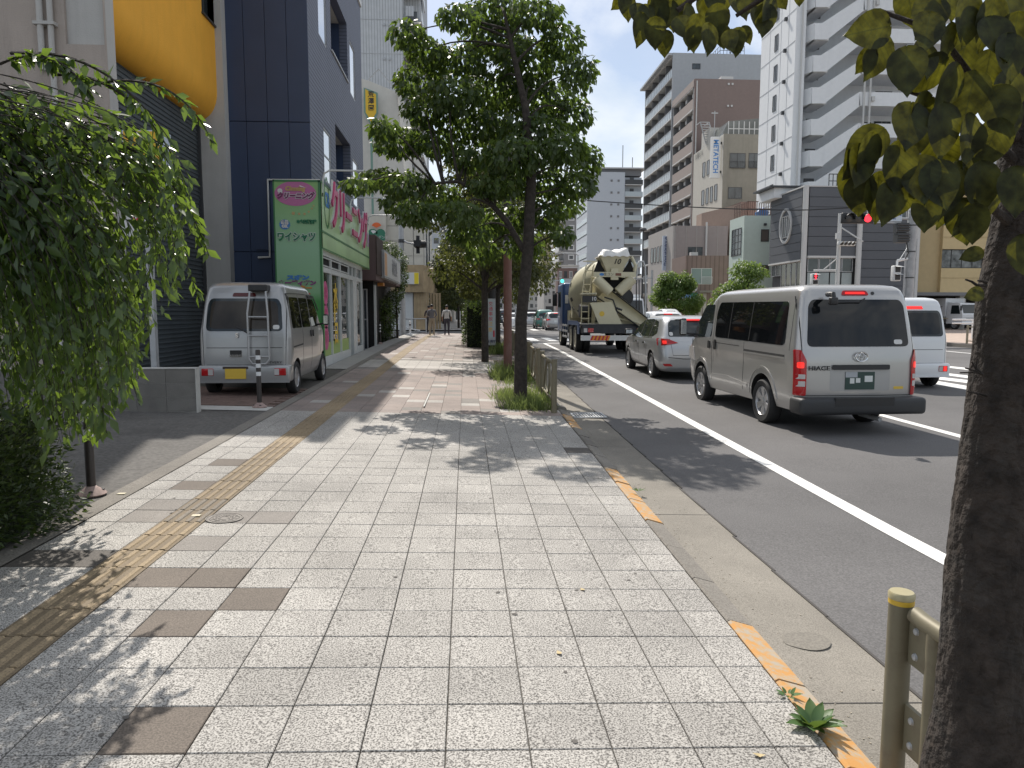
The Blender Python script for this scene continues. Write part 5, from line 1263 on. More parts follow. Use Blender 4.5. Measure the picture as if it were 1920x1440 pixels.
ti = building('mint_building', (i0 + 3, YI + 4, 0), 'three storey pale mint building with a tall dark gridded window and roof rail')
M_mint = mat('mint_wall', (.50, .58, .53), .75, var=.04)
mb = MB(); mb.box(i0, i1 + 2, YI, YI1, 0, iz); put('wall', mb, M_mint, ti)
a, v1 = s(1373, 432, i0); b, _ = s(1391, 428, i0); v0 = s(1380, 480, i0)[1]; window(ti, Fneg(i0), b, a, v0, v1 + .0, M_frame, nv=2, nh=3, t=.07)
(u0, v1), (u1, v0) = c(1427, 430, YI), c(1441, 453, YI); window(ti, Fcam(YI), u0, u1, v0, v1, M_frame, mat('brown_blind_glass', (.10, .085, .075), .3), nv=0)
(u0, v1), (u1, v0) = c(1424, 497, YI), c(1441, 515, YI); window(ti, Fcam(YI), u0, u1, v0, v1, M_frame, mat('brown_blind_glass', (0, 0, 0)), nv=0)
mb = MB(); (u0, v1) = c(1434, 421, YI); mb.box(u0 - .1, u0 + .1, YI - .2, YI - .001, v1 - .1, v1 + .1); put('vent_cap', mb, M_frame, ti)
railing('roof_railing', ti, (i0 + .4, YI + .3, iz), (i1, YI + .3, iz), 1.25, mat('rust_rail', (.16, .10, .08), .6), 10, .035)
railing('roof_railing', ti, (i0 + .4, YI + .3, iz), (i0 + .4, YI1, iz), 1.25, mat('rust_rail', (0, 0, 0)), 8, .035)
(u0, v1), (u1, v0) = c(1418, 392, YI + 1.2), c(1442, 404, YI + 1.2)
tp = MB()
bm = bmesh.new(); bmesh.ops.create_icosphere(bm, subdivisions=3, radius=1)
for v in bm.verts: v.co = Vector(((u0 + u1) / 2 + v.co.x * (u1 - u0) / 2 * (1 + .15 * math.sin(v.co.z * 7)), YI + 1.4 + v.co.y * .5, max(iz, iz + .3 + v.co.z * .55 * (1 + .25 * math.sin(v.co.x * 9)))))
me = bpy.data.meshes.new('tarpaulin'); bm.to_mesh(me); bm.free(); me.materials.append(mat('blue_tarpaulin', (.04, .13, .32), .45)); me.shade_smooth()
tag(put('tarpaulin', me, None), 'blue tarpaulin bundle on the roof of the mint building', 'tarpaulin')
def far_block(label, name, x0, x1, ytop, Y, xs=None, m=None, fh=3.0, winw=None, ylabel=None, X_=None, rails=None, dark=False):
    (u0, zt_), (u1, _) = c(x0, ytop, Y), c(x1, ytop, Y)
    r = building(name, (u0, Y, 0), label)
    d = 18
    if xs is not None: d = s(xs, ytop, u0)[0] - Y; d = max(4, d)
    mb = MB(); mb.box(u0, u1, Y, Y + d, 0, zt_); put('wall', mb, m, r)
    return r, u0, u1, zt_, d
YJ = 182
rJ, u0, u1, zJ, dJ = far_block('pale blue grey apartment slab with open corridor side far down the right', 'grey_slab_block', 1102, 1172, 322, YJ, None, mat('slab_blue_grey', (.47, .50, .54), .8, var=.04))
u1b = c(1206, 330, YJ)[0]
mb = MB(); mb.box(u1, u1b, YJ + 1.5, YJ + 16, 0, zJ - 1); put('corridor_wall', mb, M_tgrey, rJ)
fhJ = (c(1190, 340, YJ)[1] - c(1190, 473, YJ)[1]) / 6
for k in range(1, 12):
    z = zJ - k * fhJ
    if z < 2: break
    mb = MB(); mb.box(u1 + .1, u1b, YJ, YJ + 1.5, z - .15, z); put('slab', mb, M_slab, rJ)
    mb = MB(); mb.box(u1 + .1, u1b, YJ, YJ + .1, z + .01, z + 1.15); put('corridor_rail', mb, M_frame if k % 2 else M_bgrey, rJ)
    mb = MB(); mb.box(u1 + 1.6, u1 + 2.6, YJ + 1.4, YJ + 1.499, z + .3, z + 2.1); put('door', mb, M_frame, rJ)
    for x in (1146, 1159):
        q, _ = c(x, 400, YJ); mb = MB(); mb.box(q - .25, q + .25, YJ - .12, YJ - .001, z + .6, z + 1.1); put('vent_cap', mb, M_recess, rJ)
yj1 = s(1082, 400, u0)[0]
mb = MB(); mb.box(u0 + 1.5, u0 + 8, YJ + .2, yj1, 0, zJ - 1); put('balcony_backing', mb, M_recess, rJ)
for k in range(1, 12):
    z = zJ - k * fhJ - .6
    if z < 2: break
    mb = MB(); mb.box(u0, u0 + 1.5, YJ + .3, yj1, z - .2, z); put('slab', mb, M_slab, rJ)
    mb = MB(); mb.box(u0 - .05, u0 + .05, YJ + .3, yj1, z + .01, z + 1.2); put('balcony_rail', mb, M_bgrey, rJ)
mb = MB(); mb.box(u0 + 4, u1b, YJ + 2, YJ + 10, zJ - .5, zJ + 1.1); put('roof_room', mb, M_recess, rJ)
mb = MB(); mb.box(u0 + 2, u1b + 1, YJ + 1, YJ + 10, zJ + 1.1, zJ + 1.4); put('roof_slab', mb, M_slab, rJ)
mb = MB(); q = c(1168, 280, YJ + 4)[0]; mb.tube([(q, YJ + 4, zJ + 1.4), (q, YJ + 4, zJ + 7.5)], .1, 5); q = c(1186, 300, YJ + 4)[0]; mb.tube([(q, YJ + 4, zJ + 1.4), (q, YJ + 4, zJ + 4.5)], .1, 5); put('antenna', mb, M_frame, rJ, kind='stuff')
YK = 215
rK, u0, u1, zK, dK = far_block('grey brown apartment block with white framed windows far down the street', 'framed_window_block', 1059, 1081, 395, YK, None, mat('far_grey_brown', (.22, .215, .215), .8))
for k in range(1, 12):
    z = zK - k * 2.9
    if z < 2: break
    ua, ub = c(1066, 400, YK)[0], c(1077, 400, YK)[0]; window(rK, Fcam(YK), ua, ub, z, z + 1.6, M_slab, nv=0, t=.3, w=.15)
for k in range(1, 12):
    z = zK - k * 2.9; yk = s(1037, 420, u0)[0]
    if z < 2: break
    mb = MB(); mb.box(u0 - 1.5, u0, YK + 2, yk, z - .2, z); put('slab', mb, M_slab, rK)
    mb = MB(); mb.box(u0 - 1.5, u0 - 1.4, YK + 2, yk, z + .02, z + 1.2); put('balcony_rail', mb, M_slab, rK)
def simple_far(label, name, x0, x1, ytop, Y, col, rows, cols, d=14, gm=None):
    (u0, zt_), (u1, _) = c(x0, ytop, Y), c(x1, ytop, Y)
    r = building(name, ((u0 + u1) / 2, Y, 0), label)
    mb = MB(); mb.box(u0, u1, Y, Y + d, 0, zt_); put('wall', mb, mat('far_wall_%s_%d' % (name, x0), col, .8, var=.08, vscale=.3), r)
    mb = MB(); mb.box(u0 - .15, u1 + .15, Y - .15, Y + d, zt_ + .001, zt_ + .4); put('parapet', mb, M_concl, r)
    fw = (u1 - u0) / cols; fh = (zt_ - 3.5) / rows
    for i in range(cols):
        for j in range(rows):
            window(r, Fcam(Y), u0 + fw * (i + .2), u0 + fw * (i + .8), 3.2 + fh * (j + .2), 3.2 + fh * (j + .75), M_frame if (i + j) % 2 else M_slab, nv=1, t=.12)
    mb = MB(); gb(mb, Fcam(Y), u0 + .4, u1 - .4, .4, 2.9, .01, .06); put('ground_floor_front', mb, M_frame, r)
    return r
simple_far('yellowish apartment block far off between the trees and grey towers', 'yellow_far_block', 1018, 1034, 440, 240, (.42, .37, .25), 8, 2)
simple_far('low white building far down the street behind the stopped traffic', 'white_far_house', 1020, 1042, 510, 150, (.50, .49, .47), 4, 3)
simple_far('reddish brown low block behind the mixer truck cab', 'brown_far_house', 1046, 1085, 500, 165, (.17, .115, .105), 3, 4)
simple_far('pale wide building closing the far end of the avenue', 'pale_end_building', 946, 1020, 500, 330, (.42, .42, .40), 6, 8)
simple_far('grey office slab rising behind the street trees at the avenue end', 'grey_end_tower', 900, 965, 440, 360, (.36, .36, .38), 9, 6)
simple_far('tan block in the distance left of the avenue', 'tan_end_building', 868, 910, 500, 300, (.40, .36, .30), 5, 4)
simple_far('grey block behind the glass balcony tower', 'grey_rear_block', 1206, 1240, 520, 125, (.25, .25, .26), 3, 2)
simple_far('dark grey low shop block behind the bus shelter', 'shop_block', 1180, 1262, 556, 112, (.20, .20, .20), 1, 5)
simple_far('pale low shop beyond the timber clad shop', 'pale_left_shop', 812, 850, 530, 98, (.48, .47, .45), 2, 3, d=20)
simple_far('small grey building glimpsed between trees left of the avenue', 'grey_left_building', 800, 862, 478, 128, (.40, .41, .42), 4, 4, d=26)
simple_far('pale blue grey block high behind the street trees on the left', 'blue_grey_left_block', 795, 840, 420, 150, (.34, .37, .41), 8, 3, d=26)
simple_far('white terrace of shops at the far left side of the avenue', 'white_left_terrace', 838, 864, 545, 170, (.52, .52, .50), 2, 3, d=60)
simple_far('white annex showing at the extreme right beyond the ochre building', 'white_right_annex', 1840, 1990, 268, 62, (.52, .53, .54), 5, 5, d=10)
def interp(levels, z, key):
    if z <= levels[0][0]: return levels[0][key]
    for a, b in zip(levels, levels[1:]):
        if z <= b[0]:
            t = (z - a[0]) / (b[0] - a[0]); return a[key] + (b[key] - a[key]) * t
    return levels[-1][key]
def smooth_levels(keys, n=34):
    zs_ = [k[0] for k in keys]; out = []
    z0, z1 = zs_[0], zs_[-1]
    allz = sorted(set([z0 + (z1 - z0) * i / n for i in range(n + 1)] + zs_))
    for z in allz:                      # monotone cubic through the keys
        for i in range(len(keys) - 1):
            if keys[i][0] <= z <= keys[i + 1][0] + 1e-9: break
        a, b = keys[i], keys[i + 1]; h = b[0] - a[0]; t = (z - a[0]) / h; row = [z]
        for c_ in range(1, len(a)):
            d = (b[c_] - a[c_]) / h
            def sl(j):
                if j <= 0 or j >= len(keys) - 1:
                    j0 = min(max(j, 0), len(keys) - 2) if j <= 0 else len(keys) - 2
                    return (keys[j0 + 1][c_] - keys[j0][c_]) / (keys[j0 + 1][0] - keys[j0][0])
                d0 = (keys[j][c_] - keys[j - 1][c_]) / (keys[j][0] - keys[j - 1][0]); d1 = (keys[j + 1][c_] - keys[j][c_]) / (keys[j + 1][0] - keys[j][0])
                return 0.0 if d0 * d1 <= 0 else 2 * d0 * d1 / (d0 + d1)
            m0, m1 = sl(i), sl(i + 1)
            row.append((2 * t**3 - 3 * t**2 + 1) * a[c_] + (t**3 - 2 * t**2 + t) * h * m0 + (-2 * t**3 + 3 * t**2) * b[c_] + (t**3 - t**2) * h * m1)
        out.append(tuple(row))
    return out
class Car:
    """body as a stack of plan outlines; keys rows: z, half width, rear y, front y"""
    def __init__(s, keys, L_, rc=.14, rf=.35, crown_r=.04, crown_f=.10, tf=.10, tr=.03):
        s.lv = smooth_levels(keys); s.L = L_; s.rc = rc; s.rf = rf; s.cr = crown_r; s.cf = crown_f; s.tf = tf; s.tr = tr
    def tap(s, y):
        t = max(0, (y / s.L - .62) / .38); q = max(0, (.2 - y / s.L) / .2); return 1 - s.tf * t * t - s.tr * q * q
    def W(s, z): return interp(s.lv, z, 1)
    def side(s, y, z, off=0.0, sg=-1): return Vector((sg * (s.W(z) * s.tap(y) + off), y, z))
    def rear(s, x, z, off=0.0):
        w = s.W(z); r = s.rc; y0 = interp(s.lv, z, 2); xa = min(abs(x) / s.tap(y0), w - .001)
        if xa < w - r: y = y0 + s.cr * (xa / w) ** 2
        else:
            cc_ = s.cr * ((w - r) / w) ** 2; y = y0 + cc_ + r - math.sqrt(max(0, r * r - (xa - (w - r)) ** 2))
        return Vector((x, y - off, z))
    def front(s, x, z, off=0.0):
        w = s.W(z); r = s.rf; y0 = interp(s.lv, z, 3); xa = min(abs(x) / s.tap(y0), w - .001)
        if xa < w - r: y = y0 - s.cf * (xa / w) ** 2
        else:
            cc_ = s.cf * ((w - r) / w) ** 2; y = y0 - cc_ - r + math.sqrt(max(0, r * r - (xa - (w - r)) ** 2))
        return Vector((x, y + off, z))
    def ring(s, row):
        z, w, y0, y1 = row; r = min(s.rc, w * .6); rf = min(s.rf, w * .6); P = []
        n = 7
        for k in range(n): x = -(w - r) + 2 * (w - r) * k / (n - 1); P.append((x, y0 + s.cr * (x / w) ** 2))
        c1 = s.cr * ((w - r) / w) ** 2
        for k in range(1, 6): a = R(90) * k / 6; P.append(((w - r) + r * math.sin(a), y0 + c1 + r - r * math.cos(a)))
        ya = y0 + c1 + r; c2 = s.cf * ((w - rf) / w) ** 2; yb = y1 - c2 - rf; m = 22
        for k in range(m): P.append((w, ya + (yb - ya) * k / (m - 1)))
        for k in range(1, 6): a = R(90) * k / 6; P.append(((w - rf) + rf * math.cos(a), yb + rf * math.sin(a)))
        for k in range(n): x = (w - rf) - 2 * (w - rf) * k / (n - 1); P.append((x, y1 - s.cf * (x / w) ** 2))
        for k in range(1, 6): a = R(90) * k / 6; P.append((-(w - rf) - rf * math.sin(a), yb + rf * math.cos(a)))
        for k in range(m): P.append((-w, yb + (ya - yb) * k / (m - 1)))
        for k in range(1, 6): a = R(90) * k / 6; P.append((-(w - r) - r * math.cos(a), ya - r * math.sin(a)))
        return [(x * s.tap(y), y, z) for x, y in P]
    def body(s, name, m, arches, arch_r, under=.0):
        mb = MB(); rings = [s.ring(r_) for r_ in s.lv]; n = len(rings[0]); vs = [p for r_ in rings for p in r_]; fs = []
        for i in range(len(rings) - 1):
            for k in range(n): a = i * n + k; b = i * n + (k + 1) % n; fs.append((a, b, b + n, a + n))
        fs.append(tuple(range(n))[::-1]); fs.append(tuple(range((len(rings) - 1) * n, len(rings) * n)))
        mb.add(vs, fs); me = mb.mesh(name, [m, M_dark])
        ob = bpy.data.objects.new('tmp', me); COL.objects.link(ob); cuts = []
        for (y, z) in arches:
            for sg in (-1, 1):
                cm = MB(); cm.lathe([(arch_r, -.36), (arch_r, .36)], 40, Matrix.Translation((sg * (s.lv[6][1] + .02), y, z)) @ Matrix.Rotation(R(90), 4, 'Y'))
                cme = cm.mesh('c', [M_dark]); co = bpy.data.objects.new('c', cme); COL.objects.link(co); cuts.append(co)
                md = ob.modifiers.new('b', 'BOOLEAN'); md.operation = 'DIFFERENCE'; md.object = co; md.solver = 'EXACT'
        dg = bpy.context.evaluated_depsgraph_get(); res = bpy.data.meshes.new_from_object(ob.evaluated_get(dg))
        for co in cuts: bpy.data.objects.remove(co)
        bpy.data.objects.remove(ob)
        res.shade_smooth(); res.set_sharp_from_angle(angle=R(38)); res.name = name
        return res
def roundpoly(pts, r, n=5):
    out = []; N = len(pts)
    if not hasattr(r, '__len__'): r = [r] * N
    for i in range(N):
        p, a, b = Vector(pts[i]), Vector(pts[i - 1]), Vector(pts[(i + 1) % N]); u = (a - p); v = (b - p)
        d = min(r[i], u.length * .45, v.length * .45)
        if d < 1e-4: out.append(tuple(p)); continue
        p0, p1 = p + u.normalized() * d, p + v.normalized() * d
        for k in range(n + 1): t = k / n; q = p0 * (1 - t) ** 2 + p * 2 * t * (1 - t) + p1 * t * t; out.append(tuple(q))
    return out
def patch(poly, fn, off, m, name, parent, step=.09, skirt=.012, smooth=True, mirror=False):
    """polygon in surface coordinates laid on a body surface with its own thickness"""
    bm = bmesh.new(); vs = [bm.verts.new((u, v, 0)) for u, v in poly]; bm.faces.new(vs)
    us = [p[0] for p in poly]; ws = [p[1] for p in poly]
    for ax, lo, hi in ((0, min(us), max(us)), (1, min(ws), max(ws))):
        n = max(1, int((hi - lo) / step))
        for k in range(1, n):
            q = lo + (hi - lo) * k / n; co = Vector((q, 0, 0)) if ax == 0 else Vector((0, q, 0)); no = Vector((1, 0, 0)) if ax == 0 else Vector((0, 1, 0))
            bmesh.ops.bisect_plane(bm, geom=bm.verts[:] + bm.edges[:] + bm.faces[:], plane_co=co, plane_no=no)
    be = [e for e in bm.edges if e.is_boundary]
    ext = bmesh.ops.extrude_edge_only(bm, edges=be); low = {v for v in ext['geom'] if isinstance(v, bmesh.types.BMVert)}
    for v in bm.verts: v.co = fn(v.co.x, v.co.y, (off - skirt) if v in low else off)
    bmesh.ops.recalc_face_normals(bm, faces=bm.faces)
    me = bpy.data.meshes.new(name); bm.to_mesh(me); bm.free(); me.materials.append(m)
    if smooth: me.shade_smooth(); me.set_sharp_from_angle(angle=R(40))
    o = put(name, me, m, parent, world=False)
    return o
def wheel(root, x, y, r, w, sg, rimm=None, spokes=6, name='wheel', rimr=.66, steelie=False):
    rimm = rimm or M_rim
    Mx = Matrix.Translation((x, y, r)) @ Matrix.Rotation(R(90) * sg, 4, 'Y')
    wt = MB(); R0 = r * rimr
    wt.lathe([(R0, -w / 2 + .01), (r * .9, -w / 2), (r * .985, -w * .38), (r, -w * .2), (r, w * .2), (r * .985, w * .38), (r * .9, w / 2), (R0 + .005, w / 2 - .012), (R0, w * .3)], 36, Mx, caps=False)
    ty = put(name, wt, M_tyre, root, world=False, smooth=45)
    rm = MB(); rm.lathe([(R0, w / 2 - .02), (R0 * .95, w / 2 - .012), (R0 * .9, w / 2 - .03), (R0 * .88, w * .12)], 36, Mx, caps=False)
    rm.lathe([(.0001, w / 2 - .03), (.035, w / 2 - .028), (.06, w / 2 - .045), (.065, w * .2)], 20, Mx, caps=False)
    for k in range(spokes):
        a = 2 * math.pi * k / spokes; Mr = Mx @ Matrix.Rotation(a, 4, 'Z'); sw = R0 * (.20 if spokes < 9 else .1)
        vs = [Mr @ Vector(p) for p in ((.045, -sw * .8, w / 2 - .04), (.045, sw * .8, w / 2 - .04), (R0 * .9, sw * 1.25, w / 2 - .022), (R0 * .9, -sw * 1.25, w / 2 - .022), (.045, -sw, w / 2 - .08), (.045, sw, w / 2 - .08), (R0 * .9, sw * 1.5, w / 2 - .06), (R0 * .9, -sw * 1.5, w / 2 - .06))]
        rm.add(vs, [(0, 1, 2, 3), (0, 4, 5, 1), (1, 5, 6, 2), (2, 6, 7, 3), (3, 7, 4, 0)])
    put('rim', rm, rimm, ty, world=False, smooth=40)
    dk = MB(); dk.lathe([(.0001, w * .1), (R0 * .92, w * .1)], 24, Mx, caps=False); put('brake_disc', dk, M_black, ty, world=False)
    return ty
def line2(pts, w):                       # thin polyline -> polygon strip in surface coordinates
    L_, R_ = [], []
    for i, p in enumerate(pts):
        a = Vector(pts[max(i - 1, 0)]); b = Vector(pts[min(i + 1, len(pts) - 1)]); d = (b - a).normalized(); n = Vector((-d.y, d.x)) * w / 2; p = Vector(p)
        L_.append(tuple(p + n)); R_.append(tuple(p - n))
    return L_ + R_[::-1]
def carpaint(name, col, metal=.6, rough=.32):
    return mat(name, col, rough, metal=metal, coat=.7, var=.02, vscale=1.2)
M_silver = carpaint('silver_paint', (.44, .43, .415), .5, .28)
M_silver2 = carpaint('silver_paint_warm', (.36, .36, .36), .45, .34)
M_wpaint = carpaint('white_car_paint', (.72, .73, .74), .0, .3)
M_tint = mat('tinted_car_glass', (.006, .007, .008), .03, spec=.42)
M_tint2 = mat('car_glass', (.018, .024, .026), .03, spec=.55)
M_rub = mat('window_rubber', (.012, .012, .013), .6)
M_seam = mat('panel_seam', (.03, .03, .03), .7)
M_redl2 = mat('tail_lamp_red', (.42, .012, .015), .12, spec=.7)
M_redlit = mat('tail_lamp_lit', (.8, .02, .02), .2, emit=(1, .04, .03), estr=.75)
M_clear = mat('lamp_clear', (.50, .48, .47), .12, spec=.7)
M_amber = mat('lamp_amber', (.6, .22, .03), .2)
M_chrome = mat('chrome', (.72, .72, .72), .12, metal=1.0)
M_plate_y = mat('number_plate_yellow', (.68, .46, .06), .5); M_plate_g = mat('number_plate_green', (.025, .055, .045), .5); M_plate_w = mat('number_plate_white', (.62, .64, .62), .5)
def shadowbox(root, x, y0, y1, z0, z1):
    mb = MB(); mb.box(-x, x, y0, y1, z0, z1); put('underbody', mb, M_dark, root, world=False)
def rounded_box_mesh(mb, x0, x1, y0, y1, z0, z1, b):
    bm = bmesh.new(); bmesh.ops.create_cube(bm, size=1)
    for v in bm.verts: v.co = Vector((x0 + (x1 - x0) * (v.co.x + .5), y0 + (y1 - y0) * (v.co.y + .5), z0 + (z1 - z0) * (v.co.z + .5)))
    bmesh.ops.bevel(bm, geom=bm.edges[:], offset=b, segments=3, affect='EDGES', profile=.5)
    bm.verts.index_update(); mb.add([tuple(v.co) for v in bm.verts], [[v.index for v in f.verts] for f in bm.faces]); bm.free(); return mb
def mirror(root, C_, y, z, sg, m, size=(.11, .09, .30), arm=.12):
    s0 = C_.side(y, z, 0, sg); mb = MB(); cx = s0.x + sg * (arm + size[0] / 2)
    rounded_box_mesh(mb, cx - size[0] / 2, cx + size[0] / 2, y - size[1] / 2, y + size[1] / 2, z, z + size[2], .035)
    mb.tube([(s0.x, y, z + .02), (cx, y, z + .05)], .02, 6)
    o = put('door_mirror', mb, m, root, world=False, smooth=50)
    g = MB(); g.box(cx - size[0] * .4, cx + size[0] * .4, y - size[1] / 2 - .004, y - size[1] / 2 + .001, z + .03, z + size[2] - .03); put('mirror_glass', g, M_chrome, o, world=False)
def place(name, px_xy_left, heading_deg, label, cat, group=None): pass
def road_thing(name, X, Y, label, cat, heading=0.9, group=None, z=None):
    return thing(name, (X, Y, zr(Y) if z is None else z), label, cat, group, rz=-R(heading))
hv = road_thing('passenger_van', 5.15, 9.0, 'silver long body van with dark rear glass stopped nearest in the traffic queue', 'van', -1.2)
C = Car([(.30, .79, .10, 4.56), (.42, .825, .03, 4.64), (.60, .842, .01, 4.68), (.95, .845, .02, 4.66), (1.12, .838, .04, 4.50), (1.25, .822, .065, 4.26), (1.55, .785, .12, 3.93), (1.80, .745, .175, 3.66), (1.90, .715, .22, 3.50), (1.955, .65, .29, 3.30), (1.98, .52, .42, 3.05)], 4.69, rc=.13, rf=.40, crown_r=.05, crown_f=.18, tf=.06, tr=.012)
put('body', C.body('body', M_silver, [(1.10, .33), (3.67, .33)], .40), None, hv, world=False)
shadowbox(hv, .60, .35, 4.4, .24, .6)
for sg in (-1, 1):
    S = lambda y, z, o, sg=sg: C.side(y, z, o, sg)
    ps_ = roundpoly([(.44, 1.16), (3.02, 1.19), (3.06, 1.60), (2.98, 1.775), (.50, 1.755)], [.09, .07, .05, .07, .07])
    patch(ps_, S, .004, M_tint, 'side_glass', hv)
    for y in (1.62, 2.42): patch([(y - .012, 1.185), (y + .012, 1.185), (y + .012, 1.755), (y - .012, 1.755)], S, .006, M_rub, 'glass_divider', hv)
    fw = roundpoly([(3.19, 1.19), (4.14, 1.14), (4.05, 1.32), (3.66, 1.735), (3.22, 1.745)], [.05, .05, .04, .09, .05])
    patch(fw, S, .003, M_tint2, 'front_door_glass', hv)
    patch(line2([(3.17, 1.13), (3.34, 1.16), (3.34, 1.73)], .014), S, .006, M_rub, 'quarter_divider', hv) if False else None
    for pts in ([(3.12, 1.82), (3.10, 1.2), (3.12, .46)], [(4.20, 1.12), (4.18, .95), (4.05, .75)], [(1.78, 1.15), (1.76, .85), (1.80, .42)], [(.33, 1.78), (.30, 1.1)], [(1.95, 1.085), (3.09, 1.10)]):
        patch(line2(pts, .011), S, .0015, M_seam, 'panel_seam', hv)
    patch(line2([(.42, 1.02), (1.77, 1.035)], .03), S, .003, M_seam, 'slide_rail', hv)
    patch(line2([(.42, .985), (1.77, 1.0)], .012), S, .012, M_silver, 'rail_lip', hv)
    patch(roundpoly([(2.93, .98), (3.01, .98), (3.01, 1.15), (2.93, 1.15)], .03), S, .02, M_rub, 'door_handle', hv)
    patch(roundpoly([(3.2, .99), (3.3, .99), (3.3, 1.12), (3.2, 1.12)], .03), S, .02, M_rub, 'door_handle', hv)
    patch(line2([(1.62, .50), (2.4, .56), (3.10, .54)], .05), S, .012, M_silver, 'sill_moulding', hv)
    patch(roundpoly([(3.03, .78), (3.09, .78), (3.09, 1.0), (3.03, 1.0)], .02), S, .003, M_silver, 'fuel_flap', hv) if sg < 0 else None
    arcs = [(1.10 + .46 * math.cos(R(a)), .36 + .46 * math.sin(R(a))) for a in range(5, 176, 10)]
    patch(line2(arcs, .035), S, .010, M_silver, 'wheel_arch_lip', hv)
    arcs = [(3.67 + .44 * math.cos(R(a)), .36 + .44 * math.sin(R(a))) for a in range(5, 176, 10)]
    patch(line2(arcs, .03), S, .010, M_silver, 'wheel_arch_lip', hv)
    for y in (1.10, 3.67): wheel(hv, sg * .745, y, .325, .20, sg, spokes=6)
    mirror(hv, C, 4.08, 1.18, sg, M_black, (.13, .09, .32), .17)
    patch(roundpoly([(4.0, .72), (4.35, .76), (4.35, .98), (4.1, .98)], .04), S, .006, M_clear, 'headlight', hv)
RR = C.rear
patch(roundpoly([(-.70, 1.16), (.70, 1.16), (.655, 1.70), (.60, 1.775), (-.60, 1.775), (-.655, 1.70)], [.08, .08, .05, .10, .10, .05]), RR, .006, M_tint, 'rear_glass', hv)
patch(line2([(-.76, 1.82), (-.765, 1.1), (-.735, .52), (.735, .52), (.765, 1.1), (.76, 1.82)], .010), RR, .002, M_seam, 'tailgate_seam', hv)
patch(roundpoly([(-.21, 1.83), (.17, 1.83), (.14, 1.895), (-.18, 1.895)], .03), RR, .012, M_redl2, 'high_brake_lamp', hv)
patch(roundpoly([(-.16, 1.848), (.12, 1.848), (.11, 1.875), (-.15, 1.875)], .008), RR, .015, M_redlit, 'high_brake_lamp_element', hv)
patch(roundpoly([(.21, 1.84), (.25, 1.84), (.25, 1.88), (.21, 1.88)], .018), RR, .012, M_black, 'washer_nozzle', hv)
for sg in (-1, 1):
    q = lambda a: sorted([sg * a[0]])[0]
    lamp = roundpoly([(sg * .72, .52), (sg * .842, .52), (sg * .842, 1.12), (sg * .78, 1.12), (sg * .72, .98)][::sg], .02)
    o = patch(lamp, RR, .022, M_redl2, 'tail_lamp', hv, step=.03)
    patch(roundpoly([(sg * .735, .64), (sg * .832, .64), (sg * .832, .71), (sg * .735, .71)][::sg], .01), RR, .026, M_clear, 'reverse_lamp', hv, step=.03)
    patch(roundpoly([(sg * .735, .74), (sg * .832, .74), (sg * .832, .80), (sg * .735, .80)][::sg], .01), RR, .026, M_clear, 'indicator_lamp', hv, step=.03)
    patch(roundpoly([(sg * .75, .88), (sg * .82, .88), (sg * .82, .96), (sg * .75, .96)][::sg], .02), RR, .026, M_redlit, 'brake_lamp', hv, step=.03)
patch(roundpoly([(-.40, .58), (.42, .58), (.42, .88), (-.40, .88)], .04), RR, .002, M_silver2, 'plate_recess', hv)
patch(roundpoly([(-.38, .86), (.40, .86), (.40, .925), (-.38, .925)], .02), RR, .03, M_black, 'plate_garnish', hv)
patch([(-.20, .60), (.20, .60), (.20, .83), (-.20, .83)], RR, .012, M_plate_g, 'number_plate', hv)
for (a, b, c_, d_, m_) in ((-.14, .68, -.08, .75, M_plate_w), (-.06, .69, 0, .75, M_plate_w), (.06, .70, .17, .78, M_plate_w), (-.20, .76, -.04, .83, M_tgrey)): patch([(a, b), (c_, b), (c_, d_), (a, d_)], RR, .014, m_, 'plate_block', hv)
eb = MB(); eb.lathe([(.062, 0), (.066, .008), (.074, .010), (.078, .002)], 28, Matrix.Translation((0, -.008, 1.03)) @ Matrix.Diagonal((1.15, 1, .85, 1)) @ Matrix.Rotation(R(90), 4, 'X'), caps=False)
eb.lathe([(.026, 0), (.03, .008), (.036, .002)], 20, Matrix.Translation((0, -.008, 1.03)) @ Matrix.Diagonal((1, 1, 1.6, 1)) @ Matrix.Rotation(R(90), 4, 'X'), caps=False)
eb.lathe([(.040, 0), (.044, .008), (.050, .002)], 20, Matrix.Translation((0, -.008, 1.05)) @ Matrix.Diagonal((1.2, 1, .6, 1)) @ Matrix.Rotation(R(90), 4, 'X'), caps=False)
put('badge', eb, M_chrome, hv, world=False, smooth=40)
put('lettering', textmesh('HIACE', .078, M_seam, (-.57, -.006, .88), (1, 0, 0), (0, 0, 1), extrude=.003, sx=1.35, offset=.002), None, hv, world=False)
patch(roundpoly([(.48, .60), (.62, .60), (.62, .635), (.48, .635)], .01), RR, .004, M_plate_y, 'sticker', hv)
patch(roundpoly([(.48, 1.19), (.60, 1.19), (.60, 1.25), (.48, 1.25)], .03), RR, .009, M_wht, 'glass_sticker', hv)
bp_ = MB(); rounded_box_mesh(bp_, -.86, .86, -.13, .22, .28, .50, .05); put('rear_bumper', bp_, mat('bumper_grey', (.030, .031, .033), .55), hv, world=False, smooth=40)
bp_ = MB(); bp_.box(-.40, .40, -.135, -.1, .40, .505); put('bumper_step', bp_, M_black, hv, world=False)
mb = MB(); rounded_box_mesh(mb, -.52, -.42, -.14, -.06, 1.70, 1.80, .02); mb.tube([(-.44, .1, 1.84), (-.47, -.08, 1.84), (-.47, -.10, 1.78)], .035, 8); put('rear_view_mirror', mb, M_black, hv, world=False, smooth=50)
mb = MB(); mb.tube([tuple(RR(.10, 1.79, .02)), tuple(RR(.03, 1.74, .03)), tuple(RR(-.38, 1.735, .03))], .009, 6); put('wiper', mb, M_black, hv, world=False)
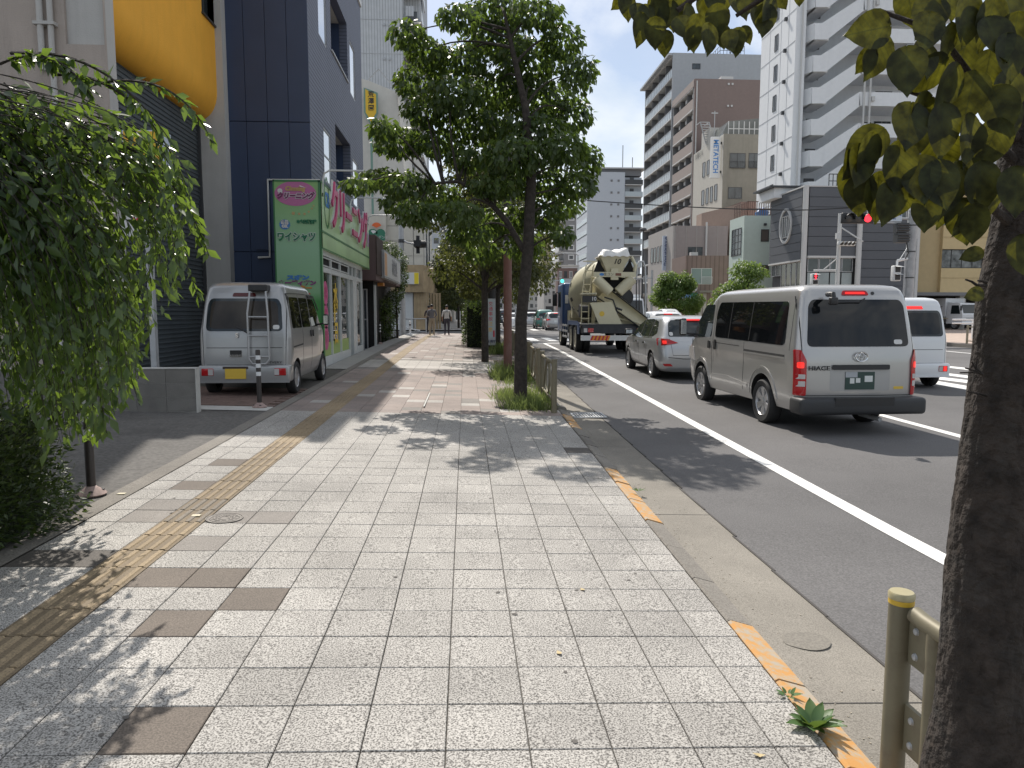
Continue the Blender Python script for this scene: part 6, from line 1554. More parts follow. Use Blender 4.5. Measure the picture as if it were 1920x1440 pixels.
mb = MB(); mb.tube([(.25, .4, .22), (.3, .0, .20)], .03, 8); put('exhaust', mb, M_steel, hv, world=False)
def kei_van(name, X, Y, z, label, heading, paint, ladder=False, plate=True, detailed=True, lit=False, tint=M_tint2):
    kv = thing(name, (X, Y, z), label, 'van', None, rz=-R(heading))
    K = Car([(.24, .66, .06, 3.30), (.34, .70, .0, 3.37), (.60, .735, .0, 3.395), (.95, .737, .015, 3.38), (1.08, .730, .03, 3.22), (1.20, .712, .05, 3.00), (1.50, .672, .105, 2.70), (1.70, .640, .15, 2.48), (1.79, .615, .19, 2.36), (1.845, .55, .26, 2.2), (1.87, .43, .36, 2.0)], 3.395, rc=.12, rf=.34, crown_r=.05, crown_f=.14, tf=.06, tr=.01)
    put('body', K.body('body', paint, [(.52, .27), (2.92, .27)], .335), None, kv, world=False)
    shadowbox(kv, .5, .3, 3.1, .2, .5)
    for sg in (-1, 1):
        S = lambda y, z_, o, sg=sg: K.side(y, z_, o, sg)
        for (a, b, ta) in ((.28, .98, .05), (1.04, 1.72, 0), (1.80, 2.62, 0)):
            if b > 2: pl = roundpoly([(a, 1.11), (b + .08, 1.10), (b - .12, 1.40), (b - .33, 1.62), (a, 1.63)], [.04, .04, .04, .07, .04])
            else: pl = roundpoly([(a, 1.11), (b, 1.11), (b, 1.63), (a + ta, 1.63)], .05)
            patch(pl, S, .004, M_tint, 'side_glass', kv)
        for pts in ([(1.01, 1.68), (1.01, .40)], [(1.76, 1.70), (1.76, .33)], [(2.72, 1.05), (2.70, .8), (2.60, .6)], [(.24, 1.68), (.22, .75)]): patch(line2(pts, .012), S, .0015, M_seam, 'panel_seam', kv)
        patch(line2([(.28, .80), (1.0, .82)], .025), S, .003, M_seam, 'slide_rail', kv)
        for y in (1.66, 1.86): patch(roundpoly([(y - .035, .93), (y + .035, .93), (y + .035, 1.05), (y - .035, 1.05)], .02), S, .018, M_rub, 'door_handle', kv)
        for y in (.52, 2.92): wheel(kv, sg * .655, y, .275, .15, sg, spokes=8, rimr=.64)
        mirror(kv, K, 2.62, 1.12, sg, M_black, (.10, .07, .22), .08)
        patch(line2([(.2, 1.68), (1.2, 1.70), (2.3, 1.69)], .012), S, .006, M_rub, 'rain_gutter', kv)
        patch(line2([(1.78, 1.66), (2.30, 1.66), (2.58, 1.42)], .05), S, .025, M_black, 'door_visor', kv)
    RK = K.rear
    patch(roundpoly([(-.61, 1.07), (.61, 1.07), (.585, 1.50), (.53, 1.60), (-.53, 1.60), (-.585, 1.50)], [.08, .08, .05, .10, .10, .05]), RK, .006, tint, 'rear_glass', kv)
    patch(roundpoly([(-.55, 1.11), (.55, 1.11), (.53, 1.48), (.49, 1.555), (-.49, 1.555), (-.53, 1.48)], .08), RK, .009, mat('rear_glass_inner', (.040, .033, .026), .05, spec=.3, var=.5, vscale=2.0) if ladder else M_tint, 'glass_centre', kv)
    patch(line2([(-.66, 1.64), (-.665, 1.0), (-.65, .52), (.65, .52), (.665, 1.0), (.66, 1.64)], .012), RK, .002, M_seam, 'tailgate_seam', kv)
    patch(line2([(-.66, .80), (.66, .80)], .010), RK, .002, M_seam, 'tailgate_crease', kv)
    patch(roundpoly([(-.19, 1.63), (.19, 1.63), (.17, 1.69), (-.17, 1.69)], .02), RK, .01, M_redlit if lit else mat('dark_red_lamp', (.09, .012, .012), .2), 'high_brake_lamp', kv)
    bp = MB(); rounded_box_mesh(bp, -.735, .735, -.045, .25, .24, .52, .045); put('rear_bumper', bp, paint, kv, world=False, smooth=40)
    bp = MB(); bp.box(-.72, .72, -.06, -.03, .235, .27); put('bumper_lip', bp, paint, kv, world=False)
    for sg in (-1, 1):
        bp = MB(); a, b = sorted((sg * .67, sg * .48)); rounded_box_mesh(bp, a, b, -.055, 0, .35, .47, .012); o = put('tail_lamp', bp, M_redl2, kv, world=False, smooth=40)
        a, b = sorted((sg * .56, sg * .485)); bp = MB(); bp.box(a, b, -.060, -.054, .36, .46); put('reverse_lamp', bp, M_clear, o, world=False)
        if lit and sg > 0: bp = MB(); bp.box(.58, .645, -.060, -.054, .36, .46); put('brake_lamp', bp, M_redlit, o, world=False)
    if plate:
        px0 = -.13 if ladder else -.40
        bp = MB(); bp.box(px0 - .165, px0 + .165, -.06, -.052, .30, .465); put('number_plate', bp, M_plate_y, kv, world=False)
        if ladder: bp = MB(); bp.box(px0 - .2, px0 + .2, -.055, -.05, .46, .50); put('plate_lamp_bar', bp, mat('brown_dark', (.05, .035, .03), .6), kv, world=False)
    if ladder:
        mb = MB(); y_ = -.06
        La, Lb = .13, .40
        mb.tube([(La, .12, 1.74), (La, -.02, 1.70), (La - .06 + .02, y_, 1.36), (La - .04, y_, .62), (La + .02, y_, .54), (Lb - .04, y_, .54), (Lb + .02, y_, .62), (Lb + .01, y_, 1.36), (Lb - .02, -.02, 1.70), (Lb - .02, .12, 1.74)], .016, 8)
        for z_ in (1.30, 1.0, .66): mb.tube([(La - .035, y_, z_), (Lb + .01, y_, z_)], .013, 8)
        put('ladder', mb, mat('ladder_grey', (.40, .40, .40), .4, metal=.3), kv, world=False, smooth=50)
        mb = MB(); rounded_box_mesh(mb, .10, .40, -.02, .22, 1.71, 1.82, .02); put('ladder_bracket', mb, M_black, kv, world=False)
        mb = MB(); mb.tube([(-.02, -.03, 1.10), (.10, -.045, 1.03)], .012, 6); mb.tube([(-.02, -.03, 1.10), (-.1, -.03, 1.14)], .012, 6); put('wiper', mb, M_black, kv, world=False)
        mb = MB(); mb.box(-.22, -.04, -.012, .02, .66, .76); put('tailgate_handle', mb, M_black, kv, world=False)
        mb = MB(); mb.box(-.22, -.04, -.02, .01, .655, .69); put('handle_lip', mb, M_chrome, kv, world=False)
        bl = put('badge', textmesh('S', .10, M_chrome, (-.10, -.012, 1.00), (1, 0, 0), (0, 0, 1), extrude=.004, offset=.004), None, kv, world=False)
        put('lettering', textmesh('EVERY', .055, M_seam, (.50, -.004, .56), (1, 0, 0), (0, 0, 1), extrude=.002, sx=1.3), None, kv, world=False)
        patch(roundpoly([(.46, 1.10), (.56, 1.10), (.56, 1.17), (.46, 1.17)], .03), RK, .012, M_wht, 'glass_sticker', kv)
    return kv
xk = PY(459, 700, 11.85).x
kei_van('micro_van', xk, 11.85, zs(xk, 12.5) - .01, 'silver micro van with roof ladder parked between the block wall and the green shop', -.6, M_silver2, ladder=True)
kw = kei_van('white_micro_van', PY(1785, 600, 14.1).x - .74, 14.1, zr(14), 'white micro van with yellow plate in the far lane behind the silver long van', 1.0, M_wpaint, lit=True)
def sedan(name, X, Y, label, paint, heading=0.9, H=1.475, L_=4.36, W_=.845, wagon=True, lit=True, cat='car', detail=True, group=None, rot=0.0, hood=.95):
    cv = thing(name, (X, Y, zr(Y)), label, cat, group, rz=-R(heading) + rot)
    q = H / 1.475; ry = .0
    if wagon: keys = [(.20, .70, .10, L_ - .10), (.30, .80, .02, L_ - .02), (.50, .838, .0, L_), (.72, W_, .03, L_ - .04), (.86, W_ - .01, .07, L_ - .22), (.93, W_ - .025, .10, L_ - .62), (1.0 * q, W_ - .06, .15, L_ - 1.02), (1.15 * q, W_ - .12, .26, L_ - 1.32), (1.32 * q, W_ - .19, .40, L_ - 1.66), (1.41 * q, W_ - .24, .52, L_ - 1.92), (1.455 * q, W_ - .33, .68, L_ - 2.15), (H, W_ - .48, .95, L_ - 2.45)]
    else: keys = [(.20, .70, .10, L_ - .10), (.30, .80, .02, L_ - .02), (.50, .838, .0, L_), (.72, W_, .02, L_ - .04), (.86, W_ - .01, .05, L_ - .25), (.95, W_ - .03, .12, L_ - .8), (1.02 * q, W_ - .07, .55, L_ - 1.15), (1.15 * q, W_ - .13, .80, L_ - 1.42), (1.32 * q, W_ - .20, 1.1, L_ - 1.8), (1.42 * q, W_ - .27, 1.35, L_ - 2.05), (H, W_ - .45, 1.8, L_ - 2.35)]
    V = Car(keys, L_, rc=.22, rf=.40, crown_r=.10, crown_f=.16, tf=.10, tr=.05)
    yr_, yf_ = .88, .88 + 2.6
    put('body', V.body('body', paint, [(yr_, .31), (yf_, .31)], .365), None, cv, world=False)
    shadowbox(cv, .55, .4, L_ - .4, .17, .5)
    zb_, zt_ = .965 * q, 1.37 * q
    for sg in (-1, 1):
        S = lambda y, z_, o, sg=sg: V.side(y, z_, o, sg)
        r0 = .62 if wagon else 1.35
        patch(roundpoly([(r0 - .02, zb_ + .10), (r0 + .28, zb_ + .01), (L_ - 1.30, zb_ - .02), (L_ - 1.72, 1.22 * q), (L_ - 2.12, zt_), (L_ - 2.9, zt_ + .02), (r0 + .20, zt_ - .04)], [.08, .06, .04, .05, .15, .05, .14]), S, .003, M_tint2, 'side_glass', cv)
        for y in (2.12, 1.22 if wagon else 1.6): patch(line2([(y, zb_), (y + .02, zt_ + .01)], .05), S, .006, M_rub, 'pillar_trim', cv)
        patch(line2([(r0 + .2, zb_ - .012), (L_ - 1.28, zb_ - .03)], .015), S, .006, M_chrome, 'belt_moulding', cv)
        for pts in ([(2.10, zb_), (2.14, .6), (2.18, .30)], [(3.12, zb_), (3.10, .6), (3.02, .34), (2.18, .30)], [(1.25, zb_), (1.28, .75), (1.42, .5), (1.45, .3)]): patch(line2(pts, .010), S, .0015, M_seam, 'panel_seam', cv)
        patch(line2([(1.55, .50), (2.4, .49), (3.0, .52)], .03), S, .008, paint, 'door_moulding', cv)
        for y in (2.22, 1.42): patch(roundpoly([(y, .80), (y + .2, .80), (y + .2, .84), (y, .84)], .015), S, .03, M_chrome, 'door_handle', cv)
        for y in (yr_, yf_): wheel(cv, sg * (W_ - .10), y, .305, .185, sg, spokes=10, rimr=.66)
        mirror(cv, V, L_ - 1.42, .97, sg, M_black if sg < 0 else paint, (.20, .10, .15), .03)
    B_ = V.rear
    if wagon:
        patch(roundpoly([(-.60, 1.0), (.60, 1.0), (.55, 1.30), (.49, 1.37), (-.49, 1.37), (-.55, 1.30)], [.05, .05, .05, .08, .08, .05]), B_, .006, M_tint2, 'rear_glass', cv)
        patch(roundpoly([(-.40, 1.395), (.40, 1.395), (.36, 1.425), (-.36, 1.425)], .02), B_, .06, paint, 'roof_spoiler', cv)
        patch(line2([(-.18, 1.38), (.18, 1.38)], .03), B_, .05, M_redlit if lit else M_redl2, 'high_brake_lamp', cv)
        for sg in (-1, 1):
            patch(roundpoly([(sg * .40, .86), (sg * .62, .82), (sg * .835, .79), (sg * .84, .96), (sg * .62, .95)][::sg], .02), B_, .02, M_redl2, 'tail_lamp', cv, step=.04)
            patch(roundpoly([(sg * .66, .84), (sg * .74, .84), (sg * .74, .91), (sg * .66, .91)][::sg], .015), B_, .026, M_redlit if lit else M_clear, 'brake_lamp', cv, step=.04)
            patch(roundpoly([(sg * .70, .76), (sg * .80, .76), (sg * .80, .785), (sg * .70, .785)][::sg], .01), B_, .02, M_clear, 'reverse_lamp', cv, step=.04)
            patch(roundpoly([(sg * .52, .33), (sg * .70, .33), (sg * .74, .385), (sg * .58, .39)][::sg], .015), B_, .02, M_redl2, 'bumper_reflector', cv, step=.04)
        patch(line2([(-.58, .95), (-.52, .58), (.52, .58), (.58, .95)], .01), B_, .002, M_seam, 'tailgate_seam', cv)
        patch(line2([(-.80, .55), (-.3, .50), (.3, .50), (.80, .55)], .015), B_, .002, M_seam, 'bumper_seam', cv)
        patch([(-.165, .66), (.165, .66), (.165, .82), (-.165, .82)], B_, .012, M_plate_w, 'number_plate', cv)
        mb = MB(); mb.tube([tuple(B_(.3, 1.02, .02)), tuple(B_(-.15, 1.03, .03))], .01, 6); put('wiper', mb, M_black, cv, world=False)
        patch(roundpoly([(-.57, 1.02), (-.49, 1.02), (-.49, 1.10), (-.57, 1.10)], .03), B_, .010, M_wht, 'glass_sticker', cv)
    else:
        patch(roundpoly([(-.56, 1.04), (.56, 1.04), (.47, 1.34), (-.47, 1.34)], .06), B_, .006, M_tint2, 'rear_glass', cv)
        for sg in (-1, 1): patch(roundpoly([(sg * .50, .74), (sg * .835, .72), (sg * .84, .86), (sg * .55, .86)][::sg], .02), B_, .02, M_redlit if lit else M_redl2, 'tail_lamp', cv, step=.05)
        patch([(-.165, .52), (.165, .52), (.165, .68), (-.165, .68)], B_, .012, M_plate_w, 'number_plate', cv)
    F_ = V.front
    patch(roundpoly([(-.60, 1.02 * q), (.60, 1.02 * q), (.50, 1.35 * q), (-.50, 1.35 * q)], .06), F_, .006, M_tint2, 'windscreen', cv)
    for sg in (-1, 1): patch(roundpoly([(sg * .45, .62), (sg * .78, .64), (sg * .76, .78), (sg * .5, .74)][::sg], .03), F_, .01, M_clear, 'headlight', cv, step=.05)
    patch(roundpoly([(-.42, .55), (.42, .55), (.44, .68), (-.44, .68)], .03), F_, .008, M_black, 'grille', cv)
    patch(roundpoly([(-.165, .38), (.165, .38), (.165, .52), (-.165, .52)], .01), F_, .015, M_plate_w, 'front_plate', cv)
    return cv
sedan('estate_car', PY(1222, 705, 16.7).x + .78, 15.8, 'silver estate car with lit red tail lamps between the mixer truck and the long van', carpaint('silver_estate', (.44, .45, .46), .5, .3), heading=1.0)
sedan('white_car', 8.55, 29.5, 'white car whose roof shows beyond the silver estate car in the middle lane', M_wpaint, H=1.5, lit=True, wagon=True)
M_creamp = mat('mixer_cream_paint', (.58, .54, .38), .42, var=.08, vscale=2, stain=.25, sscale=1.6, staincol=(.36, .33, .26))
M_bluep = mat('mixer_blue_paint', (.035, .075, .19), .4, coat=.3)
M_frameb = mat('mixer_frame_black', (.028, .03, .036), .6, var=.3, vscale=5)
M_rimc = mat('mixer_hub_cream', (.40, .38, .31), .5, metal=.3)
mx_ = road_thing('concrete_mixer_truck', 5.20, 24.7, 'cream and blue concrete mixer truck waiting at the stop line with its chute swung right', 'truck', 1.2)
def P6(name, mb, m, sm=None, par=None, kind=None): return put(name, mb, m, par or mx_, world=False, smooth=sm, kind=kind)
mb = MB(); mb.box(-.42, .42, .25, 7.4, .72, .98); P6('chassis_frame', mb, M_frameb)
mb = MB(); mb.box(-1.14, 1.14, .02, .55, .74, 1.0); P6('rear_cross_member', mb, M_frameb)
mb = MB(); mb.box(-1.16, 1.16, .1, 1.2, 1.0, 1.06); P6('rear_deck', mb, M_frameb)
mb = MB(); mb.box(-1.2, 1.2, -.04, .04, .49, .67); P6('under_run_bar', mb, mat('bar_white', (.62, .62, .60), .4))
for x0 in (-.88, .42):
    for k in range(5):
        a = x0 + k * .13; mb = MB(); mb.prism([(a, .495), (a + .065, .495), (a + .13, .665), (a + .065, .665)], lambda x, z: (x, -.046, z), lambda x, z: (x, -.041, z)); P6('stripe', mb, M_redt)
        mb = MB(); mb.prism([(a + .065, .495), (a + .13, .495), (a + .195, .665), (a + .13, .665)], lambda x, z: (x, -.046, z), lambda x, z: (x, -.041, z)); P6('stripe', mb, mat('stripe_orange', (.75, .30, .02), .4))
for sg in (-1, 1):
    a, b = sorted((sg * .98, sg * 1.1)); mb = MB(); mb.box(a, b, -.02, .03, .78, .92); P6('reverse_lamp', mb, M_clear)
    a, b = sorted((sg * .76, sg * .95)); mb = MB(); mb.box(a, b, -.02, .03, .78, .92); P6('tail_lamp', mb, M_redl2)
    for y in (1.75, 3.05):
        for dx in (.0, .27): wheel(mx_, sg * (1.06 - dx), y, .50, .25, sg, M_rimc, 8, 'wheel')
    wheel(mx_, sg * 1.04, 6.75, .50, .27, sg, M_rimc, 8, 'wheel')
    mb = MB(); pr = [(1.75 + .62 * math.cos(R(a)), .5 + .62 * math.sin(R(a))) for a in range(10, 171, 16)]
    for y in (1.75, 3.05):
        vs = []; fs = []
        for a in range(15, 166, 15): vs += [(sg * .72, y + .6 * math.cos(R(a)), .5 + .6 * math.sin(R(a))), (sg * 1.2, y + .6 * math.cos(R(a)), .5 + .6 * math.sin(R(a)))]
        fs = [(2 * k, 2 * k + 1, 2 * k + 3, 2 * k + 2) for k in range(len(vs) // 2 - 1)]; mb.add(vs, fs)
    P6('fender', mb, M_frameb)
    a, b = sorted((sg * 1.17, sg * 1.2)); mb = MB(); mb.box(a, b, .55, 1.0, .70, 1.12); mb.box(a, b, 1.0, 3.9, 1.0, 1.16); P6('side_panel', mb, M_bluep)
    mb = MB()
    for z in (.45, .68, .90): mb.box(a, b, 4.0, 5.7, z, z + .07)
    for y in (4.0, 4.8, 5.6): mb.box(a - sg * .03, b - sg * .03, y, y + .06, .42, 1.0)
    P6('side_guard', mb, mat('guard_grey', (.30, .31, .32), .5))
mb = MB(); rounded_box_mesh(mb, -1.19, 1.19, 5.75, 7.75, .62, 2.72, .12); P6('cab', mb, M_bluep, 45)
mb = MB(); mb.box(-.75, .75, 5.745, 5.76, 1.75, 2.35); P6('cab_rear_glass', mb, M_tint2)
for sg in (-1, 1):
    a, b = sorted((sg * 1.185, sg * 1.198)); mb = MB(); mb.box(a, b, 6.4, 7.4, 1.7, 2.35); P6('cab_side_glass', mb, M_tint2)
    mb = MB(); x = sg * 1.33; rounded_box_mesh(mb, x - .1, x + .1, 7.55, 7.68, 1.75, 2.3, .03); mb.tube([(sg * 1.15, 7.6, 2.4), (x, 7.6, 2.3)], .02, 6); P6('cab_mirror', mb, M_black, 50)
mb = MB(); mb.box(-1.05, 1.05, 7.74, 7.77, 1.65, 2.4); P6('windscreen', mb, M_tint2)
mb = MB(); mb.box(-1.08, -.95, 5.70, 5.745, 1.85, 2.2); P6('cab_notice', mb, M_wht)
ax0, ax1 = Vector((0, 5.75, 1.85)), Vector((0, 1.35, 2.85)); ad = (ax1 - ax0); LL = ad.length
Md = Matrix.Translation(ax0) @ ad.to_track_quat('Z', 'Y').to_matrix().to_4x4()
prof = [(.0001, -.08), (.45, -.06), (.72, .05), (.90, .45), (1.08, 1.2), (1.14, 1.75), (1.12, 2.15), (.98, 2.9), (.80, 3.6), (.62, 4.2), (.55, LL), (.48, LL - .01), (.46, LL - .5)]
mb = MB(); mb.lathe(prof, 44, Md, caps=False); dr = P6('drum', mb, M_creamp, 30)
mb = MB(); mb.lathe([(1.145, 1.85), (1.15, 1.87), (1.15, 1.93), (1.125, 1.95)], 44, Md, caps=False); mb.lathe([(.84, 3.52), (.87, 3.53), (.85, 3.66), (.80, 3.67)], 44, Md, caps=False); P6('drum_band', mb, M_creamp, 30, dr)
for a, z in ((150, 1.0), (165, 1.25), (182, 1.0), (197, 1.3), (212, 1.0), (226, 1.35)):
    mb = MB(); r_ = 1.075; vs = []
    for (da, dz) in ((-4, -.18), (3, -.2), (6, .18), (-2, .2)):
        zz_ = z + dz + .75; rr = np.interp(zz_, [p[1] for p in prof[:10]], [p[0] for p in prof[:10]]) + .012
        vs.append(Md @ Vector((rr * math.cos(R(a + da)), rr * math.sin(R(a + da)), zz_)))
    mb.add(vs, [(0, 1, 2, 3)]); P6('drum_letter_stroke', mb, M_black, None, dr)
mb = MB(); mb.lathe([(.0001, LL - .45), (.47, LL - .45)], 24, Md, caps=False); P6('drum_mouth', mb, M_dark, None, dr)
mb = MB(); mb.box(-.5, .5, 5.3, 5.6, .98, 2.2); mb.box(-1.0, -.35, 4.9, 5.6, 1.0, 1.55); P6('front_pedestal', mb, M_creamp)
mb = MB(); mb.tube([(-.95, 4.55, 1.5), (-.45, 4.55, 1.5)], .26, 18); P6('hydraulic_tank', mb, M_creamp, 40)
mb = MB(); mb.tube([(-1.0, 1.9, 1.52), (-.5, 1.9, 1.52)], .24, 18); P6('water_tank', mb, M_frameb, 40)
mb = MB(); mb.prism([(-.87, 1.80), (-.12, 1.84), (.31, .98), (-.51, .98)], lambda x, z: (x, .12, z), lambda x, z: (x, .22, z)); P6('stand_plate', mb, M_creamp)
mb = MB(); mb.prism([(.15, 1.06), (.15, 1.75), (.55, 1.3), (1.0, 1.06)], lambda x, z: (x, .4, z), lambda x, z: (x, .5, z)); P6('stand_plate', mb, M_creamp)
mb = MB(); mb.lathe([(.0001, 0), (.09, 0)], 20, Matrix.Translation((-.45, .112, 1.42)) @ Matrix.Rotation(R(90), 4, 'X'), caps=False); P6('warning_sticker', mb, M_plate_y)
for sg in (-1, 1):
    mb = MB(); mb.tube([(sg * .62, 1.0, .98), (sg * .62, .8, 1.9), (sg * .66, .55, 2.72)], .07, 8); P6('stand_post', mb, M_creamp, 40)
    mb = MB(); mb.lathe([(.15, 0), (.19, .02), (.19, .70), (.15, .72)], 18, Matrix.Translation((sg * .66, .30, 2.66)) @ (Vector((-sg * .48, .02, -.46)).to_track_quat('Z', 'Y').to_matrix().to_4x4())); P6('collector_chute', mb, M_creamp, 35)
mb = MB(); mb.box(-.74, .74, .18, .30, 2.70, 2.87); P6('rear_beam', mb, M_creamp)
mb = MB(); mb.lathe([(.0001, 0), (.055, 0)], 20, Matrix.Translation((-.46, .178, 2.785)) @ Matrix.Diagonal((1.5, 1, .9, 1)) @ Matrix.Rotation(R(90), 4, 'X'), caps=False); P6('beam_emblem', mb, M_blue)
put('lettering', textmesh('生コン', .12, M_frameb, (-.22, .176, 2.785), (1, 0, 0), (0, 0, 1), extrude=.002), None, mx_, world=False)
mb = MB(); mb.box(.02, .22, .17, .185, 2.74, 2.83); P6('beam_plate', mb, mat('rust_plate', (.18, .08, .05), .6))
def frus(mb, x0, x1, y0, y1, z0, X0_, X1_, Y0_, Y1_, z1):
    v = [(x0, y0, z0), (x1, y0, z0), (x1, y1, z0), (x0, y1, z0), (X0_, Y0_, z1), (X1_, Y0_, z1), (X1_, Y1_, z1), (X0_, Y1_, z1)]
    return mb.add(v, [(0, 1, 5, 4), (1, 2, 6, 5), (2, 3, 7, 6), (3, 0, 4, 7), (3, 2, 1, 0)])
mb = MB(); frus(mb, -.26, .26, .30, .9, 2.87, -.54, .54, .10, 1.15, 3.44); mb.box(-.13, .13, .2, .32, 2.6, 3.0); P6('hopper', mb, M_creamp)
put('lettering', textmesh('10', .26, M_black, (.06, .165, 3.22), (1, 0, 0), (0, -.34, 1), extrude=.004, shear=.25, offset=.004), None, mx_, world=False)
put('lettering', textmesh('10', .22, M_black, (-.47, .55, 3.22), (0, -1, 0), (-.45, 0, 1), extrude=.004, shear=.2, offset=.004), None, mx_, world=False)
bm = bmesh.new(); bmesh.ops.create_grid(bm, x_segments=16, y_segments=12, size=1)
for v in bm.verts:
    x, y = v.co.x, v.co.y; ed = max(abs(x), abs(y)); zz_ = 3.56 + .05 * math.sin(x * 5 + y * 3) + .10 * (x + 1) * .5 + .03 * math.sin(y * 9); 
    if ed > .85: zz_ = 3.40 + .02 * math.sin(x * 14 + y * 11)
    v.co = Vector((x * .57, .62 + y * .56, zz_))
tm = bpy.data.meshes.new('cover_sheet'); bm.to_mesh(tm); bm.free(); tm.materials.append(mat('white_tarpaulin', (.72, .71, .68), .6, bump=.3, bscale=8)); tm.shade_smooth()
put('hopper_cover', tm, None, mx_, world=False)
mb = MB(); mb.box(.40, .53, .20, .22, 3.50, 3.62); P6('cover_patch', mb, M_frameb)
mb = MB(); mb.prism([(-.72, 2.88), (-.30, 2.88), (-.56, 3.3)], lambda x, z: (x, .35, z), lambda x, z: (x, .4, z)); P6('void_shade_sheet', mb, M_dark)  # near-black sheets stand in for the shaded voids either side of the hopper
mb = MB(); mb.prism([(.72, 2.88), (.30, 2.88), (.56, 3.3)], lambda x, z: (x, .35, z), lambda x, z: (x, .4, z)); P6('void_shade_sheet', mb, M_dark)
mb = MB(); mb.prism([(-.45, 2.69), (.45, 2.69), (.12, 2.2), (-.12, 2.2)], lambda x, z: (x, .5, z), lambda x, z: (x, .55, z)); P6('throat', mb, M_dark)
A, B = Vector((-.42, .45, 2.20)), Vector((1.15, -.15, .98)); dv = (B - A).normalized(); sd = dv.cross(Vector((0, -1, .2))).normalized(); ot = sd.cross(dv).normalized()
vs = []; n = 14
for P_, r_ in ((A, .26), (B, .20)):
    for k in range(n + 1): a = R(-15 + 210 * k / n); vs.append(P_ + ot * (-r_ * math.sin(a)) + sd * (r_ * math.cos(a)))
mb = MB(); mb.add(vs, [(k, k + 1, k + n + 2, k + n + 1) for k in range(n)])
vs2 = [v * 1.0 for v in vs]; P6('main_chute', mb, M_creamp, 40)
mb = MB(); mb.tube([(A + ot * .0 + sd * .25), (B + sd * .2)], .03, 6); mb.tube([(A - sd * .25), (B - sd * .2)], .03, 6); P6('chute_rim', mb, M_frameb, None, None, 'stuff')
mb = MB(); mb.tube([(.15, .3, 1.25), (.55, .1, 1.18), (.85, .0, 1.10)], .035, 8); P6('chute_jack', mb, M_creamp, 40)
mb = MB(); mb.tube([(-.35, .25, 2.0), (-.05, .2, 1.9), (.05, .15, 1.6), (.1, .15, 1.4)], .03, 6); mb.tube([(.05, .1, 1.62), (.25, .1, 1.55)], .04, 6); P6('control_lever', mb, M_frameb, None, None, 'stuff')
mb = MB(); mb.lathe([(.0001, -.2), (.30, -.18), (.33, 0), (.30, .18), (.0001, .2)], 20, Matrix.Translation((.45, .75, 2.0)) @ Matrix.Rotation(R(90), 4, 'X'), caps=False); P6('hose_drum', mb, M_black, 40)
mb = MB()
for x in (-1.12, -.86): mb.tube([(x, .5, 1.0), (x, .45, 2.0), (x + .14, .5, 3.05), (x + .2, .6, 3.15)], .022, 6)
for k in range(8): z = 1.25 + k * .24; mb.tube([(-1.12 + max(0, (z - 2)) * .13, .46, z), (-.86 + max(0, (z - 2)) * .13, .46, z)], .018, 5)
P6('ladder', mb, M_creamp, 50)
mb = MB(); mb.box(-1.15, -.60, .3, .75, 2.10, 2.15); mb.box(-1.1, -.62, .25, .3, 3.22, 3.26); P6('platform', mb, M_creamp)
mb = MB(); mb.box(-1.12, -.62, .22, .26, 1.82, 2.05); P6('number_board', mb, M_black)
put('lettering', textmesh('10', .18, M_wht, (-.72, .215, 1.935), (1, 0, 0), (0, 0, 1), extrude=.002, offset=.004), None, mx_, world=False)
mb = MB(); mb.tube([(.78, .4, 2.5), (.84, .4, 3.1), (.9, .42, 3.25), (1.05, .45, 3.25), (1.12, .45, 3.05), (1.14, .4, 2.2), (1.14, .4, 1.1)], .035, 8); P6('water_pipe', mb, M_steel, 50)
mb = MB(); mb.tube([(.6, .3, 3.4), (.72, .2, 3.1), (.7, .25, 2.9)], .06, 8); P6('hose', mb, M_creamp, 50)
for x in (.78, .88): mb = MB(); mb.tube([(x, .3, 2.6), (x, .2, 1.6), (x + .05, .3, 1.05)], .02, 6); P6('hydraulic_hose', mb, M_black, 50)
DK = carpaint('dark_blue_taxi_paint', (.03, .04, .06), .2, .3)
GRN = carpaint('green_taxi_paint', (.05, .17, .14), .1, .35)
o1 = sedan('dark_taxi', 10.9, 51, 'dark oncoming taxi with a lit roof lamp beyond the mixer truck', DK, H=1.62, wagon=True, lit=False, rot=math.pi)
mb = MB(); rounded_box_mesh(mb, -.12, .12, 2.0, 2.2, 1.60, 1.74, .03); put('roof_lamp', mb, M_wht, o1, world=False, smooth=50)
kei_far = sedan('white_wagon', 15.1, 54, 'small white oncoming wagon beside the blue roofed bus shelter', M_wpaint, H=1.72, L_=3.9, W_=.78, wagon=True, lit=False, rot=math.pi)
sedan('green_taxi', 6.95, 62, 'green and white taxi seen from behind left of the mixer cab', GRN, H=1.7, wagon=True, lit=False)
sedan('grey_hatchback', 7.25, 57, 'silver grey hatchback just left of the mixer cab', M_silver, H=1.48, wagon=True, lit=True)
sedan('white_estate', 6.9, 74, 'white estate car seen from behind between the tree trunk and green taxi', M_wpaint, H=1.5, wagon=True, lit=False)
sedan('white_saloon', 4.35, 61, 'white saloon seen between the brown post and the tree trunk', M_wpaint, wagon=False, H=1.45, lit=False)
sedan('silver_saloon', 4.6, 70, 'silver saloon behind the white saloon far up the avenue', M_silver, wagon=False, H=1.45, lit=False)
sedan('black_wagon', 4.4, 84, 'dark wagon far up the avenue left of the brown post', DK, wagon=True, H=1.8, lit=False)
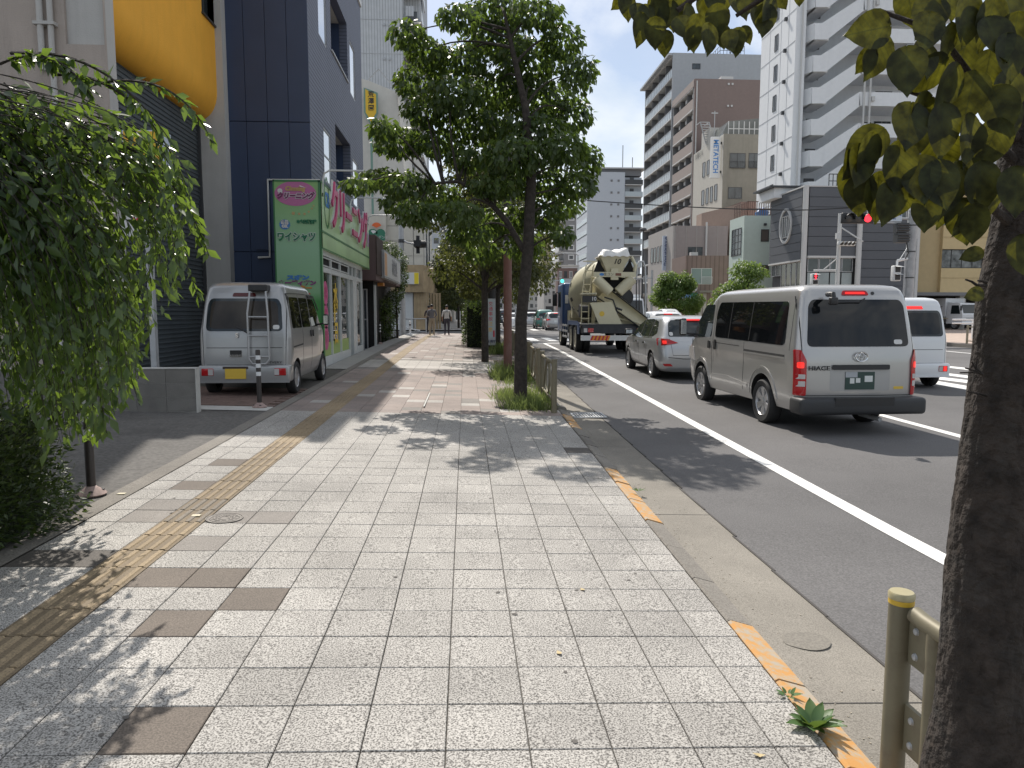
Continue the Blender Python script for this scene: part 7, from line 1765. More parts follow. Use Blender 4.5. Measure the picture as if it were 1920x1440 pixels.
def light_truck(name, X, Y, z, label, rot, high=2.25):
    t = thing(name, (X, Y, z), label, 'truck', None, rz=rot)
    mb = MB(); v = [(-.85, 0, .45), (.85, 0, .45), (.85, 1.5, .45), (-.85, 1.5, .45), (-.85, -.02, 1.15), (.85, -.02, 1.15), (-.78, .32, high - .1), (.78, .32, high - .1), (.78, 1.5, high), (-.78, 1.5, high), (-.85, 1.5, 1.15), (.85, 1.5, 1.15)]
    mb.add(v, [(0, 1, 5, 4), (4, 5, 7, 6), (6, 7, 8, 9), (0, 4, 10, 3), (4, 6, 9, 10), (1, 2, 11, 5), (5, 11, 8, 7), (3, 10, 9, 8, 11, 2), (0, 3, 2, 1)]); put('cab', mb, M_wpaint, t, world=False)
    mb = MB(); mb.add([(-.74, .005, 1.25), (.74, .005, 1.25), (.69, .27, high - .2), (-.69, .27, high - .2)], [(0, 1, 2, 3)]); put('windscreen', mb, M_tint2, t, world=False)
    for sg in (-1, 1):
        mb = MB(); mb.add([(sg * .858, .2, 1.2), (sg * .858, 1.1, 1.2), (sg * .80, 1.1, high - .25), (sg * .81, .42, high - .25)], [(0, 1, 2, 3)]); put('side_glass', mb, M_tint2, t, world=False)
        mb = MB(); a, b = sorted((sg * .52, sg * .80)); mb.box(a, b, -.03, .0, .68, .92); put('headlight', mb, M_clear, t, world=False)
        for y in (.75, 3.6): wheel(t, sg * .72, y, .36, .2, sg)
        mb = MB(); mb.tube([(sg * .8, .1, 1.9), (sg * 1.0, -.02, 1.85), (sg * 1.0, -.02, 1.5)], .015, 5); rounded_box_mesh(mb, sg * 1.0 - .07, sg * 1.0 + .07, -.05, .01, 1.45, 1.8, .02); put('mirror', mb, M_black, t, world=False)
    mb = MB(); mb.box(-.5, .5, -.025, 0, .72, .9); put('grille', mb, M_black, t, world=False)
    mb = MB(); mb.box(-.85, .85, -.06, .1, .38, .6); put('bumper', mb, M_wpaint, t, world=False)
    mb = MB(); mb.box(-.9, .9, 1.6, 4.6, .85, 1.0); mb.box(-.4, .4, 1.4, 4.6, .5, .85); put('bed', mb, M_steel, t, world=False)
    mb = MB(); mb.box(-.9, .9, 1.6, 4.6, 1.001, high + .3); put('cargo_box', mb, M_wpaint, t, world=False)
    return t
light_truck('white_truck', 13.3, 56, zr(56), 'white oncoming box truck partly hidden behind the mixer truck', 0, 2.6)
p = PY(1822, 600, YG - 1.5)
light_truck('parked_truck', p.x + .2, YG - 1.2, zr(40) + .14, 'white light truck parked nose out under the ochre building', R(8), 2.1)
M_gold = mat('fence_ochre_paint', (.185, .165, .11), .55, metal=.2, var=.12, vscale=6, stain=.55, sscale=14, staincol=(.13, .10, .07))
M_goldband = mat('yellow_band', (.62, .40, .04), .5)
def fence_panel(Y0, Y1, label, ring_on=True, mirror_=1, m=None, X=None, H=.80, zb=None):
    m = m or M_gold; xa = (kx(Y0) - .11) if X is None else X; xb = (kx(Y1) - .11) if X is None else X; za = (rise(Y0) + .01) if zb is None else zb; zb_ = (rise(Y1) + .01) if zb is None else zb
    f = thing('guard_fence', (xa, Y0, za), label, 'fence', 'ornamental guard fence panels along the kerb' if X is None else 'guard fence panels on the far pavement')
    d = Vector((xb - xa, Y1 - Y0, zb_ - za)); Lf = d.length
    def q(t, z): return d * (t / Lf) + Vector((0, 0, z))
    for t in (0, Lf):
        mb = MB(); mb.tube([q(t, -.2), q(t, H)], .042, 14); put('post', mb, m, f, world=False, smooth=50)
        mb = MB(); mb.tube([q(t, H), q(t, H + .015)], .046, 14); put('post_cap', mb, m, f, world=False, smooth=50)
    mb = MB(); mb.tube([q(.05, H - .06), q(Lf - .05, H - .06)], .026, 10); put('top_rail', mb, m, f, world=False, smooth=50)
    mb = MB(); mb.tube([q(.05, .16), q(Lf - .05, .16)], .022, 10); put('bottom_rail', mb, m, f, world=False, smooth=50)
    if ring_on:
        c_ = Lf * .5; mb = MB(); mb.tube([q(c_ + .27 * math.cos(2 * math.pi * k / 28), .455 + .27 * math.sin(2 * math.pi * k / 28)) for k in range(29)], .016, 8, caps=False); put('ring', mb, m, f, world=False, smooth=60)
        for sg in (-1, 1):
            mb = MB(); mb.tube([q(c_ + sg * (.16 + .5 * (k / 10) ** 1.2), .17 + .56 * math.sin(R(90) * (1 - k / 10)) ) for k in range(11)], .014, 8); put('arc', mb, m, f, world=False, smooth=60)
    return f
fence_panel(10.75, 12.75, 'olive guard fence panel with ring ornament, nearest to the weedy tree pit')
fence_panel(13.6, 15.6, 'second olive guard fence panel, beyond the weedy tree pit')
fence_panel(16.2, 18.2, 'third olive guard fence panel beside the brown post')
for k in range(4): fence_panel(19.2 + k * 2.3, 21.2 + k * 2.3, 'olive guard fence panel, %s from the near end of the kerb fence' % ('fourth', 'fifth', 'sixth', 'seventh')[k])
p = GX(1690, 1440); YN = 2.2; XN = PY(1691, 1110, YN).x; zN = PY(1691, 1112, YN).z
nf = thing('near_guard_fence', (XN, YN, 0), 'olive tubular guard fence with yellow capped post beside the near tree trunk', 'fence')
mb = MB(); mb.tube([(XN, YN, -.15), (XN, YN, zN - .012)], .038, 24); put('post', mb, M_gold, nf, smooth=50)
mb = MB(); mb.lathe([(.0001, .012), (.036, .010), (.041, .004), (.041, -.012), (.039, -.014)], 28, Matrix.Translation((XN, YN, zN - .004))); put('post_cap', mb, mat('cap_cream', (.42, .37, .22), .4, metal=.2), nf, smooth=40)
mb = MB(); mb.lathe([(.0395, -.034), (.0395, -.016)], 28, Matrix.Translation((XN, YN, zN)), caps=False); put('yellow_band', mb, M_goldband, nf, smooth=50)
mb = MB(); xr_o = XN + .022; mb.tube([(XN + .012, YN - .055, zN - .05), (XN + .016, YN - .10, zN - .058), (XN + .018, 0.0, zN - .058)], .028, 16); put('top_rail', mb, M_gold, nf, smooth=50)
mb = MB(); mb.tube([(XN + .016, YN - .155, zN - .07), (XN + .016, YN - .155, -.1)], .026, 16); put('inner_upright', mb, M_gold, nf, smooth=50)
mb = MB(); mb.tube([(XN + .016, YN - .155, .14), (XN + .016, 0, .14)], .024, 12); put('bottom_rail', mb, M_gold, nf, smooth=50)
for z in (zN - .22, .13):
    mb = MB(); mb.box(XN + .008, XN + .022, YN - .16, YN - .03, z, z + .16); br = put('bracket', mb, M_gold, nf)
    for zz_ in (z + .035, z + .12):
        mb = MB(); mb.lathe([(.0001, .008), (.010, .006), (.013, 0)], 12, Matrix.Translation((XN + .008, YN - .075, zz_)) @ Matrix.Rotation(R(-90), 4, 'Y')); put('bolt', mb, M_steel, br)
for k in range(3): fence_panel(28.4 - 2.3 * k, 26.4 - 2.3 * k, 'beige guard fence panel along the far kerb, seen right of the white micro van' if k == 0 else 'beige guard fence panel along the far kerb, %s from its far end' % ('second', 'third')[k - 1], m=mat('far_fence_beige', (.34, .29, .20), .6), X=20.75, zb=zr(24) + .14)
fw = thing('white_guard_pipe', (24, 30, .2), 'white tubular guard rail in front of the ochre building garage', 'fence')
mb = MB(); (xa, _), (xb, _) = c(1786, 600, 34), c(1900, 600, 34); zt_ = c(1800, 599, 34)[1]; zb_ = c(1800, 606, 34)[1]
mb.tube([(xa, 34, zt_), (xb, 34, zt_)], .04, 8); mb.tube([(xa, 34, zb_), (xb, 34, zb_)], .035, 8); put('rails', mb, M_wpaint, fw, smooth=50, kind='stuff')
for k in range(4): x = xa + 1.1 + k * 2.0; mb = MB(); mb.box(x - .06, x + .06, 33.95, 34.05, .15, zt_); put('post', mb, M_wpaint, fw)
mb = MB(); mb.tube([(xa + 1.2 + 1.6 * k / 10, 34, zt_ - .62 * math.sin(math.pi * k / 10)) for k in range(11)], .03, 6); put('arc', mb, M_wpaint, fw, smooth=60)
def bollard(x, y, label, H=.84):
    p = GX(x, y); b = thing('bollard', (p.x, p.y, p.z), label, 'bollard', 'black and white bollards on the left edge of the pavement')
    mb = MB(); mb.lathe([(.10, .0), (.11, .012), (.085, .035), (.05, .06), (.034, .075)], 24, None); bs = put('base', mb, mat('bollard_base', (.36, .26, .23), .7, var=.3, vscale=20, stain=.5, sscale=15), b, world=False, smooth=50)
    for k in range(4): a = k * math.pi / 2 + .4; mb = MB(); mb.lathe([(.0001, .012), (.014, .01), (.016, 0)], 10, Matrix.Translation((.078 * math.cos(a), .078 * math.sin(a), .035))); put('bolt', mb, M_black, bs, world=False)
    mb = MB(); mb.lathe([(.034, .05), (.034, H), (.028, H + .012), (.0001, H + .014)], 20); put('shaft', mb, mat('bollard_brown_black', (.035, .028, .025), .5), b, world=False, smooth=50)
    for z in (H - .10, H - .22, H - .34): mb = MB(); mb.lathe([(.0355, z - .03), (.0355, z + .03)], 20, None, caps=False); put('white_band', mb, M_wpaint, b, world=False, smooth=50)
    return b
bollard(172, 928, 'dark bollard with white bands standing at the end of the hedge')
bollard(487, 764, 'dark bollard with white bands standing right behind the parked silver micro van')
bollard(713, 645, 'dark bollard with white bands in front of the dark tavern entrance')
p = PY(952, 706, 16.2); zb = zs(p.x, 16.2)
bp = thing('painted_pole', (p.x, 16.2, zb), 'round pole painted rusty brown at the bottom and black above beside the main street tree', 'pole')
mb = MB(); mb.lathe([(.095, -.1), (.095, 0), (.092, 2.75)], 20); put('lower_pole', mb, mat('pole_rust_brown', (.155, .072, .055), .6, var=.12, stain=.3, sscale=5, staincol=(.28, .22, .2)), bp, world=False, smooth=50)
mb = MB(); mb.lathe([(.088, 2.75), (.08, 7.0)], 20); put('upper_pole', mb, mat('pole_dark_grey', (.045, .042, .042), .6), bp, world=False, smooth=50)
mb = MB(); mb.box(-.10, .10, -.13, -.09, 2.95, 3.05); mb.lathe([(.094, 2.9), (.094, 2.94)], 20, caps=False); mb.box(.02, .1, -.14, -.09, 3.2, 3.42); put('clamp_boxes', mb, M_steel, bp, world=False, kind='stuff')
YU = 24.6; p = PY(923, 655, YU); zb = zs(p.x, YU)
up = thing('utility_pole', (p.x, YU, zb), 'slim dark utility pole carrying an upright pale advertising board', 'pole')
mb = MB(); mb.lathe([(.14, -.1), (.13, 3.6), (.11, 8.0)], 18); put('shaft', mb, mat('pole_black', (.03, .028, .028), .7), up, world=False, smooth=50)
mb = MB(); mb.lathe([(.142, 2.98), (.142, 3.1)], 18, caps=False); put('band', mb, M_steel, up, world=False)
(xa, za), (xb, zb2) = c(913, 560, YU - .2), c(929, 647, YU - .2)
ab = thing('advertising_board', (xa, YU - .25, zb2), 'narrow upright pale blue advertising board with red and navy characters strapped to the utility pole', 'sign')
mb = MB(); mb.box(xa, xb, YU - .28, YU - .2, zb2, za); put('frame', mb, M_steel, ab)
mb = MB(); mb.box(xa + .025, xb - .025, YU - .286, YU - .281, zb2 + .24, za - .04); put('panel', mb, mat('board_bluish', (.40, .46, .48), .5), ab)
for k, ch in enumerate('交通事故'): text(ab, ((xa + xb) / 2 - .02, YU - .289, za - .18 - k * .17), ch, .15, M_redt, 'cam', extrude=.001)
mb = MB(); mb.box((xa + xb) / 2 + .06, xb - .03, YU - .292, YU - .287, zb2 + .28, zb2 + .5); put('red_mark', mb, M_redt, ab)
text(ab, ((xa + xb) / 2, YU - .289, zb2 + .13), '警視庁', .10, mat('board_navy', (.02, .03, .09), .5), 'cam', extrude=.001, offset=.002)
for k, ch in enumerate('注意'): text(ab, ((xa + xb) / 2 - .03, YU - .289, zb2 + .72 - k * .2), ch, .16, M_yel, 'cam', extrude=.001)
YQ = 42.0; p = PY(755, 622, YQ); zb = zs(p.x, YQ)
cp = thing('corner_pole', (p.x, YQ, zb), 'grey steel pole with round lamp and side signal at the left street corner', 'pole')
mb = MB(); mb.lathe([(.19, -.1), (.16, 3.5), (.14, 6.9)], 16); put('shaft', mb, M_steel, cp, world=False, smooth=50)
mb = MB(); mb.tube([(0, 0, 5.4), (.35, -.1, 5.2), (.6, -.1, 5.15), (1.0, -.1, 5.15)], .05, 8); put('signal_arm', mb, M_steel, cp, world=False, smooth=50)
mb = MB(); mb.lathe([(.12, 0), (.30, .12), (.32, .3), (.1, .42)], 16, Matrix.Translation((-.3, -.2, 6.7)) @ Matrix.Rotation(R(-60), 4, 'X')); put('lamp_head', mb, M_wht, cp, world=False, smooth=50)
mb = MB(); mb.box(.75, 1.15, -.6, .5, 4.95, 5.3); 
for k in range(3): mb.lathe([(.17, 0), (.17, .25)], 12, Matrix.Translation((1.15, -.42 + k * .37, 5.12)) @ Matrix.Rotation(R(90), 4, 'Y'), caps=False)
mb.box(.85, 1.05, -.1, .1, 5.3, 5.6); mb.box(.85, 1.05, -.1, .1, 4.6, 4.95); put('signal_head', mb, M_black, cp, world=False)
mb = MB(); mb.lathe([(.19, 2.5), (.2, 2.6)], 16, caps=False); mb.lathe([(.175, 5.2), (.175, 5.4)], 16, caps=False); put('band', mb, M_frame, cp, world=False, kind='stuff')
gr = thing('corner_guard_rail', (-4, 43.6, .3), 'steel pipe guard rail closing the pavement corner by the side street', 'fence')
(xa, _), (xb, _) = c(738, 610, 43.6), c(799, 610, 43.6); z0 = .3
mb = MB()
for z in (z0 + .12, z0 + .9): mb.tube([(xa - 2, 43.6, z), (xb, 43.6, z)], .035, 8)
put('rails', mb, M_steel, gr, smooth=50, kind='stuff')
for k in range(4): x = xa + (xb - xa) * k / 3; mb = MB(); mb.tube([(x, 43.6, .1), (x, 43.6, z0 + .92)], .04, 8); put('post', mb, M_steel, gr, smooth=50)
mb = MB(); mb.tube([(xa, 43.4, z0 + .75), (xa + 1.0, 43.4, z0 + .3), (xa + 1.6, 43.4, z0 + .2)], .035, 8); put('white_brace', mb, M_wpaint, gr, smooth=50)
p = GX(769, 627); ws_ = thing('white_bollard', (p.x, p.y, p.z), 'short white post on a round foot near the corner guard rail', 'bollard')
mb = MB(); mb.lathe([(.16, 0), (.15, .04), (.06, .06), (.055, .75), (.0001, .77)], 14); put('post', mb, M_wpaint, ws_, world=False, smooth=50)
mb = MB(); mb.lathe([(.058, .5), (.058, .58)], 14, caps=False); put('band', mb, M_frame, ws_, world=False)
YS_ = 32.5; XPp, _ = c(1706, 500, YS_); zt_ = c(1712, 375, YS_)[1]
sp = thing('signal_pole', (XPp, YS_, zr(YS_) + .1), 'thick grey utility pole at right carrying the street name sign, signals and boxes', 'pole')
mb = MB(); mb.tube([(XPp, YS_, 0), (XPp, YS_, zt_ + 2)], .2, 18); put('shaft', mb, mat('pole_concrete', (.36, .37, .38), .7, var=.15, vscale=5, stain=.4, sscale=3), sp, smooth=50)
(xs0, zs1_), (xs1_, zs0_) = c(1637, 393, YS_ - .3), c(1690, 415, YS_ - .3)
mb = MB(); zc = c(1600, 409, YS_)[1]; mb.tube([(XPp, YS_, zc), (c(1580, 409, YS_)[0], YS_, zc)], .05, 8); put('signal_arm', mb, M_steel, sp, smooth=50)
for z in (3.2, 4.4, 5.6, 6.6): mb = MB(); mb.lathe([(.205, -.03), (.205, .03)], 18, Matrix.Translation((XPp, YS_, z)), caps=False); put('strap', mb, M_frame, sp)
mb = MB(); mb.tube([(XPp + .25, YS_ - .05, 1.5), (XPp + .25, YS_ - .05, 5.0)], .03, 6); mb.tube([(XPp - .27, YS_ - .05, 2.0), (XPp - .27, YS_ - .05, 4.4)], .035, 6); put('cable_pipe', mb, M_steel, sp, kind='stuff')
(xa, za), (xb, zb) = c(1681, 432, YS_ - .3), c(1704, 452, YS_ - .3)
for (a, b) in ((418, 436), (437, 455)):
    (xa, za), (xb, zb) = c(1681, a, YS_ - .3), c(1702, b, YS_ - .3); mb = MB(); mb.box(xa, xb, YS_ - .4, YS_ - .05, zb, za)
    for q in range(3): mb.tube([(xa, YS_ - .45, zb + .1 + q * .12), (xb, YS_ - .45, zb + .1 + q * .12)], .03, 6)
    put('equipment_box', mb, M_frame, sp)
(xa, za), (xb, zb) = c(1700, 380, YS_ - .3), c(1708, 394, YS_ - .3); mb = MB(); mb.box(xa, xb, YS_ - .4, YS_ - .2, zb, za); put('white_box', mb, M_wpaint, sp)
mb = MB(); (xa, za), (xb, zb) = c(1692, 452, YS_), c(1696, 475, YS_); mb.tube([(xa, YS_ - .3, za), (xb, YS_ - .3, zb), (c(1690, 486, YS_)[0], YS_ - .3, c(1690, 486, YS_)[1])], .03, 6); put('cable', mb, M_black, sp)
sn = thing('street_name_sign', (xs0, YS_ - .3, zs0_), 'white street name sign with blue characters 緑四丁目西 and Midori 4-W', 'sign')
mb = MB(); mb.box(xs0 - .25, xs1_, YS_ - .34, YS_ - .28, zs0_, zs1_ + .02); put('board', mb, mat('sign_pale_blue_white', (.50, .56, .62), .5), sn)
mb = MB(); mb.box(xs0 - .4, xs1_, YS_ - .3, YS_ - .24, zs0_ - .09, zs0_ - .02); put('support', mb, M_steel, sn)
mb = MB()
text(sn, ((xs0 + xs1_) / 2 - .05, YS_ - .345, zs1_ - .17), '緑四丁目西', .29, mat('sign_text_blue', (.03, .09, .30), .5), 'cam', extrude=.002, offset=.003)
text(sn, ((xs0 + xs1_) / 2, YS_ - .345, zs0_ + .10), 'Midori 4 - W', .15, mat('sign_text_blue', (0, 0, 0)), 'cam', extrude=.002, offset=.002)
def vehicle_signal(root_name, label, x0, x1, yc, Y, lit=2, m=M_black, count=3, tilt=0.0):
    (xa, zc_), (xb, _) = c(x0, yc, Y), c(x1, yc, Y); w_ = (xb - xa) / (count + .4); r_ = w_ * .42
    t = thing(root_name, ((xa + xb) / 2, Y, zc_), label, 'traffic light')
    mb = MB(); rounded_box_mesh(mb, xa, xb, Y - .1, Y + .12, zc_ - w_ * .55, zc_ + w_ * .55, .05); put('housing', mb, m, t, smooth=50)
    for k in range(count):
        cx = xa + w_ * (.7 + k); mb = MB(); mb.lathe([(.0001, .03), (r_ * .6, .02), (r_, 0)], 24, Matrix.Translation((cx, Y - .102, zc_)) @ Matrix.Rotation(R(90), 4, 'X')); 
        put('lens', mb, (mat('signal_red_lit', (.8, .02, .03), .3, emit=(1, .03, .05), estr=2.2) if k == lit else mat('signal_lens_dark', (.05, .045, .04), .3)), t, smooth=50)
        mb = MB(); vs = []
        for a in range(-20, 201, 20):
            for d in (0, .22): vs.append((cx + r_ * 1.08 * math.cos(R(a)), Y - .1 - d * (0.4 + .6 * max(0, math.sin(R(a)))), zc_ + r_ * 1.08 * math.sin(R(a))))
        mb.add(vs, [(2 * i, 2 * i + 1, 2 * i + 3, 2 * i + 2) for i in range(len(vs) // 2 - 1)]); put('visor', mb, m, t, smooth=60)
    return t
vehicle_signal('vehicle_signal', 'horizontal traffic light showing red, highest on the arm of the right pole', 1578, 1637, 409, YS_ - .35)
YT2 = 38.0; xp2 = c(1572, 480, YT2)[0]; 
tp_ = thing('thin_signal_pole', (xp2, YT2, .2), 'thin pale signal pole standing before the dark grey building', 'pole')
mb = MB(); mb.tube([(xp2, YT2, 0), (xp2, YT2, c(1569, 400, YT2)[1])], .10, 12); put('shaft', mb, M_slab, tp_, smooth=50)
mb = MB(); z1 = c(1570, 507, YT2)[1]; mb.tube([(xp2, YT2, z1), (c(1526, 507, YT2)[0], YT2, z1)], .05, 8); mb.tube([(xp2, YT2, z1 + .7), (c(1545, 500, YT2)[0], YT2, z1 + .05)], .03, 6); put('pedestrian_arm', mb, M_slab, tp_, smooth=50)
mb = MB(); z2 = c(1580, 430, YT2)[1]; mb.tube([(xp2, YT2, z2 + .15), (c(1607, 455, YT2)[0], YT2 - .6, c(1607, 455, YT2)[1])], .04, 6); put('brace', mb, M_slab, tp_, smooth=50)
mb = MB(); (xa, za), (xb, zb) = c(1568, 437, YT2 - .2), c(1576, 448, YT2 - .2); mb.box(xa, xb, YT2 - .25, YT2 - .1, zb, za); put('control_box', mb, M_slab, tp_)
vehicle_signal('side_signal', 'small four lens pale traffic light angled on the thin signal pole', 1571, 1603, 457, YT2 - .4, lit=9, m=M_slab, count=4)
def ped_signal(label, x0, x1, y0, y1, Y, red=True, m=M_slab):
    (xa, zt), (xb, zb) = c(x0, y0, Y), c(x1, y1, Y); t = thing('pedestrian_signal', ((xa + xb) / 2, Y, zb), label, 'traffic light', 'pedestrian signals')
    mb = MB(); rounded_box_mesh(mb, xa, xb, Y - .1, Y + .2, zb, zt, .04); put('housing', mb, m, t, smooth=50); h = (zt - zb) / 2
    for k in range(2):
        z = zb + h * (k + .5); mb = MB(); mb.box(xa + .05, xb - .05, Y - .115, Y - .101, z - h * .36, z + h * .36); lens = put('lens', mb, M_black, t)
        if k == 1 and red:
            mb = MB(); cx = (xa + xb) / 2; rm = mat('signal_red_lit', (0, 0, 0)); mb.box(cx - .035, cx + .035, Y - .125, Y - .116, z - .14, z + .06); mb.lathe([(.0001, 0), (.045, 0)], 12, Matrix.Translation((cx, Y - .122, z + .11)) @ Matrix.Rotation(R(90), 4, 'X'), caps=False); mb.box(cx - .07, cx + .07, Y - .124, Y - .117, z - .02, z + .04); put('standing_figure', mb, rm, lens, kind='stuff')
        mb = MB(); mb.add([(xa, Y - .1, z + h * .45), (xb, Y - .1, z + h * .45), (xb, Y - .32, z + h * .3), (xa, Y - .32, z + h * .3)], [(0, 1, 2, 3)]); put('visor', mb, m, t)
    return t
ped_signal('small pedestrian light showing a red standing figure on the thin signal pole', 1522, 1533, 513, 534, YT2 - .2)
ped_signal('unlit white pedestrian light hanging from the thick pole on the right', 1675, 1687, 498, 527, YS_ - .2, red=False, m=M_wht)
hb = thing('signal_bracket', (XPp - .4, YS_, 3.5), 'white bracket holding the unlit pedestrian light on the thick pole', 'bracket')
mb = MB(); (xa, za), (xb, zb) = c(1680, 489, YS_), c(1702, 485, YS_); mb.tube([(xa, YS_ - .1, za), (xb, YS_ - .05, zb)], .06, 8); mb.tube([(xa, YS_ - .1, za), (xa, YS_ - .1, c(1680, 498, YS_)[1])], .05, 8); put('arm', mb, M_wpaint, hb, smooth=50)
mb = MB(); mb.tube([(xa + .1, YS_ - .1, za), (c(1702, 462, YS_)[0], YS_ - .05, c(1702, 462, YS_)[1])], .025, 6); put('stay', mb, M_steel, hb)
wr = MB(); pts = []
for t in range(31):
    u = t / 30; x = 1100 + (1760 - 1100) * u; y = 376 + 18 * math.sin(math.pi * min(1, u / .62) * .5) - (0 if u < .62 else (u - .62) * 34); pts.append(PY(x, y, 40 - 6 * u))
wr.tube(pts, .028, 5); tag(put('overhead_cable', wr, M_black), 'thin black overhead cable crossing in front of the right hand buildings', 'cable')
YBs = 64.0; (xa, zt), (xb, _) = c(1254, 551, YBs), c(1297, 551, YBs); zfl_ = zr(60) + .14
bs = thing('bus_shelter', (xa, YBs, zfl_), 'bus shelter with curved blue roof and pale posts behind the small white wagon', 'shelter')
mb = MB(); pr = [(math.cos(R(a)), math.sin(R(a))) for a in range(0, 181, 15)]; cx = YBs + 1.0
vs = [(x, cx - 1.1 * q[0], zt - .35 + .55 * q[1]) for x in (xa, xb) for q in pr]; n = len(pr); mb.add(vs, [(k, k + 1, k + n + 1, k + n) for k in range(n - 1)] + [tuple(range(n)), tuple(range(n, 2 * n))[::-1]]); put('roof', mb, mat('shelter_blue', (.10, .21, .36), .45), bs, smooth=40)
mb = MB(); mb.box(xa, xb, YBs - .12, YBs, zt - .5, zt - .36); put('fascia', mb, M_slab, bs)
for x in (xa + .15, xa + .75, xb - .2): mb = MB(); mb.tube([(x, YBs + .1, zfl_), (x, YBs + .1, zt - .4)], .07, 8); put('post', mb, M_slab, bs, smooth=50)
mb = MB(); mb.box(xa + .2, xb - .2, YBs + 1.9, YBs + 1.95, zfl_ + .4, zt - .6); put('back_glass', mb, M_green_glass, bs)
(pa, pz), (pb, pz0) = c(1279, 566, YBs), c(1287, 588, YBs); mb = MB(); mb.box(pa, pb, YBs + .6, YBs + .66, pz0 - .8, pz); put('poster', mb, mat('poster_pale_pink', (.62, .38, .34), .6), bs)
bt = thing('bus_stop_sign', (c(1302, 541, YBs - 2)[0], YBs - 2, zfl_), 'bus stop pole with round white disc and green plate beside the shelter', 'sign')
q = c(1302, 541, YBs - 2); mb = MB(); mb.lathe([(.0001, .02), (.26, .02), (.27, -.02), (.0001, -.02)], 24, Matrix.Translation((q[0], YBs - 2, q[1])) @ Matrix.Rotation(R(90), 4, 'X')); put('disc', mb, M_wht, bt, smooth=40)
mb = MB(); mb.box(q[0] - .17, q[0] + .17, YBs - 2.03, YBs - 2.02, q[1] - .05, q[1] + .05); put('disc_band', mb, M_frame, bt)
mb = MB(); mb.box(q[0] - .3, q[0] + .3, YBs - 2.03, YBs - 1.98, q[1] - 1.1, q[1] - .35); put('green_plate', mb, mat('stop_green', (.03, .15, .09), .5), bt)
mb = MB(); mb.box(q[0] - .28, q[0] + .28, YBs - 2.03, YBs - 1.98, q[1] - 1.35, q[1] - 1.12); mb.box(q[0] - .25, q[0] + .25, YBs - 2.03, YBs - 1.98, .6, q[1] - 1.4); put('timetable', mb, M_offc if 'office_cream' in MATS else M_wht, bt, kind='stuff')
mb = MB(); mb.tube([(q[0], YBs - 1.95, zfl_ - .2), (q[0], YBs - 1.95, q[1])], .04, 8); put('pole', mb, M_steel, bt)
YV = 63.0
(xa, za), (xb, _) = c(1049, 527, YV), c(1076, 527, YV)
fs_ = thing('far_signal', (xa, YV, za), 'distant traffic light showing green above the blue mixer cab', 'traffic light')
mb = MB(); mb.box(xa, xb, YV, YV + .2, za - .22, za + .22); put('housing', mb, M_steel, fs_)
mb = MB(); mb.lathe([(.0001, 0), (.16, 0)], 16, Matrix.Translation((xa + .25, YV - .01, za)) @ Matrix.Rotation(R(90), 4, 'X'), caps=False); put('lens', mb, mat('signal_green_lit', (.05, .6, .5), .3, emit=(.1, .9, .75), estr=1.5), fs_)
mb = MB(); mb.tube([(c(1018, 528, YV)[0], YV + .1, za + .05), (xb, YV + .1, za + .05)], .05, 6); mb.tube([(xb + 7, YV + .1, 0), (xb + 7, YV + .1, za + 1)], .1, 8); mb.tube([(xb, YV + .1, za + .05), (xb + 7, YV + .1, za + .3)], .05, 6); put('mast', mb, M_steel, fs_, kind='stuff')
YV2 = 60.0
(xa, za), (xb, zb) = c(994, 460, YV2), c(1013, 478, YV2)
gs_ = thing('blue_guide_sign', (xa, YV2, zb), 'blue road guide sign half hidden behind the main tree crown', 'sign')
mb = MB(); mb.box(xa, xb, YV2, YV2 + .08, zb, za); put('panel', mb, mat('guide_blue', (.02, .15, .42), .5), gs_)
text(gs_, ((xa + xb) / 2 - .1, YV2 - .01, (za + zb) / 2), '新橋', .30, M_wht, 'cam', extrude=.002)
mb = MB(); mb.tube([(xa - 1.2, YV2 + .1, 0), (xa - 1.2, YV2 + .1, za + .2), (xb, YV2 + .1, za + .1)], .08, 8); put('mast', mb, M_steel, gs_, smooth=50)
for i, (x, y, Y, lab) in enumerate(((1044, 475, 80, 'grey street lamp arm left of the framed window block'), (1060, 502, 95, 'grey street lamp arm above the far traffic'), (1206, 432, 75, 'dark slender street lamp beside the glass balcony tower'))):
    (xq, zq) = c(x, y, Y); t = thing('street_lamp', (xq, Y, 0), lab, 'street lamp')
    if i < 2:
        mb = MB(); x2 = c(x + 40, y, Y)[0]; mb.tube([(x2, Y, 0), (x2, Y, zq - .2), (x2 - .3, Y, zq), (xq, Y, zq + .02)], .07, 8); put('pole', mb, M_slab, t, smooth=50)
        mb = MB(); rounded_box_mesh(mb, xq - .5, xq + .4, Y - .15, Y + .15, zq - .06, zq + .08, .03); put('lamp_head', mb, M_slab, t)
    else:
        mb = MB(); mb.tube([(xq, Y, 0), (xq, Y, zq)], .08, 8); put('pole', mb, M_frame, t, smooth=50)
        mb = MB(); mb.lathe([(.1, 0), (.4, .12), (.35, .3), (.1, .4)], 12, Matrix.Translation((xq, Y, zq - .1))); put('lamp_head', mb, M_frame, t, smooth=50)
M_skin = mat('skin', (.36, .21, .14), .6); M_hair = mat('black_hair', (.012, .010, .010), .6)
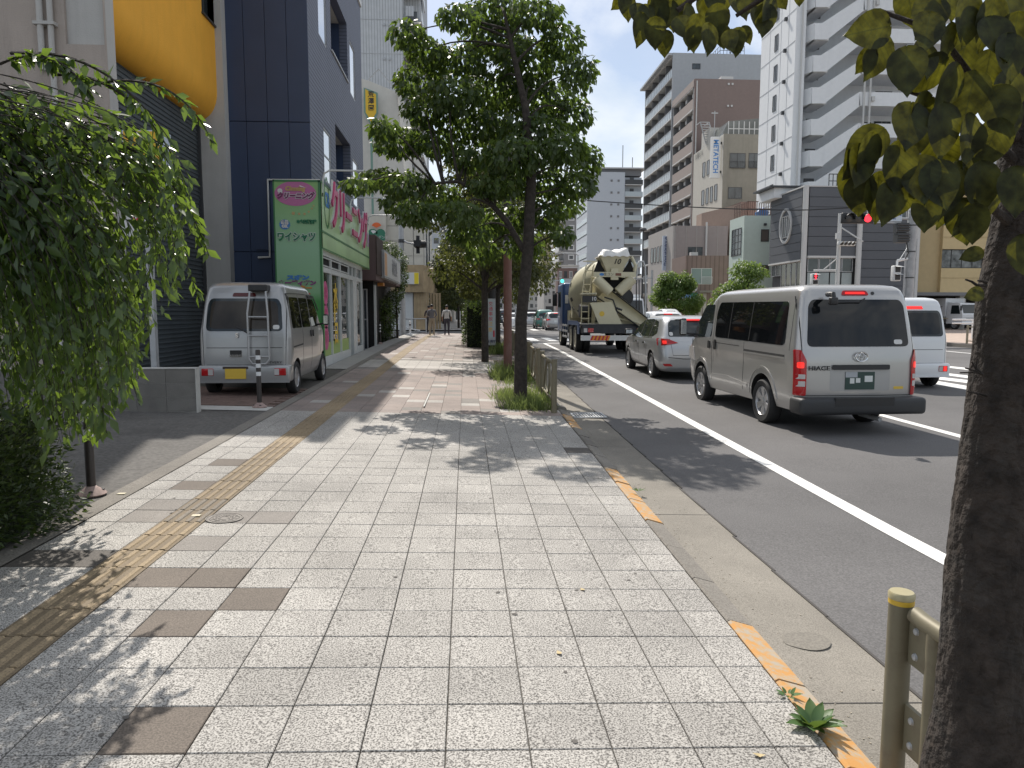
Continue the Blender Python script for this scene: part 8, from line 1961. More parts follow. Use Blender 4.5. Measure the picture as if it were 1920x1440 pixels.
def person(x, yfeet, label, shirt, pants, turn=0.0, H=1.70, arm=0, white_print=False, stride=.10, Y=None):
    p = GX(x, yfeet); root = thing('person', (p.x, p.y, zs(p.x, p.y)), label, 'person', None, rz=turn)
    k = H / 1.70
    V = {'pelvis': (0, 0, .93, .135), 'waist': (0, 0, 1.05, .125), 'chest': (0, .02, 1.27, .155), 'neck0': (0, .01, 1.43, .07), 'neck': (0, .02, 1.49, .052), 'head0': (0, .03, 1.58, .085), 'head1': (0, .03, 1.67, .07)}
    for sg, nm in ((-1, 'l'), (1, 'r')):
        V['hip' + nm] = (sg * .09, 0, .86, .10); V['knee' + nm] = (sg * .10, sg * stride * .5 + .02, .48, .065); V['ankle' + nm] = (sg * .105, sg * stride - .03, .09, .045); V['toe' + nm] = (sg * .12, sg * stride + .13, .04, .04)
        V['sho' + nm] = (sg * .185, .0, 1.38, .065)
        if arm: V['elb' + nm] = (sg * .27, -.02, 1.12, .045); V['wri' + nm] = (sg * .16, .14, 1.02, .034); V['han' + nm] = (sg * .11, .19, 1.03, .034)
        else: V['elb' + nm] = (sg * .25, -.03, 1.11, .045); V['wri' + nm] = (sg * .255, .05, .88, .032); V['han' + nm] = (sg * .25, .08, .79, .034)
    keys = list(V); E = [('pelvis', 'waist'), ('waist', 'chest'), ('chest', 'neck0'), ('neck0', 'neck'), ('neck', 'head0'), ('head0', 'head1')]
    for nm in 'lr': E += [('pelvis', 'hip' + nm), ('hip' + nm, 'knee' + nm), ('knee' + nm, 'ankle' + nm), ('ankle' + nm, 'toe' + nm), ('chest', 'sho' + nm), ('sho' + nm, 'elb' + nm), ('elb' + nm, 'wri' + nm), ('wri' + nm, 'han' + nm)]
    me = bpy.data.meshes.new('p'); me.from_pydata([tuple(c_ * k for c_ in V[q][:3]) for q in keys], [(keys.index(a), keys.index(b)) for a, b in E], [])
    ob = bpy.data.objects.new('p', me); COL.objects.link(ob); ob.modifiers.new('s', 'SKIN'); ss_ = ob.modifiers.new('u', 'SUBSURF'); ss_.levels = 2
    for i, q in enumerate(keys):
        sv = me.skin_vertices[0].data[i]; r_ = V[q][3] * k; sv.radius = (r_, r_ * (.72 if q in ('chest', 'waist', 'pelvis') else 1)); sv.use_root = (q == 'pelvis')
        if q in ('chest', 'waist', 'pelvis'): sv.radius = (r_ * 1.05, r_ * .78)
    dg = bpy.context.evaluated_depsgraph_get(); res = bpy.data.meshes.new_from_object(ob.evaluated_get(dg)); bpy.data.objects.remove(ob)
    res.materials.clear()
    for m_ in (shirt, pants, M_skin, M_black): res.materials.append(m_)
    for pl in res.polygons:
        z = pl.center.z / k; ax = abs(pl.center.x) / k
        pl.material_index = 3 if z < .075 else (1 if (z < .95 and ax < .21) else (2 if (z > 1.455 or (ax > .2 and z < 1.06) or (arm and ax < .2 and z < 1.06 and pl.center.y > .12)) else 0))
    res.shade_smooth(); res.name = 'body'; put('body', res, None, root, world=False)
    bm = bmesh.new(); bmesh.ops.create_icosphere(bm, subdivisions=3, radius=1)
    for v in bm.verts: v.co = Vector((v.co.x * .092 * k, (.02 + v.co.y * .105) * k, (1.645 + v.co.z * .085) * k)) if not (v.co.y > .35 and v.co.z < .2) else Vector((v.co.x * .07 * k, (.02 + v.co.y * .07) * k, (1.66 + v.co.z * .05) * k))
    hm = bpy.data.meshes.new('hair'); bm.to_mesh(hm); bm.free(); hm.materials.append(M_hair); hm.shade_smooth(); put('hair', hm, None, root, world=False)
    if white_print:
        mb = MB(); vs = [(.09 * k * math.cos(R(a)), -.135 * k, (1.30 + .05 * math.sin(R(a))) * k) for a in range(0, 181, 20)] + [(.07 * k * math.cos(R(a)), -.135 * k, (1.30 + .03 * math.sin(R(a))) * k) for a in range(180, -1, -20)]
        mb.add(vs, [tuple(range(len(vs)))]); put('shirt_print', mb, M_black, root, world=False)
    return root
person(810, 629, 'person in grey long sleeved top and beige trousers walking away on the pavement', mat('grey_top', (.17, .165, .175), .85), mat('beige_trousers', (.36, .30, .22), .85), arm=1, stride=.07)
person(804.5, 624.5, 'person in dark clothing and cap walking in front of the grey topped person', mat('dark_top', (.05, .035, .04), .85), mat('dark_trousers', (.035, .03, .035), .85), H=1.66)
person(838, 629, 'person in white shirt with black back print and dark trousers standing on the pavement', mat('white_shirt', (.60, .59, .57), .85), mat('navy_trousers', (.055, .05, .065), .85), white_print=True, stride=.03)
LEAF_T = [(0, 0, 0), (.42, -.5, .03), (.42, .5, .03), (1, 0, -.10), (.5, 0, -.05)]
LEAF_F = [(0, 1, 4), (0, 4, 2), (1, 3, 4), (4, 3, 2)]
LEAF_R, LEAF_RF = [], []
for _k, (_t, _w) in enumerate(((0, .02), (.04, .20), (.12, .36), (.25, .47), (.4, .50), (.55, .47), (.7, .38), (.84, .24), (.94, .10), (1.03, .0))):
    _z = -.10 * _t * _t; LEAF_R += [(_t - .10 * (_w > .3) * 0, -_w, _z + .07 * _w), (_t, 0, _z - .035), (_t, _w, _z + .07 * _w)]
    if _k: _a = 3 * _k; LEAF_RF += [(_a - 3, _a, _a + 1, _a - 2), (_a - 2, _a + 1, _a + 2, _a - 1)]
def bases(P, D, N, S, wr):
    D = D / (np.linalg.norm(D, axis=1, keepdims=True) + 1e-9); Wv = np.cross(D, N); Wv /= (np.linalg.norm(Wv, axis=1, keepdims=True) + 1e-9); N = np.cross(Wv, D)
    return D, Wv, N
def leafmesh(name, P, D, N, S, wr, m, T=LEAF_T, F=LEAF_F):
    D, Wv, N = bases(P, D, N, S, wr); T_ = np.array(T); n = len(P); k = len(T_)
    V = P[:, None, :] + S[:, None, None] * (D[:, None, :] * T_[None, :, 0:1] + Wv[:, None, :] * T_[None, :, 1:2] * wr + N[:, None, :] * T_[None, :, 2:3])
    V = V.reshape(-1, 3); me = bpy.data.meshes.new(name); base = (np.arange(n) * k)
    flat = np.array([i for f in F for i in f]); lens = np.array([len(f) for f in F]); idx = (base[:, None] + flat[None, :]).reshape(-1)
    me.vertices.add(len(V)); me.vertices.foreach_set('co', V.reshape(-1).astype(np.float32))
    me.loops.add(len(idx)); me.loops.foreach_set('vertex_index', idx.astype(np.int32))
    tot = np.tile(lens, n); st = np.concatenate([[0], np.cumsum(tot)[:-1]])
    me.polygons.add(len(tot)); me.polygons.foreach_set('loop_start', st.astype(np.int32)); me.polygons.foreach_set('loop_total', tot.astype(np.int32))
    me.update(); me.validate(); me.materials.append(m); me.shade_smooth(); return me
def foliage(root, P, D, N, S, wr, m, n_ind=300, T=LEAF_T, F=LEAF_F, name='leaves'):
    """the nearest n_ind leaves as parts of their own, the rest one part of kind stuff"""
    P = np.array(P); D = np.array(D); N = np.array(N); S = np.array(S); Db, Wb, Nb = bases(P, D, N, S, wr)
    n_ind = min(n_ind, len(P)); order = np.argsort(P[:, 1]); near, rest = order[:n_ind], order[n_ind:]
    if n_ind:
        base = leafmesh('leaf', np.zeros((1, 3)), np.array([[1., 0, 0]]), np.array([[0, 0, 1.]]), np.array([1.]), wr, m, T, F); ol = root.location
        for i in near:
            o = bpy.data.objects.new('leaf', base); COL.objects.link(o); o.parent = root
            M = Matrix(((Db[i][0], Wb[i][0], Nb[i][0], P[i][0] - ol.x), (Db[i][1], Wb[i][1], Nb[i][1], P[i][1] - ol.y), (Db[i][2], Wb[i][2], Nb[i][2], P[i][2] - ol.z), (0, 0, 0, 1))) @ Matrix.Diagonal((S[i], S[i], S[i], 1))
            o.matrix_local = M
    if len(rest): put(name, leafmesh(name, P[rest], D[rest], N[rest], S[rest], wr, m, T, F), None, root, kind='stuff')
def clumps_leaves(clumps, dens, size, droop=.7, flat=.0):
    P, D, N, S = [], [], [], []
    for (cx, cy, cz, rx, ry, rz) in clumps:
        n = int(dens * (rx * ry * rz) ** (2 / 3) * 4)
        u = rng.normal(size=(n, 3)); u /= np.linalg.norm(u, axis=1, keepdims=True); r_ = rng.uniform(.35, 1.06, n) ** .6
        q = u * r_[:, None] * np.array([rx, ry, rz]) + np.array([cx, cy, cz]); d = u * .55 + rng.normal(0, .35, (n, 3)); d[:, 2] -= droop
        nn = u * .5 + rng.normal(0, .5, (n, 3)); nn[:, 2] += .7
        P.append(q); D.append(d); N.append(nn); S.append(size * rng.uniform(.65, 1.2, n))
    return np.concatenate(P), np.concatenate(D), np.concatenate(N), np.concatenate(S)
def limb(mb, a, b, r0, r1, bend=.12, n=6):
    a, b = Vector(a), Vector(b); d = b - a; off = Vector(rng.normal(0, bend, 3)) * d.length * .5; pts = []
    for k in range(n + 1): t = k / n; pts.append(a + d * t + off * math.sin(math.pi * t) + Vector((0, 0, d.length * .10 * math.sin(math.pi * t))))
    mb.tube(pts, [r0 + (r1 - r0) * k / n for k in range(n + 1)], 7)
YM = 12.1
pb = GX(975, 750)
mt = thing('street_tree', (pb.x, YM, zs(pb.x, YM)), 'large broadleaf street tree in the weedy pit, filling the middle of the view', 'tree', 'street trees along the kerb')
cl = []
for (x, y, rx, ry) in ((765, 62, 38, 24), (800, 95, 40, 26), (860, 30, 44, 22), (925, 18, 60, 30), (1005, 22, 55, 30), (1055, 75, 42, 34), (930, 70, 66, 34), (990, 110, 70, 40), (860, 115, 58, 34), (1085, 135, 36, 38), (785, 150, 46, 36), (850, 175, 60, 34), (930, 170, 66, 38), (1010, 185, 66, 42), (800, 205, 52, 30), (1075, 215, 40, 40), (1000, 245, 70, 34), (900, 235, 66, 32), (720, 240, 30, 20), (745, 265, 50, 30), (815, 265, 58, 30), (1060, 280, 52, 36), (960, 290, 66, 36), (880, 295, 50, 24), (1105, 300, 26, 32), (672, 345, 32, 15), (715, 335, 46, 22), (765, 345, 50, 28), (820, 362, 46, 26), (1010, 340, 62, 34), (1080, 345, 44, 28), (930, 345, 54, 26), (775, 395, 42, 26), (860, 395, 46, 24), (1020, 400, 46, 32), (950, 410, 50, 32), (1060, 385, 34, 18), (880, 435, 46, 26), (985, 460, 40, 28), (1055, 440, 22, 18), (740, 380, 26, 18), (905, 470, 36, 22)):
    Yc = YM + .25 + rng.uniform(-1.1, 1.2) * (1 - .4 * abs(x - 920) / 280); q = PY(x, y, Yc); s_ = Yc / 1340
    cl.append((q.x, Yc, q.z, rx * s_ * .92, max(.3, rx * s_ * .8), ry * s_ * .9))
mb = MB(); base = Vector((pb.x, YM, zs(pb.x, YM)))
tr_ = [base + Vector((0, 0, -.1)), base + Vector((.0, 0, .06)), PY(977, 600, YM), PY(990, 470, YM), PY(996, 330, YM), PY(985, 200, YM), PY(960, 90, YM), PY(945, 20, YM)]
mb.tube(tr_, [.155, .118, .098, .095, .085, .06, .04, .02], 14)
sec = [PY(988, 480, YM), PY(950, 415, YM + .1), PY(905, 365, YM + .1), PY(860, 340, YM + .1), PY(800, 345, YM)]
mb.tube(sec, [.05, .05, .042, .03, .018], 9)
refs = [a.lerp(b, t) for L_ in (tr_[2:], sec) for a, b in zip(L_, L_[1:]) for t in (0, .25, .5, .75)]
for (cx, cy, cz, rx, ry, rz) in cl:
    ref = min(refs, key=lambda t: (t - Vector((cx, cy, cz - .35))).length); limb(mb, ref, (cx, cy, cz), .024, .006)
put('trunk', mb, M_bark, mt, smooth=60)
P, D, N, S = clumps_leaves(cl, 1000, .122, droop=.9)
foliage(mt, P, D, N, S, .62, M_leaf, 300)
def back_tree(X, Y, H, rad, label, n=26, size=.13, m=None, dens=95, rise_=0, zc=None):
    z0 = zs(X, Y) if zc is None else zc; t = thing('street_tree', (X, Y, z0), label, 'tree', 'street trees along the kerb' if zc is None else 'street trees on the far pavement'); cl = []
    for k in range(n):
        a = rng.uniform(0, 6.28); h = rng.uniform(.34, .97); r_ = rad * math.sqrt(rng.uniform(.05, 1)) * (1.1 - .75 * max(0, h - .45) / .55)
        cl.append((X + r_ * math.cos(a), Y + r_ * math.sin(a), z0 + H * h, rad * rng.uniform(.26, .42), rad * .35, rad * rng.uniform(.18, .28)))
    mb = MB(); top = Vector((X + .1, Y, z0 + H * .9)); mb.tube([(X, Y, z0 - .1), (X, Y, z0 + H * .3), (X + .05, Y, z0 + H * .6), top], [.11, .09, .07, .02], 9)
    for q in cl: limb(mb, (X, Y, z0 + max(H * .28, (q[2] - z0) * .75)), q[:3], .035, .01)
    put('trunk', mb, M_bark, t, smooth=60); P, D, N, S = clumps_leaves(cl, dens * 3.5, size, droop=.6); put('leaves', leafmesh('leaves', P, D, N, S, .6, m or M_leaff), None, t, kind='stuff'); return t
back_tree(.55, 20.5, 6.6, 1.9, 'second street tree with yellowing leaves just behind the main one')
back_tree(1.15, 25.8, 6.8, 2.0, 'third street tree, its trunk right beside the utility pole')
back_tree(.9, 32.0, 6.8, 2.2, 'fourth street tree rising behind the clipped kerb hedge', size=.15, dens=70)
back_tree(1.0, 38.5, 6.6, 2.1, 'fifth street tree, last one before the side street', size=.16, dens=60)
back_tree(-.6, 62, 6.8, 2.6, 'street tree just beyond the side street behind the walkers', size=.22, dens=45)
back_tree(-.4, 74, 7.0, 3.0, 'street tree two beyond the side street', size=.25, dens=35)
back_tree(-.2, 92, 8.0, 3.6, 'far street tree closing the view down the pavement', size=.3, dens=30)
back_tree(-2.6, 84, 6.0, 2.4, 'dark rounded tree by the pale shop beyond the side street', size=.25, dens=50, m=M_hedge)
back_tree(-2.0, 104, 6.0, 2.8, 'far dark tree at the end of the left pavement', size=.3, dens=40, m=M_hedge)
back_tree(.6, 130, 9.0, 4.0, 'far tree cluster over the avenue end', size=.4, dens=25, m=M_hedge)
q = PY(1268, 540, 58); back_tree(q.x, 58, 4.4, 2.2, 'bright green street tree right of the mixer truck behind the bus shelter', n=34, size=.2, m=M_bright, dens=80, zc=.3)
q = PY(1400, 520, 47); back_tree(q.x, 47, 4.6, 1.75, 'green street tree in front of the mint building', n=30, size=.17, m=M_bright, dens=75, zc=.3)
q = PY(1382, 545, 54); back_tree(q.x, 54, 3.0, 1.1, 'small yellowish shrub tree left of the mint building', n=16, size=.16, m=M_bright, dens=70, zc=.3)
def leaf_box(root, x0, x1, y0, y1, z0, z1, n, size, m, lump=.08, wr=.45, up=.3, n_ind=0, zbase=None):
    P = np.stack([rng.uniform(x0, x1, n), rng.uniform(y0, y1, n), rng.uniform(z0, z1, n)], 1); c0 = np.array([(x0 + x1) / 2, (y0 + y1) / 2, z0 + (z1 - z0) * .4]); h = np.array([(x1 - x0) / 2, (y1 - y0) / 2, (z1 - z0) * .6])
    u = (P - c0) / h; ax = np.argmax(np.abs(u) * np.array([1, 1, 1]), 1); keep = rng.uniform(size=n) < .8
    for i in range(n):
        if keep[i]: a = ax[i]; u[i, a] = np.sign(u[i, a]) * rng.uniform(.88, 1.0)
    P = c0 + u * h; P += lump * np.stack([np.sin(P[:, 1] * 5 + P[:, 2] * 7), np.sin(P[:, 0] * 6 + P[:, 2] * 5), np.sin(P[:, 0] * 4 + P[:, 1] * 6)], 1) + rng.normal(0, lump * .3, (n, 3))
    D = u * .7 + rng.normal(0, .5, (n, 3)); D[:, 2] += up; N = rng.normal(0, .5, (n, 3)); N[:, 2] += .8
    foliage(root, P, D, N, size * rng.uniform(.6, 1.25, n), wr, m, n_ind)
hg = thing('kerb_hedge', (.45, 30, zs(.5, 30)), 'tall clipped dark hedge by the kerb beyond the utility pole', 'hedge')
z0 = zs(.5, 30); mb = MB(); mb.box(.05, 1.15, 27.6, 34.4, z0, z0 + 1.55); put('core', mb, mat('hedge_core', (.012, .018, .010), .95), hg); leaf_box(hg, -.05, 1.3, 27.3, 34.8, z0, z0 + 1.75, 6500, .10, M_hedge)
z0 = zs(-3.6, 4.2); nh = thing('near_hedge', (-3.8, 4.2, z0), 'dense dark green hedge at the left edge below the weeping tree', 'hedge')
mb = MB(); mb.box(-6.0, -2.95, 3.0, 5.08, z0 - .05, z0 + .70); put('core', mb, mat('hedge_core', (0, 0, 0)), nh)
leaf_box(nh, -5.2, -2.74, 3.2, 5.3, z0, z0 + .84, 36000, .05, M_hedge, lump=.05, wr=.42, n_ind=296)
iv = thing('ivy', (-3.3, 34, 2), 'bushy ivy climbing over the tavern roof and down its far corner', 'plant'); cl = []
for (x, y, rx, ry, Y) in ((712, 462, 14, 8, 31), (728, 470, 22, 16, 33), (745, 490, 20, 22, 36), (752, 520, 14, 22, 36.5), (748, 548, 10, 14, 36.5), (738, 575, 12, 24, 35.5), (728, 600, 12, 24, 34), (720, 625, 10, 16, 33), (735, 560, 14, 16, 35), (725, 575, 12, 14, 34), (740, 640, 6, 6, 35)):
    q = PY(x, y, Y); cl.append((q.x, Y, q.z, rx * Y / 1340, .5, ry * Y / 1340))
mb = MB(); mb.tube([(-3.3, 35, .2), (-3.35, 35.3, 1.5), (-3.4, 35.6, 3.5)], [.06, .05, .03], 7); put('stem', mb, M_bark, iv)
P, D, N, S = clumps_leaves(cl, 1000, .10, .4); put('leaves', leafmesh('leaves', P, D, N, S, .5, M_hedge), None, iv, kind='stuff')
sb = thing('bamboo_shrub', (-3.2, 34.5, .3), 'light green feathery shrub below the ivy beside the tavern', 'plant')
q = PY(722, 585, 33.4); P, D, N, S = clumps_leaves([(q.x, 33.4, 1.7, .35, .4, .6), (q.x + .1, 33.6, 1.0, .4, .4, .6)], 420, .12, .2); put('leaves', leafmesh('leaves', P, D, N, S, .3, M_bright), None, sb, kind='stuff')
mb = MB(); mb.tube([(q.x, 33.5, .2), (q.x, 33.5, 1.6)], .03, 6); put('stem', mb, M_bark, sb)
M_soil = mat('soil', (.075, .06, .045), .95, var=.4, vscale=15, bump=.6, bscale=60)
for i, (px_, a, b) in enumerate(pit):
    sheet('tree_pit_soil', px_ + .03, lambda Y: kx(Y) - .01, yr(a, b, .5), zs, M_soil, dz=-.006)
def blades(name, x0, x1, y0, y1, n, h, label, m=None, clump=None):
    P = np.stack([rng.uniform(x0, x1, n), rng.uniform(y0, y1, n), np.zeros(n)], 1)
    if clump: k = rng.integers(0, clump, n); cx = rng.uniform(x0, x1, clump); cy = rng.uniform(y0, y1, clump); P[:, 0] = cx[k] + rng.normal(0, .12, n); P[:, 1] = cy[k] + rng.normal(0, .12, n)
    P = P[(P[:, 0] > x0 - .08) & (P[:, 0] < x1 + .03) & (rng.uniform(size=n) < .3 + .7 * np.clip((P[:, 0] - x0) / .25, 0, 1))]; n = len(P); P[:, 2] = [zs(a, b) for a, b in zip(P[:, 0], P[:, 1])]
    D = rng.normal(0, .42, (n, 3)); D[:, 2] = 1; N = rng.normal(0, 1, (n, 3)); S = h * rng.uniform(.35, 1.3, n)
    T = [(0, -.5, 0), (0, .5, 0), (.5, -.4, .06), (.5, .4, .06), (1, 0, .32)]; F = [(0, 1, 3, 2), (2, 3, 4)]
    o = put(name, leafmesh(name, P, D, N, S, .055, m or M_grass, T, F), None, None, kind='stuff'); tag(o, label, 'weeds'); return o
blades('weeds', .50, 1.40, 11.0, 13.05, 2300, .19, 'grassy weeds round the foot of the main street tree', clump=34)
blades('weeds', .62, 1.45, 15.3, 17.4, 2300, .32, 'taller bright weeds round the foot of the rusty brown pole', clump=30)
blades('weeds', .75, 1.5, 23.3, 26.2, 1400, .35, 'weeds below the advertising board', clump=20)
blades('weeds', .7, 1.55, 13.2, 15.2, 700, .16, 'sparse weeds along the fence between the two pits', clump=14)
def rosette(x, y, label, n=22, size=.13, m=None):
    p = GX(x, y); t = thing('leafy_weed', (p.x, p.y, p.z), label, 'weed')
    for k in range(n):
        a = k * 2.4; up_ = .25 + .75 * k / n; D = np.array([[math.cos(a) * (1.1 - up_ * .6), math.sin(a) * (1.1 - up_ * .6), up_ * .8]]); s_ = size * rng.uniform(.55, 1.1)
        me = leafmesh('leaf', np.array([[math.cos(a) * .015, math.sin(a) * .015, .005]]), D, np.array([[0, 0, 1.]]), np.array([s_]), .5, m or mat_weed, LEAF_R, LEAF_RF); put('leaf', me, None, t, world=False)
mat_weed = leafmat('weed_leaf', (.035, .09, .03), (.10, .19, .06), (.2, .3, .05), .5, .25)
rosette(1525, 1362, 'leafy green weed growing out of the joint at the yellow kerb', 19, .105)
rosette(1478, 1306, 'tiny weed sprout in the kerb joint above the leafy weed', 9, .045)
rosette(1196, 921, 'small weed tuft beside the middle yellow kerb stones', 10, .05)
YWp = 4.6; cwx = -3.75
wt = thing('weeping_tree', (cwx, YWp, zs(-3.6, YWp)), 'weeping tree whose glossy leafy branches hang over the hedge at the left edge', 'tree')
mb = MB(); mb.tube([(cwx - .3, YWp + .2, 0), (cwx - .3, YWp + .15, 1.2), (cwx - .1, YWp, 2.2), (cwx, YWp, 2.75)], [.12, .10, .08, .05], 12); put('trunk', mb, M_bark, wt, smooth=60)
edge = [(85, 40), (110, 140), (150, 250), (200, 300), (250, 345), (300, 335), (350, 345), (420, 372), (480, 388), (530, 350), (600, 310), (680, 275), (740, 262), (790, 205), (830, 192), (850, 120)]
def edge_x(y): return float(np.interp(y, [e[0] for e in edge], [e[1] for e in edge]))
tw = MB(); P, D, N, S = [], [], [], []
def strand(p0, p1, p2, r0=.0055, n=18, leafn=34):
    p0, p1, p2 = Vector(p0), Vector(p1), Vector(p2); pts = [p0 * (1 - t) ** 2 + p1 * 2 * t * (1 - t) + p2 * t * t for t in [k / n for k in range(n + 1)]]
    tw.tube(pts, [r0 * (1 - .75 * k / n) for k in range(n + 1)], 4, caps=False)
    for k in range(leafn):
        t = .12 + .88 * (k + rng.uniform()) / leafn; q = p0 * (1 - t) ** 2 + p1 * 2 * t * (1 - t) + p2 * t * t; tg = ((p1 - p0) * (1 - t) + (p2 - p1) * t).normalized()
        sd_ = Vector(rng.normal(0, 1, 3)); d = tg * .55 + sd_.normalized() * .75 + Vector((0, 0, -.45)); P.append(q[:]); D.append(d[:]); nv = Vector(rng.normal(0, .5, 3)) + Vector((.1, -.25, .7)); N.append(nv[:]); S.append(.089 * rng.uniform(.55, 1.3))
for k in range(270):
    Yk = rng.uniform(3.9, 5.6); yb = rng.uniform(300, 840) if k % 3 else rng.uniform(640, 850); xe_ = edge_x(yb) - abs(rng.normal(0, 55)) - (0 if k % 2 else rng.uniform(0, 260)); e = PY(xe_, yb, Yk); e.z = max(e.z, .45)
    st = Vector((cwx + rng.uniform(-1.0, .5), YWp + rng.uniform(-.5, .5), 2.75 + rng.uniform(-.3, .3)))
    lim = PY(xe_ - 20, max(100, yb - 330), Yk); ctl = Vector((e.x - .06 + (0 if k % 2 else -.1), (e.y + st.y) / 2, min(3.0, max(st.z + .15, e.z + .9)))); 
    if ctl.z > 2.95: ctl.z = 2.95
    strand(st, ctl, e, leafn=int(14 + (ctl - e).length * 24))
for (x0, y0, x1, y1, x2, y2) in ((150, 165, 330, 110, 398, 268), (60, 100, 210, 95, 330, 280), (100, 140, 260, 130, 350, 350), (20, 100, 120, 90, 170, 180), (200, 260, 330, 300, 392, 480), (180, 320, 320, 380, 372, 560), (40, 300, 150, 400, 262, 760), (60, 420, 160, 560, 200, 812), (0, 120, 60, 90, 110, 120)):
    strand(PY(x0, y0, 4.4), PY(x1, y1, 4.35), PY(x2, y2, 4.3), .010, leafn=46)
for k in range(85):      # fill the shaded inside of the crown
    Yk = rng.uniform(4.2, 6.2); x = rng.uniform(-260, 150); yb = rng.uniform(380, 800); e = PY(x, yb, Yk); strand((e.x - .25, Yk, min(2.9, e.z + 1.1)), (e.x - .02, Yk, min(2.95, e.z + .8)), tuple(e), leafn=30)
put('twigs', tw, M_bark, wt, kind='stuff'); foliage(wt, P, D, N, S, .44, M_leafw, 300)
YT_ = 1.62
nt_ = thing('near_tree', (PY(1828, 1440, YT_).x, YT_, 0), 'dark rough barked tree trunk leaning at the right edge with large overhanging leaves', 'tree')
rows = [(1500, 1738, 1905), (1440, 1748, 1908), (1340, 1768, 1918), (1200, 1778, 1925), (1080, 1785, 1930), (950, 1800, 1936), (800, 1818, 1940), (650, 1836, 1945), (560, 1842, 1950), (480, 1858, 1956), (380, 1876, 1968), (250, 1888, 1985), (100, 1905, 2005), (-60, 1925, 2030), (-250, 1950, 2060)]
mb = MB(); vs = []; nseg = 40; cen = []
for (y, xl_, xr2_) in rows:
    a, b = PY(xl_, y, YT_), PY(xr2_, y, YT_); cen.append(((a.x + b.x) / 2, (a.z + b.z) / 2, (b.x - a.x) / 2))
cen2 = []; zz0 = -.15
cen = [(cen[0][0], -.12, cen[0][2] * 1.15)] + [q for q in cen if q[1] > -.05]
K = 170; nseg = 90
for k in range(K + 1):
    z = cen[0][1] + (cen[-1][1] - cen[0][1]) * k / K; xx = float(np.interp(z, [q[1] for q in cen], [q[0] for q in cen])); rr = float(np.interp(z, [q[1] for q in cen], [q[2] for q in cen]))
    for j in range(nseg):
        a = 2 * math.pi * j / nseg; g1 = abs(math.sin(a * 7.5 + 1.1 * math.sin(z * 13 + a * 2) + .6 * math.sin(z * 31))); g2 = abs(math.sin(a * 4 - z * 21 + 1.5 * math.sin(a * 5 + z * 9))); f = .97 + .05 * min(1, g1 * 2.2) * (.4 + .6 * min(1, g2 * 3)) + .025 * math.sin(a * 3 + z * 3) + rng.normal(0, .006)
        vs.append((xx + rr * f * math.cos(a), YT_ + rr * f * math.sin(a), z))
mb.add(vs, [(k * nseg + j, k * nseg + (j + 1) % nseg, (k + 1) * nseg + (j + 1) % nseg, (k + 1) * nseg + j) for k in range(K) for j in range(nseg)]); put('trunk', mb, M_barkn, nt_, smooth=80)
for grp in ([(1848, 532), (1862, 545)], ):
    pass
def snag(pts, r_): mb = MB(); q = [PY(x, y, YT_ - .08) for x, y in pts]; mb.tube(q, [r_ * (1 - .5 * k / (len(q) - 1)) for k in range(len(q))], 6); put('dead_twig', mb, M_barkn, nt_, smooth=60)
snag([(1850, 536), (1832, 535), (1822, 528), (1810, 524)], .004); snag([(1850, 530), (1842, 527), (1833, 526)], .004)
for tip in ((1800, 699), (1810, 690), (1822, 678), (1832, 672)): snag([(1842, 702), (1830, 698 - (699 - tip[1]) * .3), tip], .0035)
for tip in ((1814, 734), (1824, 765)): snag([(1850, 742), (1834, 738), tip], .0035)
mb = MB()
for pts in ([(1900, 300, 1.6), (1850, 250, 1.55), (1790, 200, 1.5), (1700, 170, 1.45)], [(1905, 260, 1.6), (1840, 170, 1.5), (1760, 60, 1.45), (1650, 20, 1.42)], [(1895, 420, 1.6), (1850, 380, 1.55), (1760, 330, 1.5), (1650, 330, 1.45)], [(1940, -100, 1.7), (1700, -120, 1.9), (1500, -60, 2.1), (1330, -25, 2.3), (1180, -20, 2.35)], [(1500, -60, 2.1), (1440, -10, 2.1), (1380, 30, 2.15)], [(1330, -25, 2.3), (1270, 20, 2.3)]):
    mb.tube([PY(*q) for q in pts], [.012, .009, .006, .004, .003][:len(pts)], 6)
put('branches', mb, M_barkn, nt_, smooth=60, kind='stuff')
P, D, N, S = [], [], [], []
def bigleaf(x, y, L_, ang, Y, rnd=.35):
    """leaf with its stalk end at the pixel; ang: degrees from straight down"""
    q = PY(x, y, Y); P.append(q[:]); a = R(ang); D.append((math.sin(a), rng.normal(0, .25), -math.cos(a))); N.append((rng.normal(0, rnd), -1, rng.normal(0, rnd))); S.append(L_ * Y / 1340)
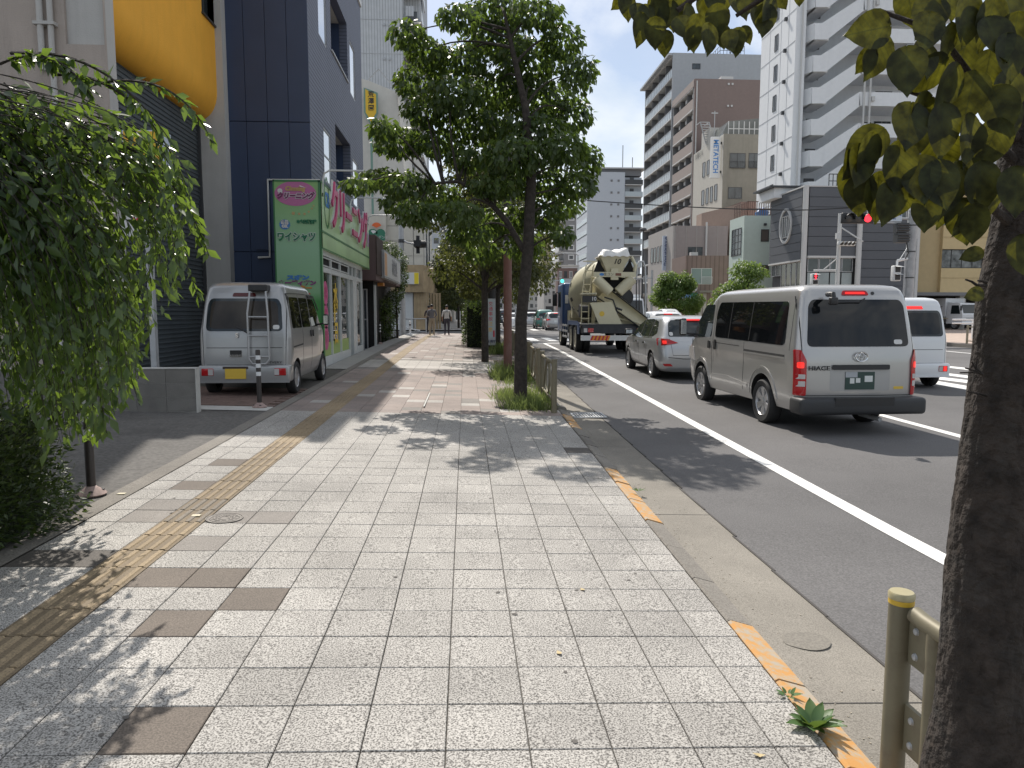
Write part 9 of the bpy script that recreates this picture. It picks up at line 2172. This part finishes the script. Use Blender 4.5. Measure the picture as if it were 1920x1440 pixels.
for (x, y, L_, a, Y) in ((1172, -14, 55, 10, 2.3), (1192, 5, 60, 15, 2.3), (1205, 22, 68, -5, 2.25), (1225, -5, 60, 30, 2.3), (1228, 30, 62, 5, 2.2), (1248, 55, 52, 0, 2.25), (1250, -10, 70, 20, 2.35), (1270, 30, 60, 18, 2.2), (1262, 0, 60, -20, 2.3), (1290, 5, 66, 8, 2.25), (1310, 25, 70, -10, 2.15), (1315, -12, 60, 25, 2.3), (1330, 42, 66, 0, 2.1), (1345, 5, 70, 5, 2.2), (1352, 45, 48, 15, 2.2), (1372, -10, 60, 30, 2.25), (1365, 55, 50, 5, 2.1), (1388, 50, 50, -10, 2.1), (1392, 48, 40, 28, 2.2), (1385, 65, 42, 0, 2.12), (1415, 10, 55, 12, 2.15), (1438, 5, 66, -5, 2.1), (1425, -20, 55, 20, 2.2), (1455, -15, 40, 30, 2.2), (1400, -15, 55, -8, 2.2), (1500, -25, 36, 10, 2.2), (1300, 40, 60, 0, 2.3), (1180, -20, 50, -40, 2.3), (1240, -18, 60, -10, 2.3), (1280, -20, 60, 0, 2.3), (1335, -22, 60, 10, 2.3), (1360, -25, 60, -12, 2.3), (1218, 8, 55, -25, 2.3), (1450, -10, 60, -20, 2.1)): bigleaf(x, y, L_ * 1.0, a, Y)
for (x, y, L_, a, Y) in ((1672, 48, 110, -75, 1.40), (1660, 60, 105, -20, 1.42), (1700, 85, 110, -5, 1.38), (1640, 88, 60, -30, 1.42), (1745, 20, 95, -15, 1.4), (1760, -10, 110, -30, 1.45), (1700, -30, 90, 15, 1.5), (1730, 75, 90, 0, 1.42), (1785, 40, 80, 5, 1.4), (1820, -15, 110, 0, 1.4), (1850, 30, 110, 15, 1.4), (1805, 10, 80, 20, 1.42), (1870, -10, 110, -5, 1.4), (1890, 60, 105, 5, 1.38), (1780, -25, 70, 10, 1.45), (1910, 20, 110, 0, 1.4),
    (1780, 110, 110, -55, 1.42), (1800, 120, 110, -25, 1.40), (1830, 130, 110, -5, 1.4), (1750, 180, 110, -35, 1.42), (1710, 190, 115, -15, 1.40), (1770, 190, 120, 5, 1.38), (1820, 210, 115, 0, 1.4), (1860, 160, 110, 15, 1.4), (1880, 220, 115, -10, 1.38), (1660, 240, 110, -45, 1.42), (1640, 245, 105, -10, 1.4), (1690, 260, 115, 5, 1.38), (1620, 270, 100, -15, 1.42), (1600, 285, 75, -25, 1.45), (1720, 290, 110, 0, 1.4), (1750, 300, 110, 10, 1.38), (1800, 300, 120, -8, 1.4), (1840, 300, 115, 8, 1.4), (1650, 320, 110, 5, 1.42), (1615, 325, 95, 10, 1.42), (1680, 330, 105, -8, 1.4), (1740, 360, 85, 0, 1.38), (1760, 370, 75, -12, 1.4), (1780, 350, 90, -5, 1.42), (1830, 380, 90, 5, 1.38), (1800, 370, 105, 15, 1.42), (1700, 350, 75, 0, 1.42), (1905, 310, 110, 0, 1.36), (1910, 440, 105, 20, 1.36), (1850, 250, 120, -15, 1.44), (1870, 350, 90, -5, 1.44), (1760, 240, 115, 15, 1.45), (1720, 230, 90, -20, 1.46), (1815, 400, 55, -20, 1.4), (1600, 300, 100, 5, 1.44), (1820, 50, 100, -10, 1.5), (1860, 90, 110, 0, 1.5), (1900, 130, 110, -12, 1.5), (1885, -20, 110, 10, 1.5), (1900, 180, 110, 0, 1.46), (1845, 470, 50, -70, 1.5), (1845, 547, 48, -75, 1.52)): bigleaf(x, y, L_ * .98, a, Y)
foliage(nt_, P, D, N, np.array(S) * .9, .72, M_leafn, 300, LEAF_R, LEAF_RF)
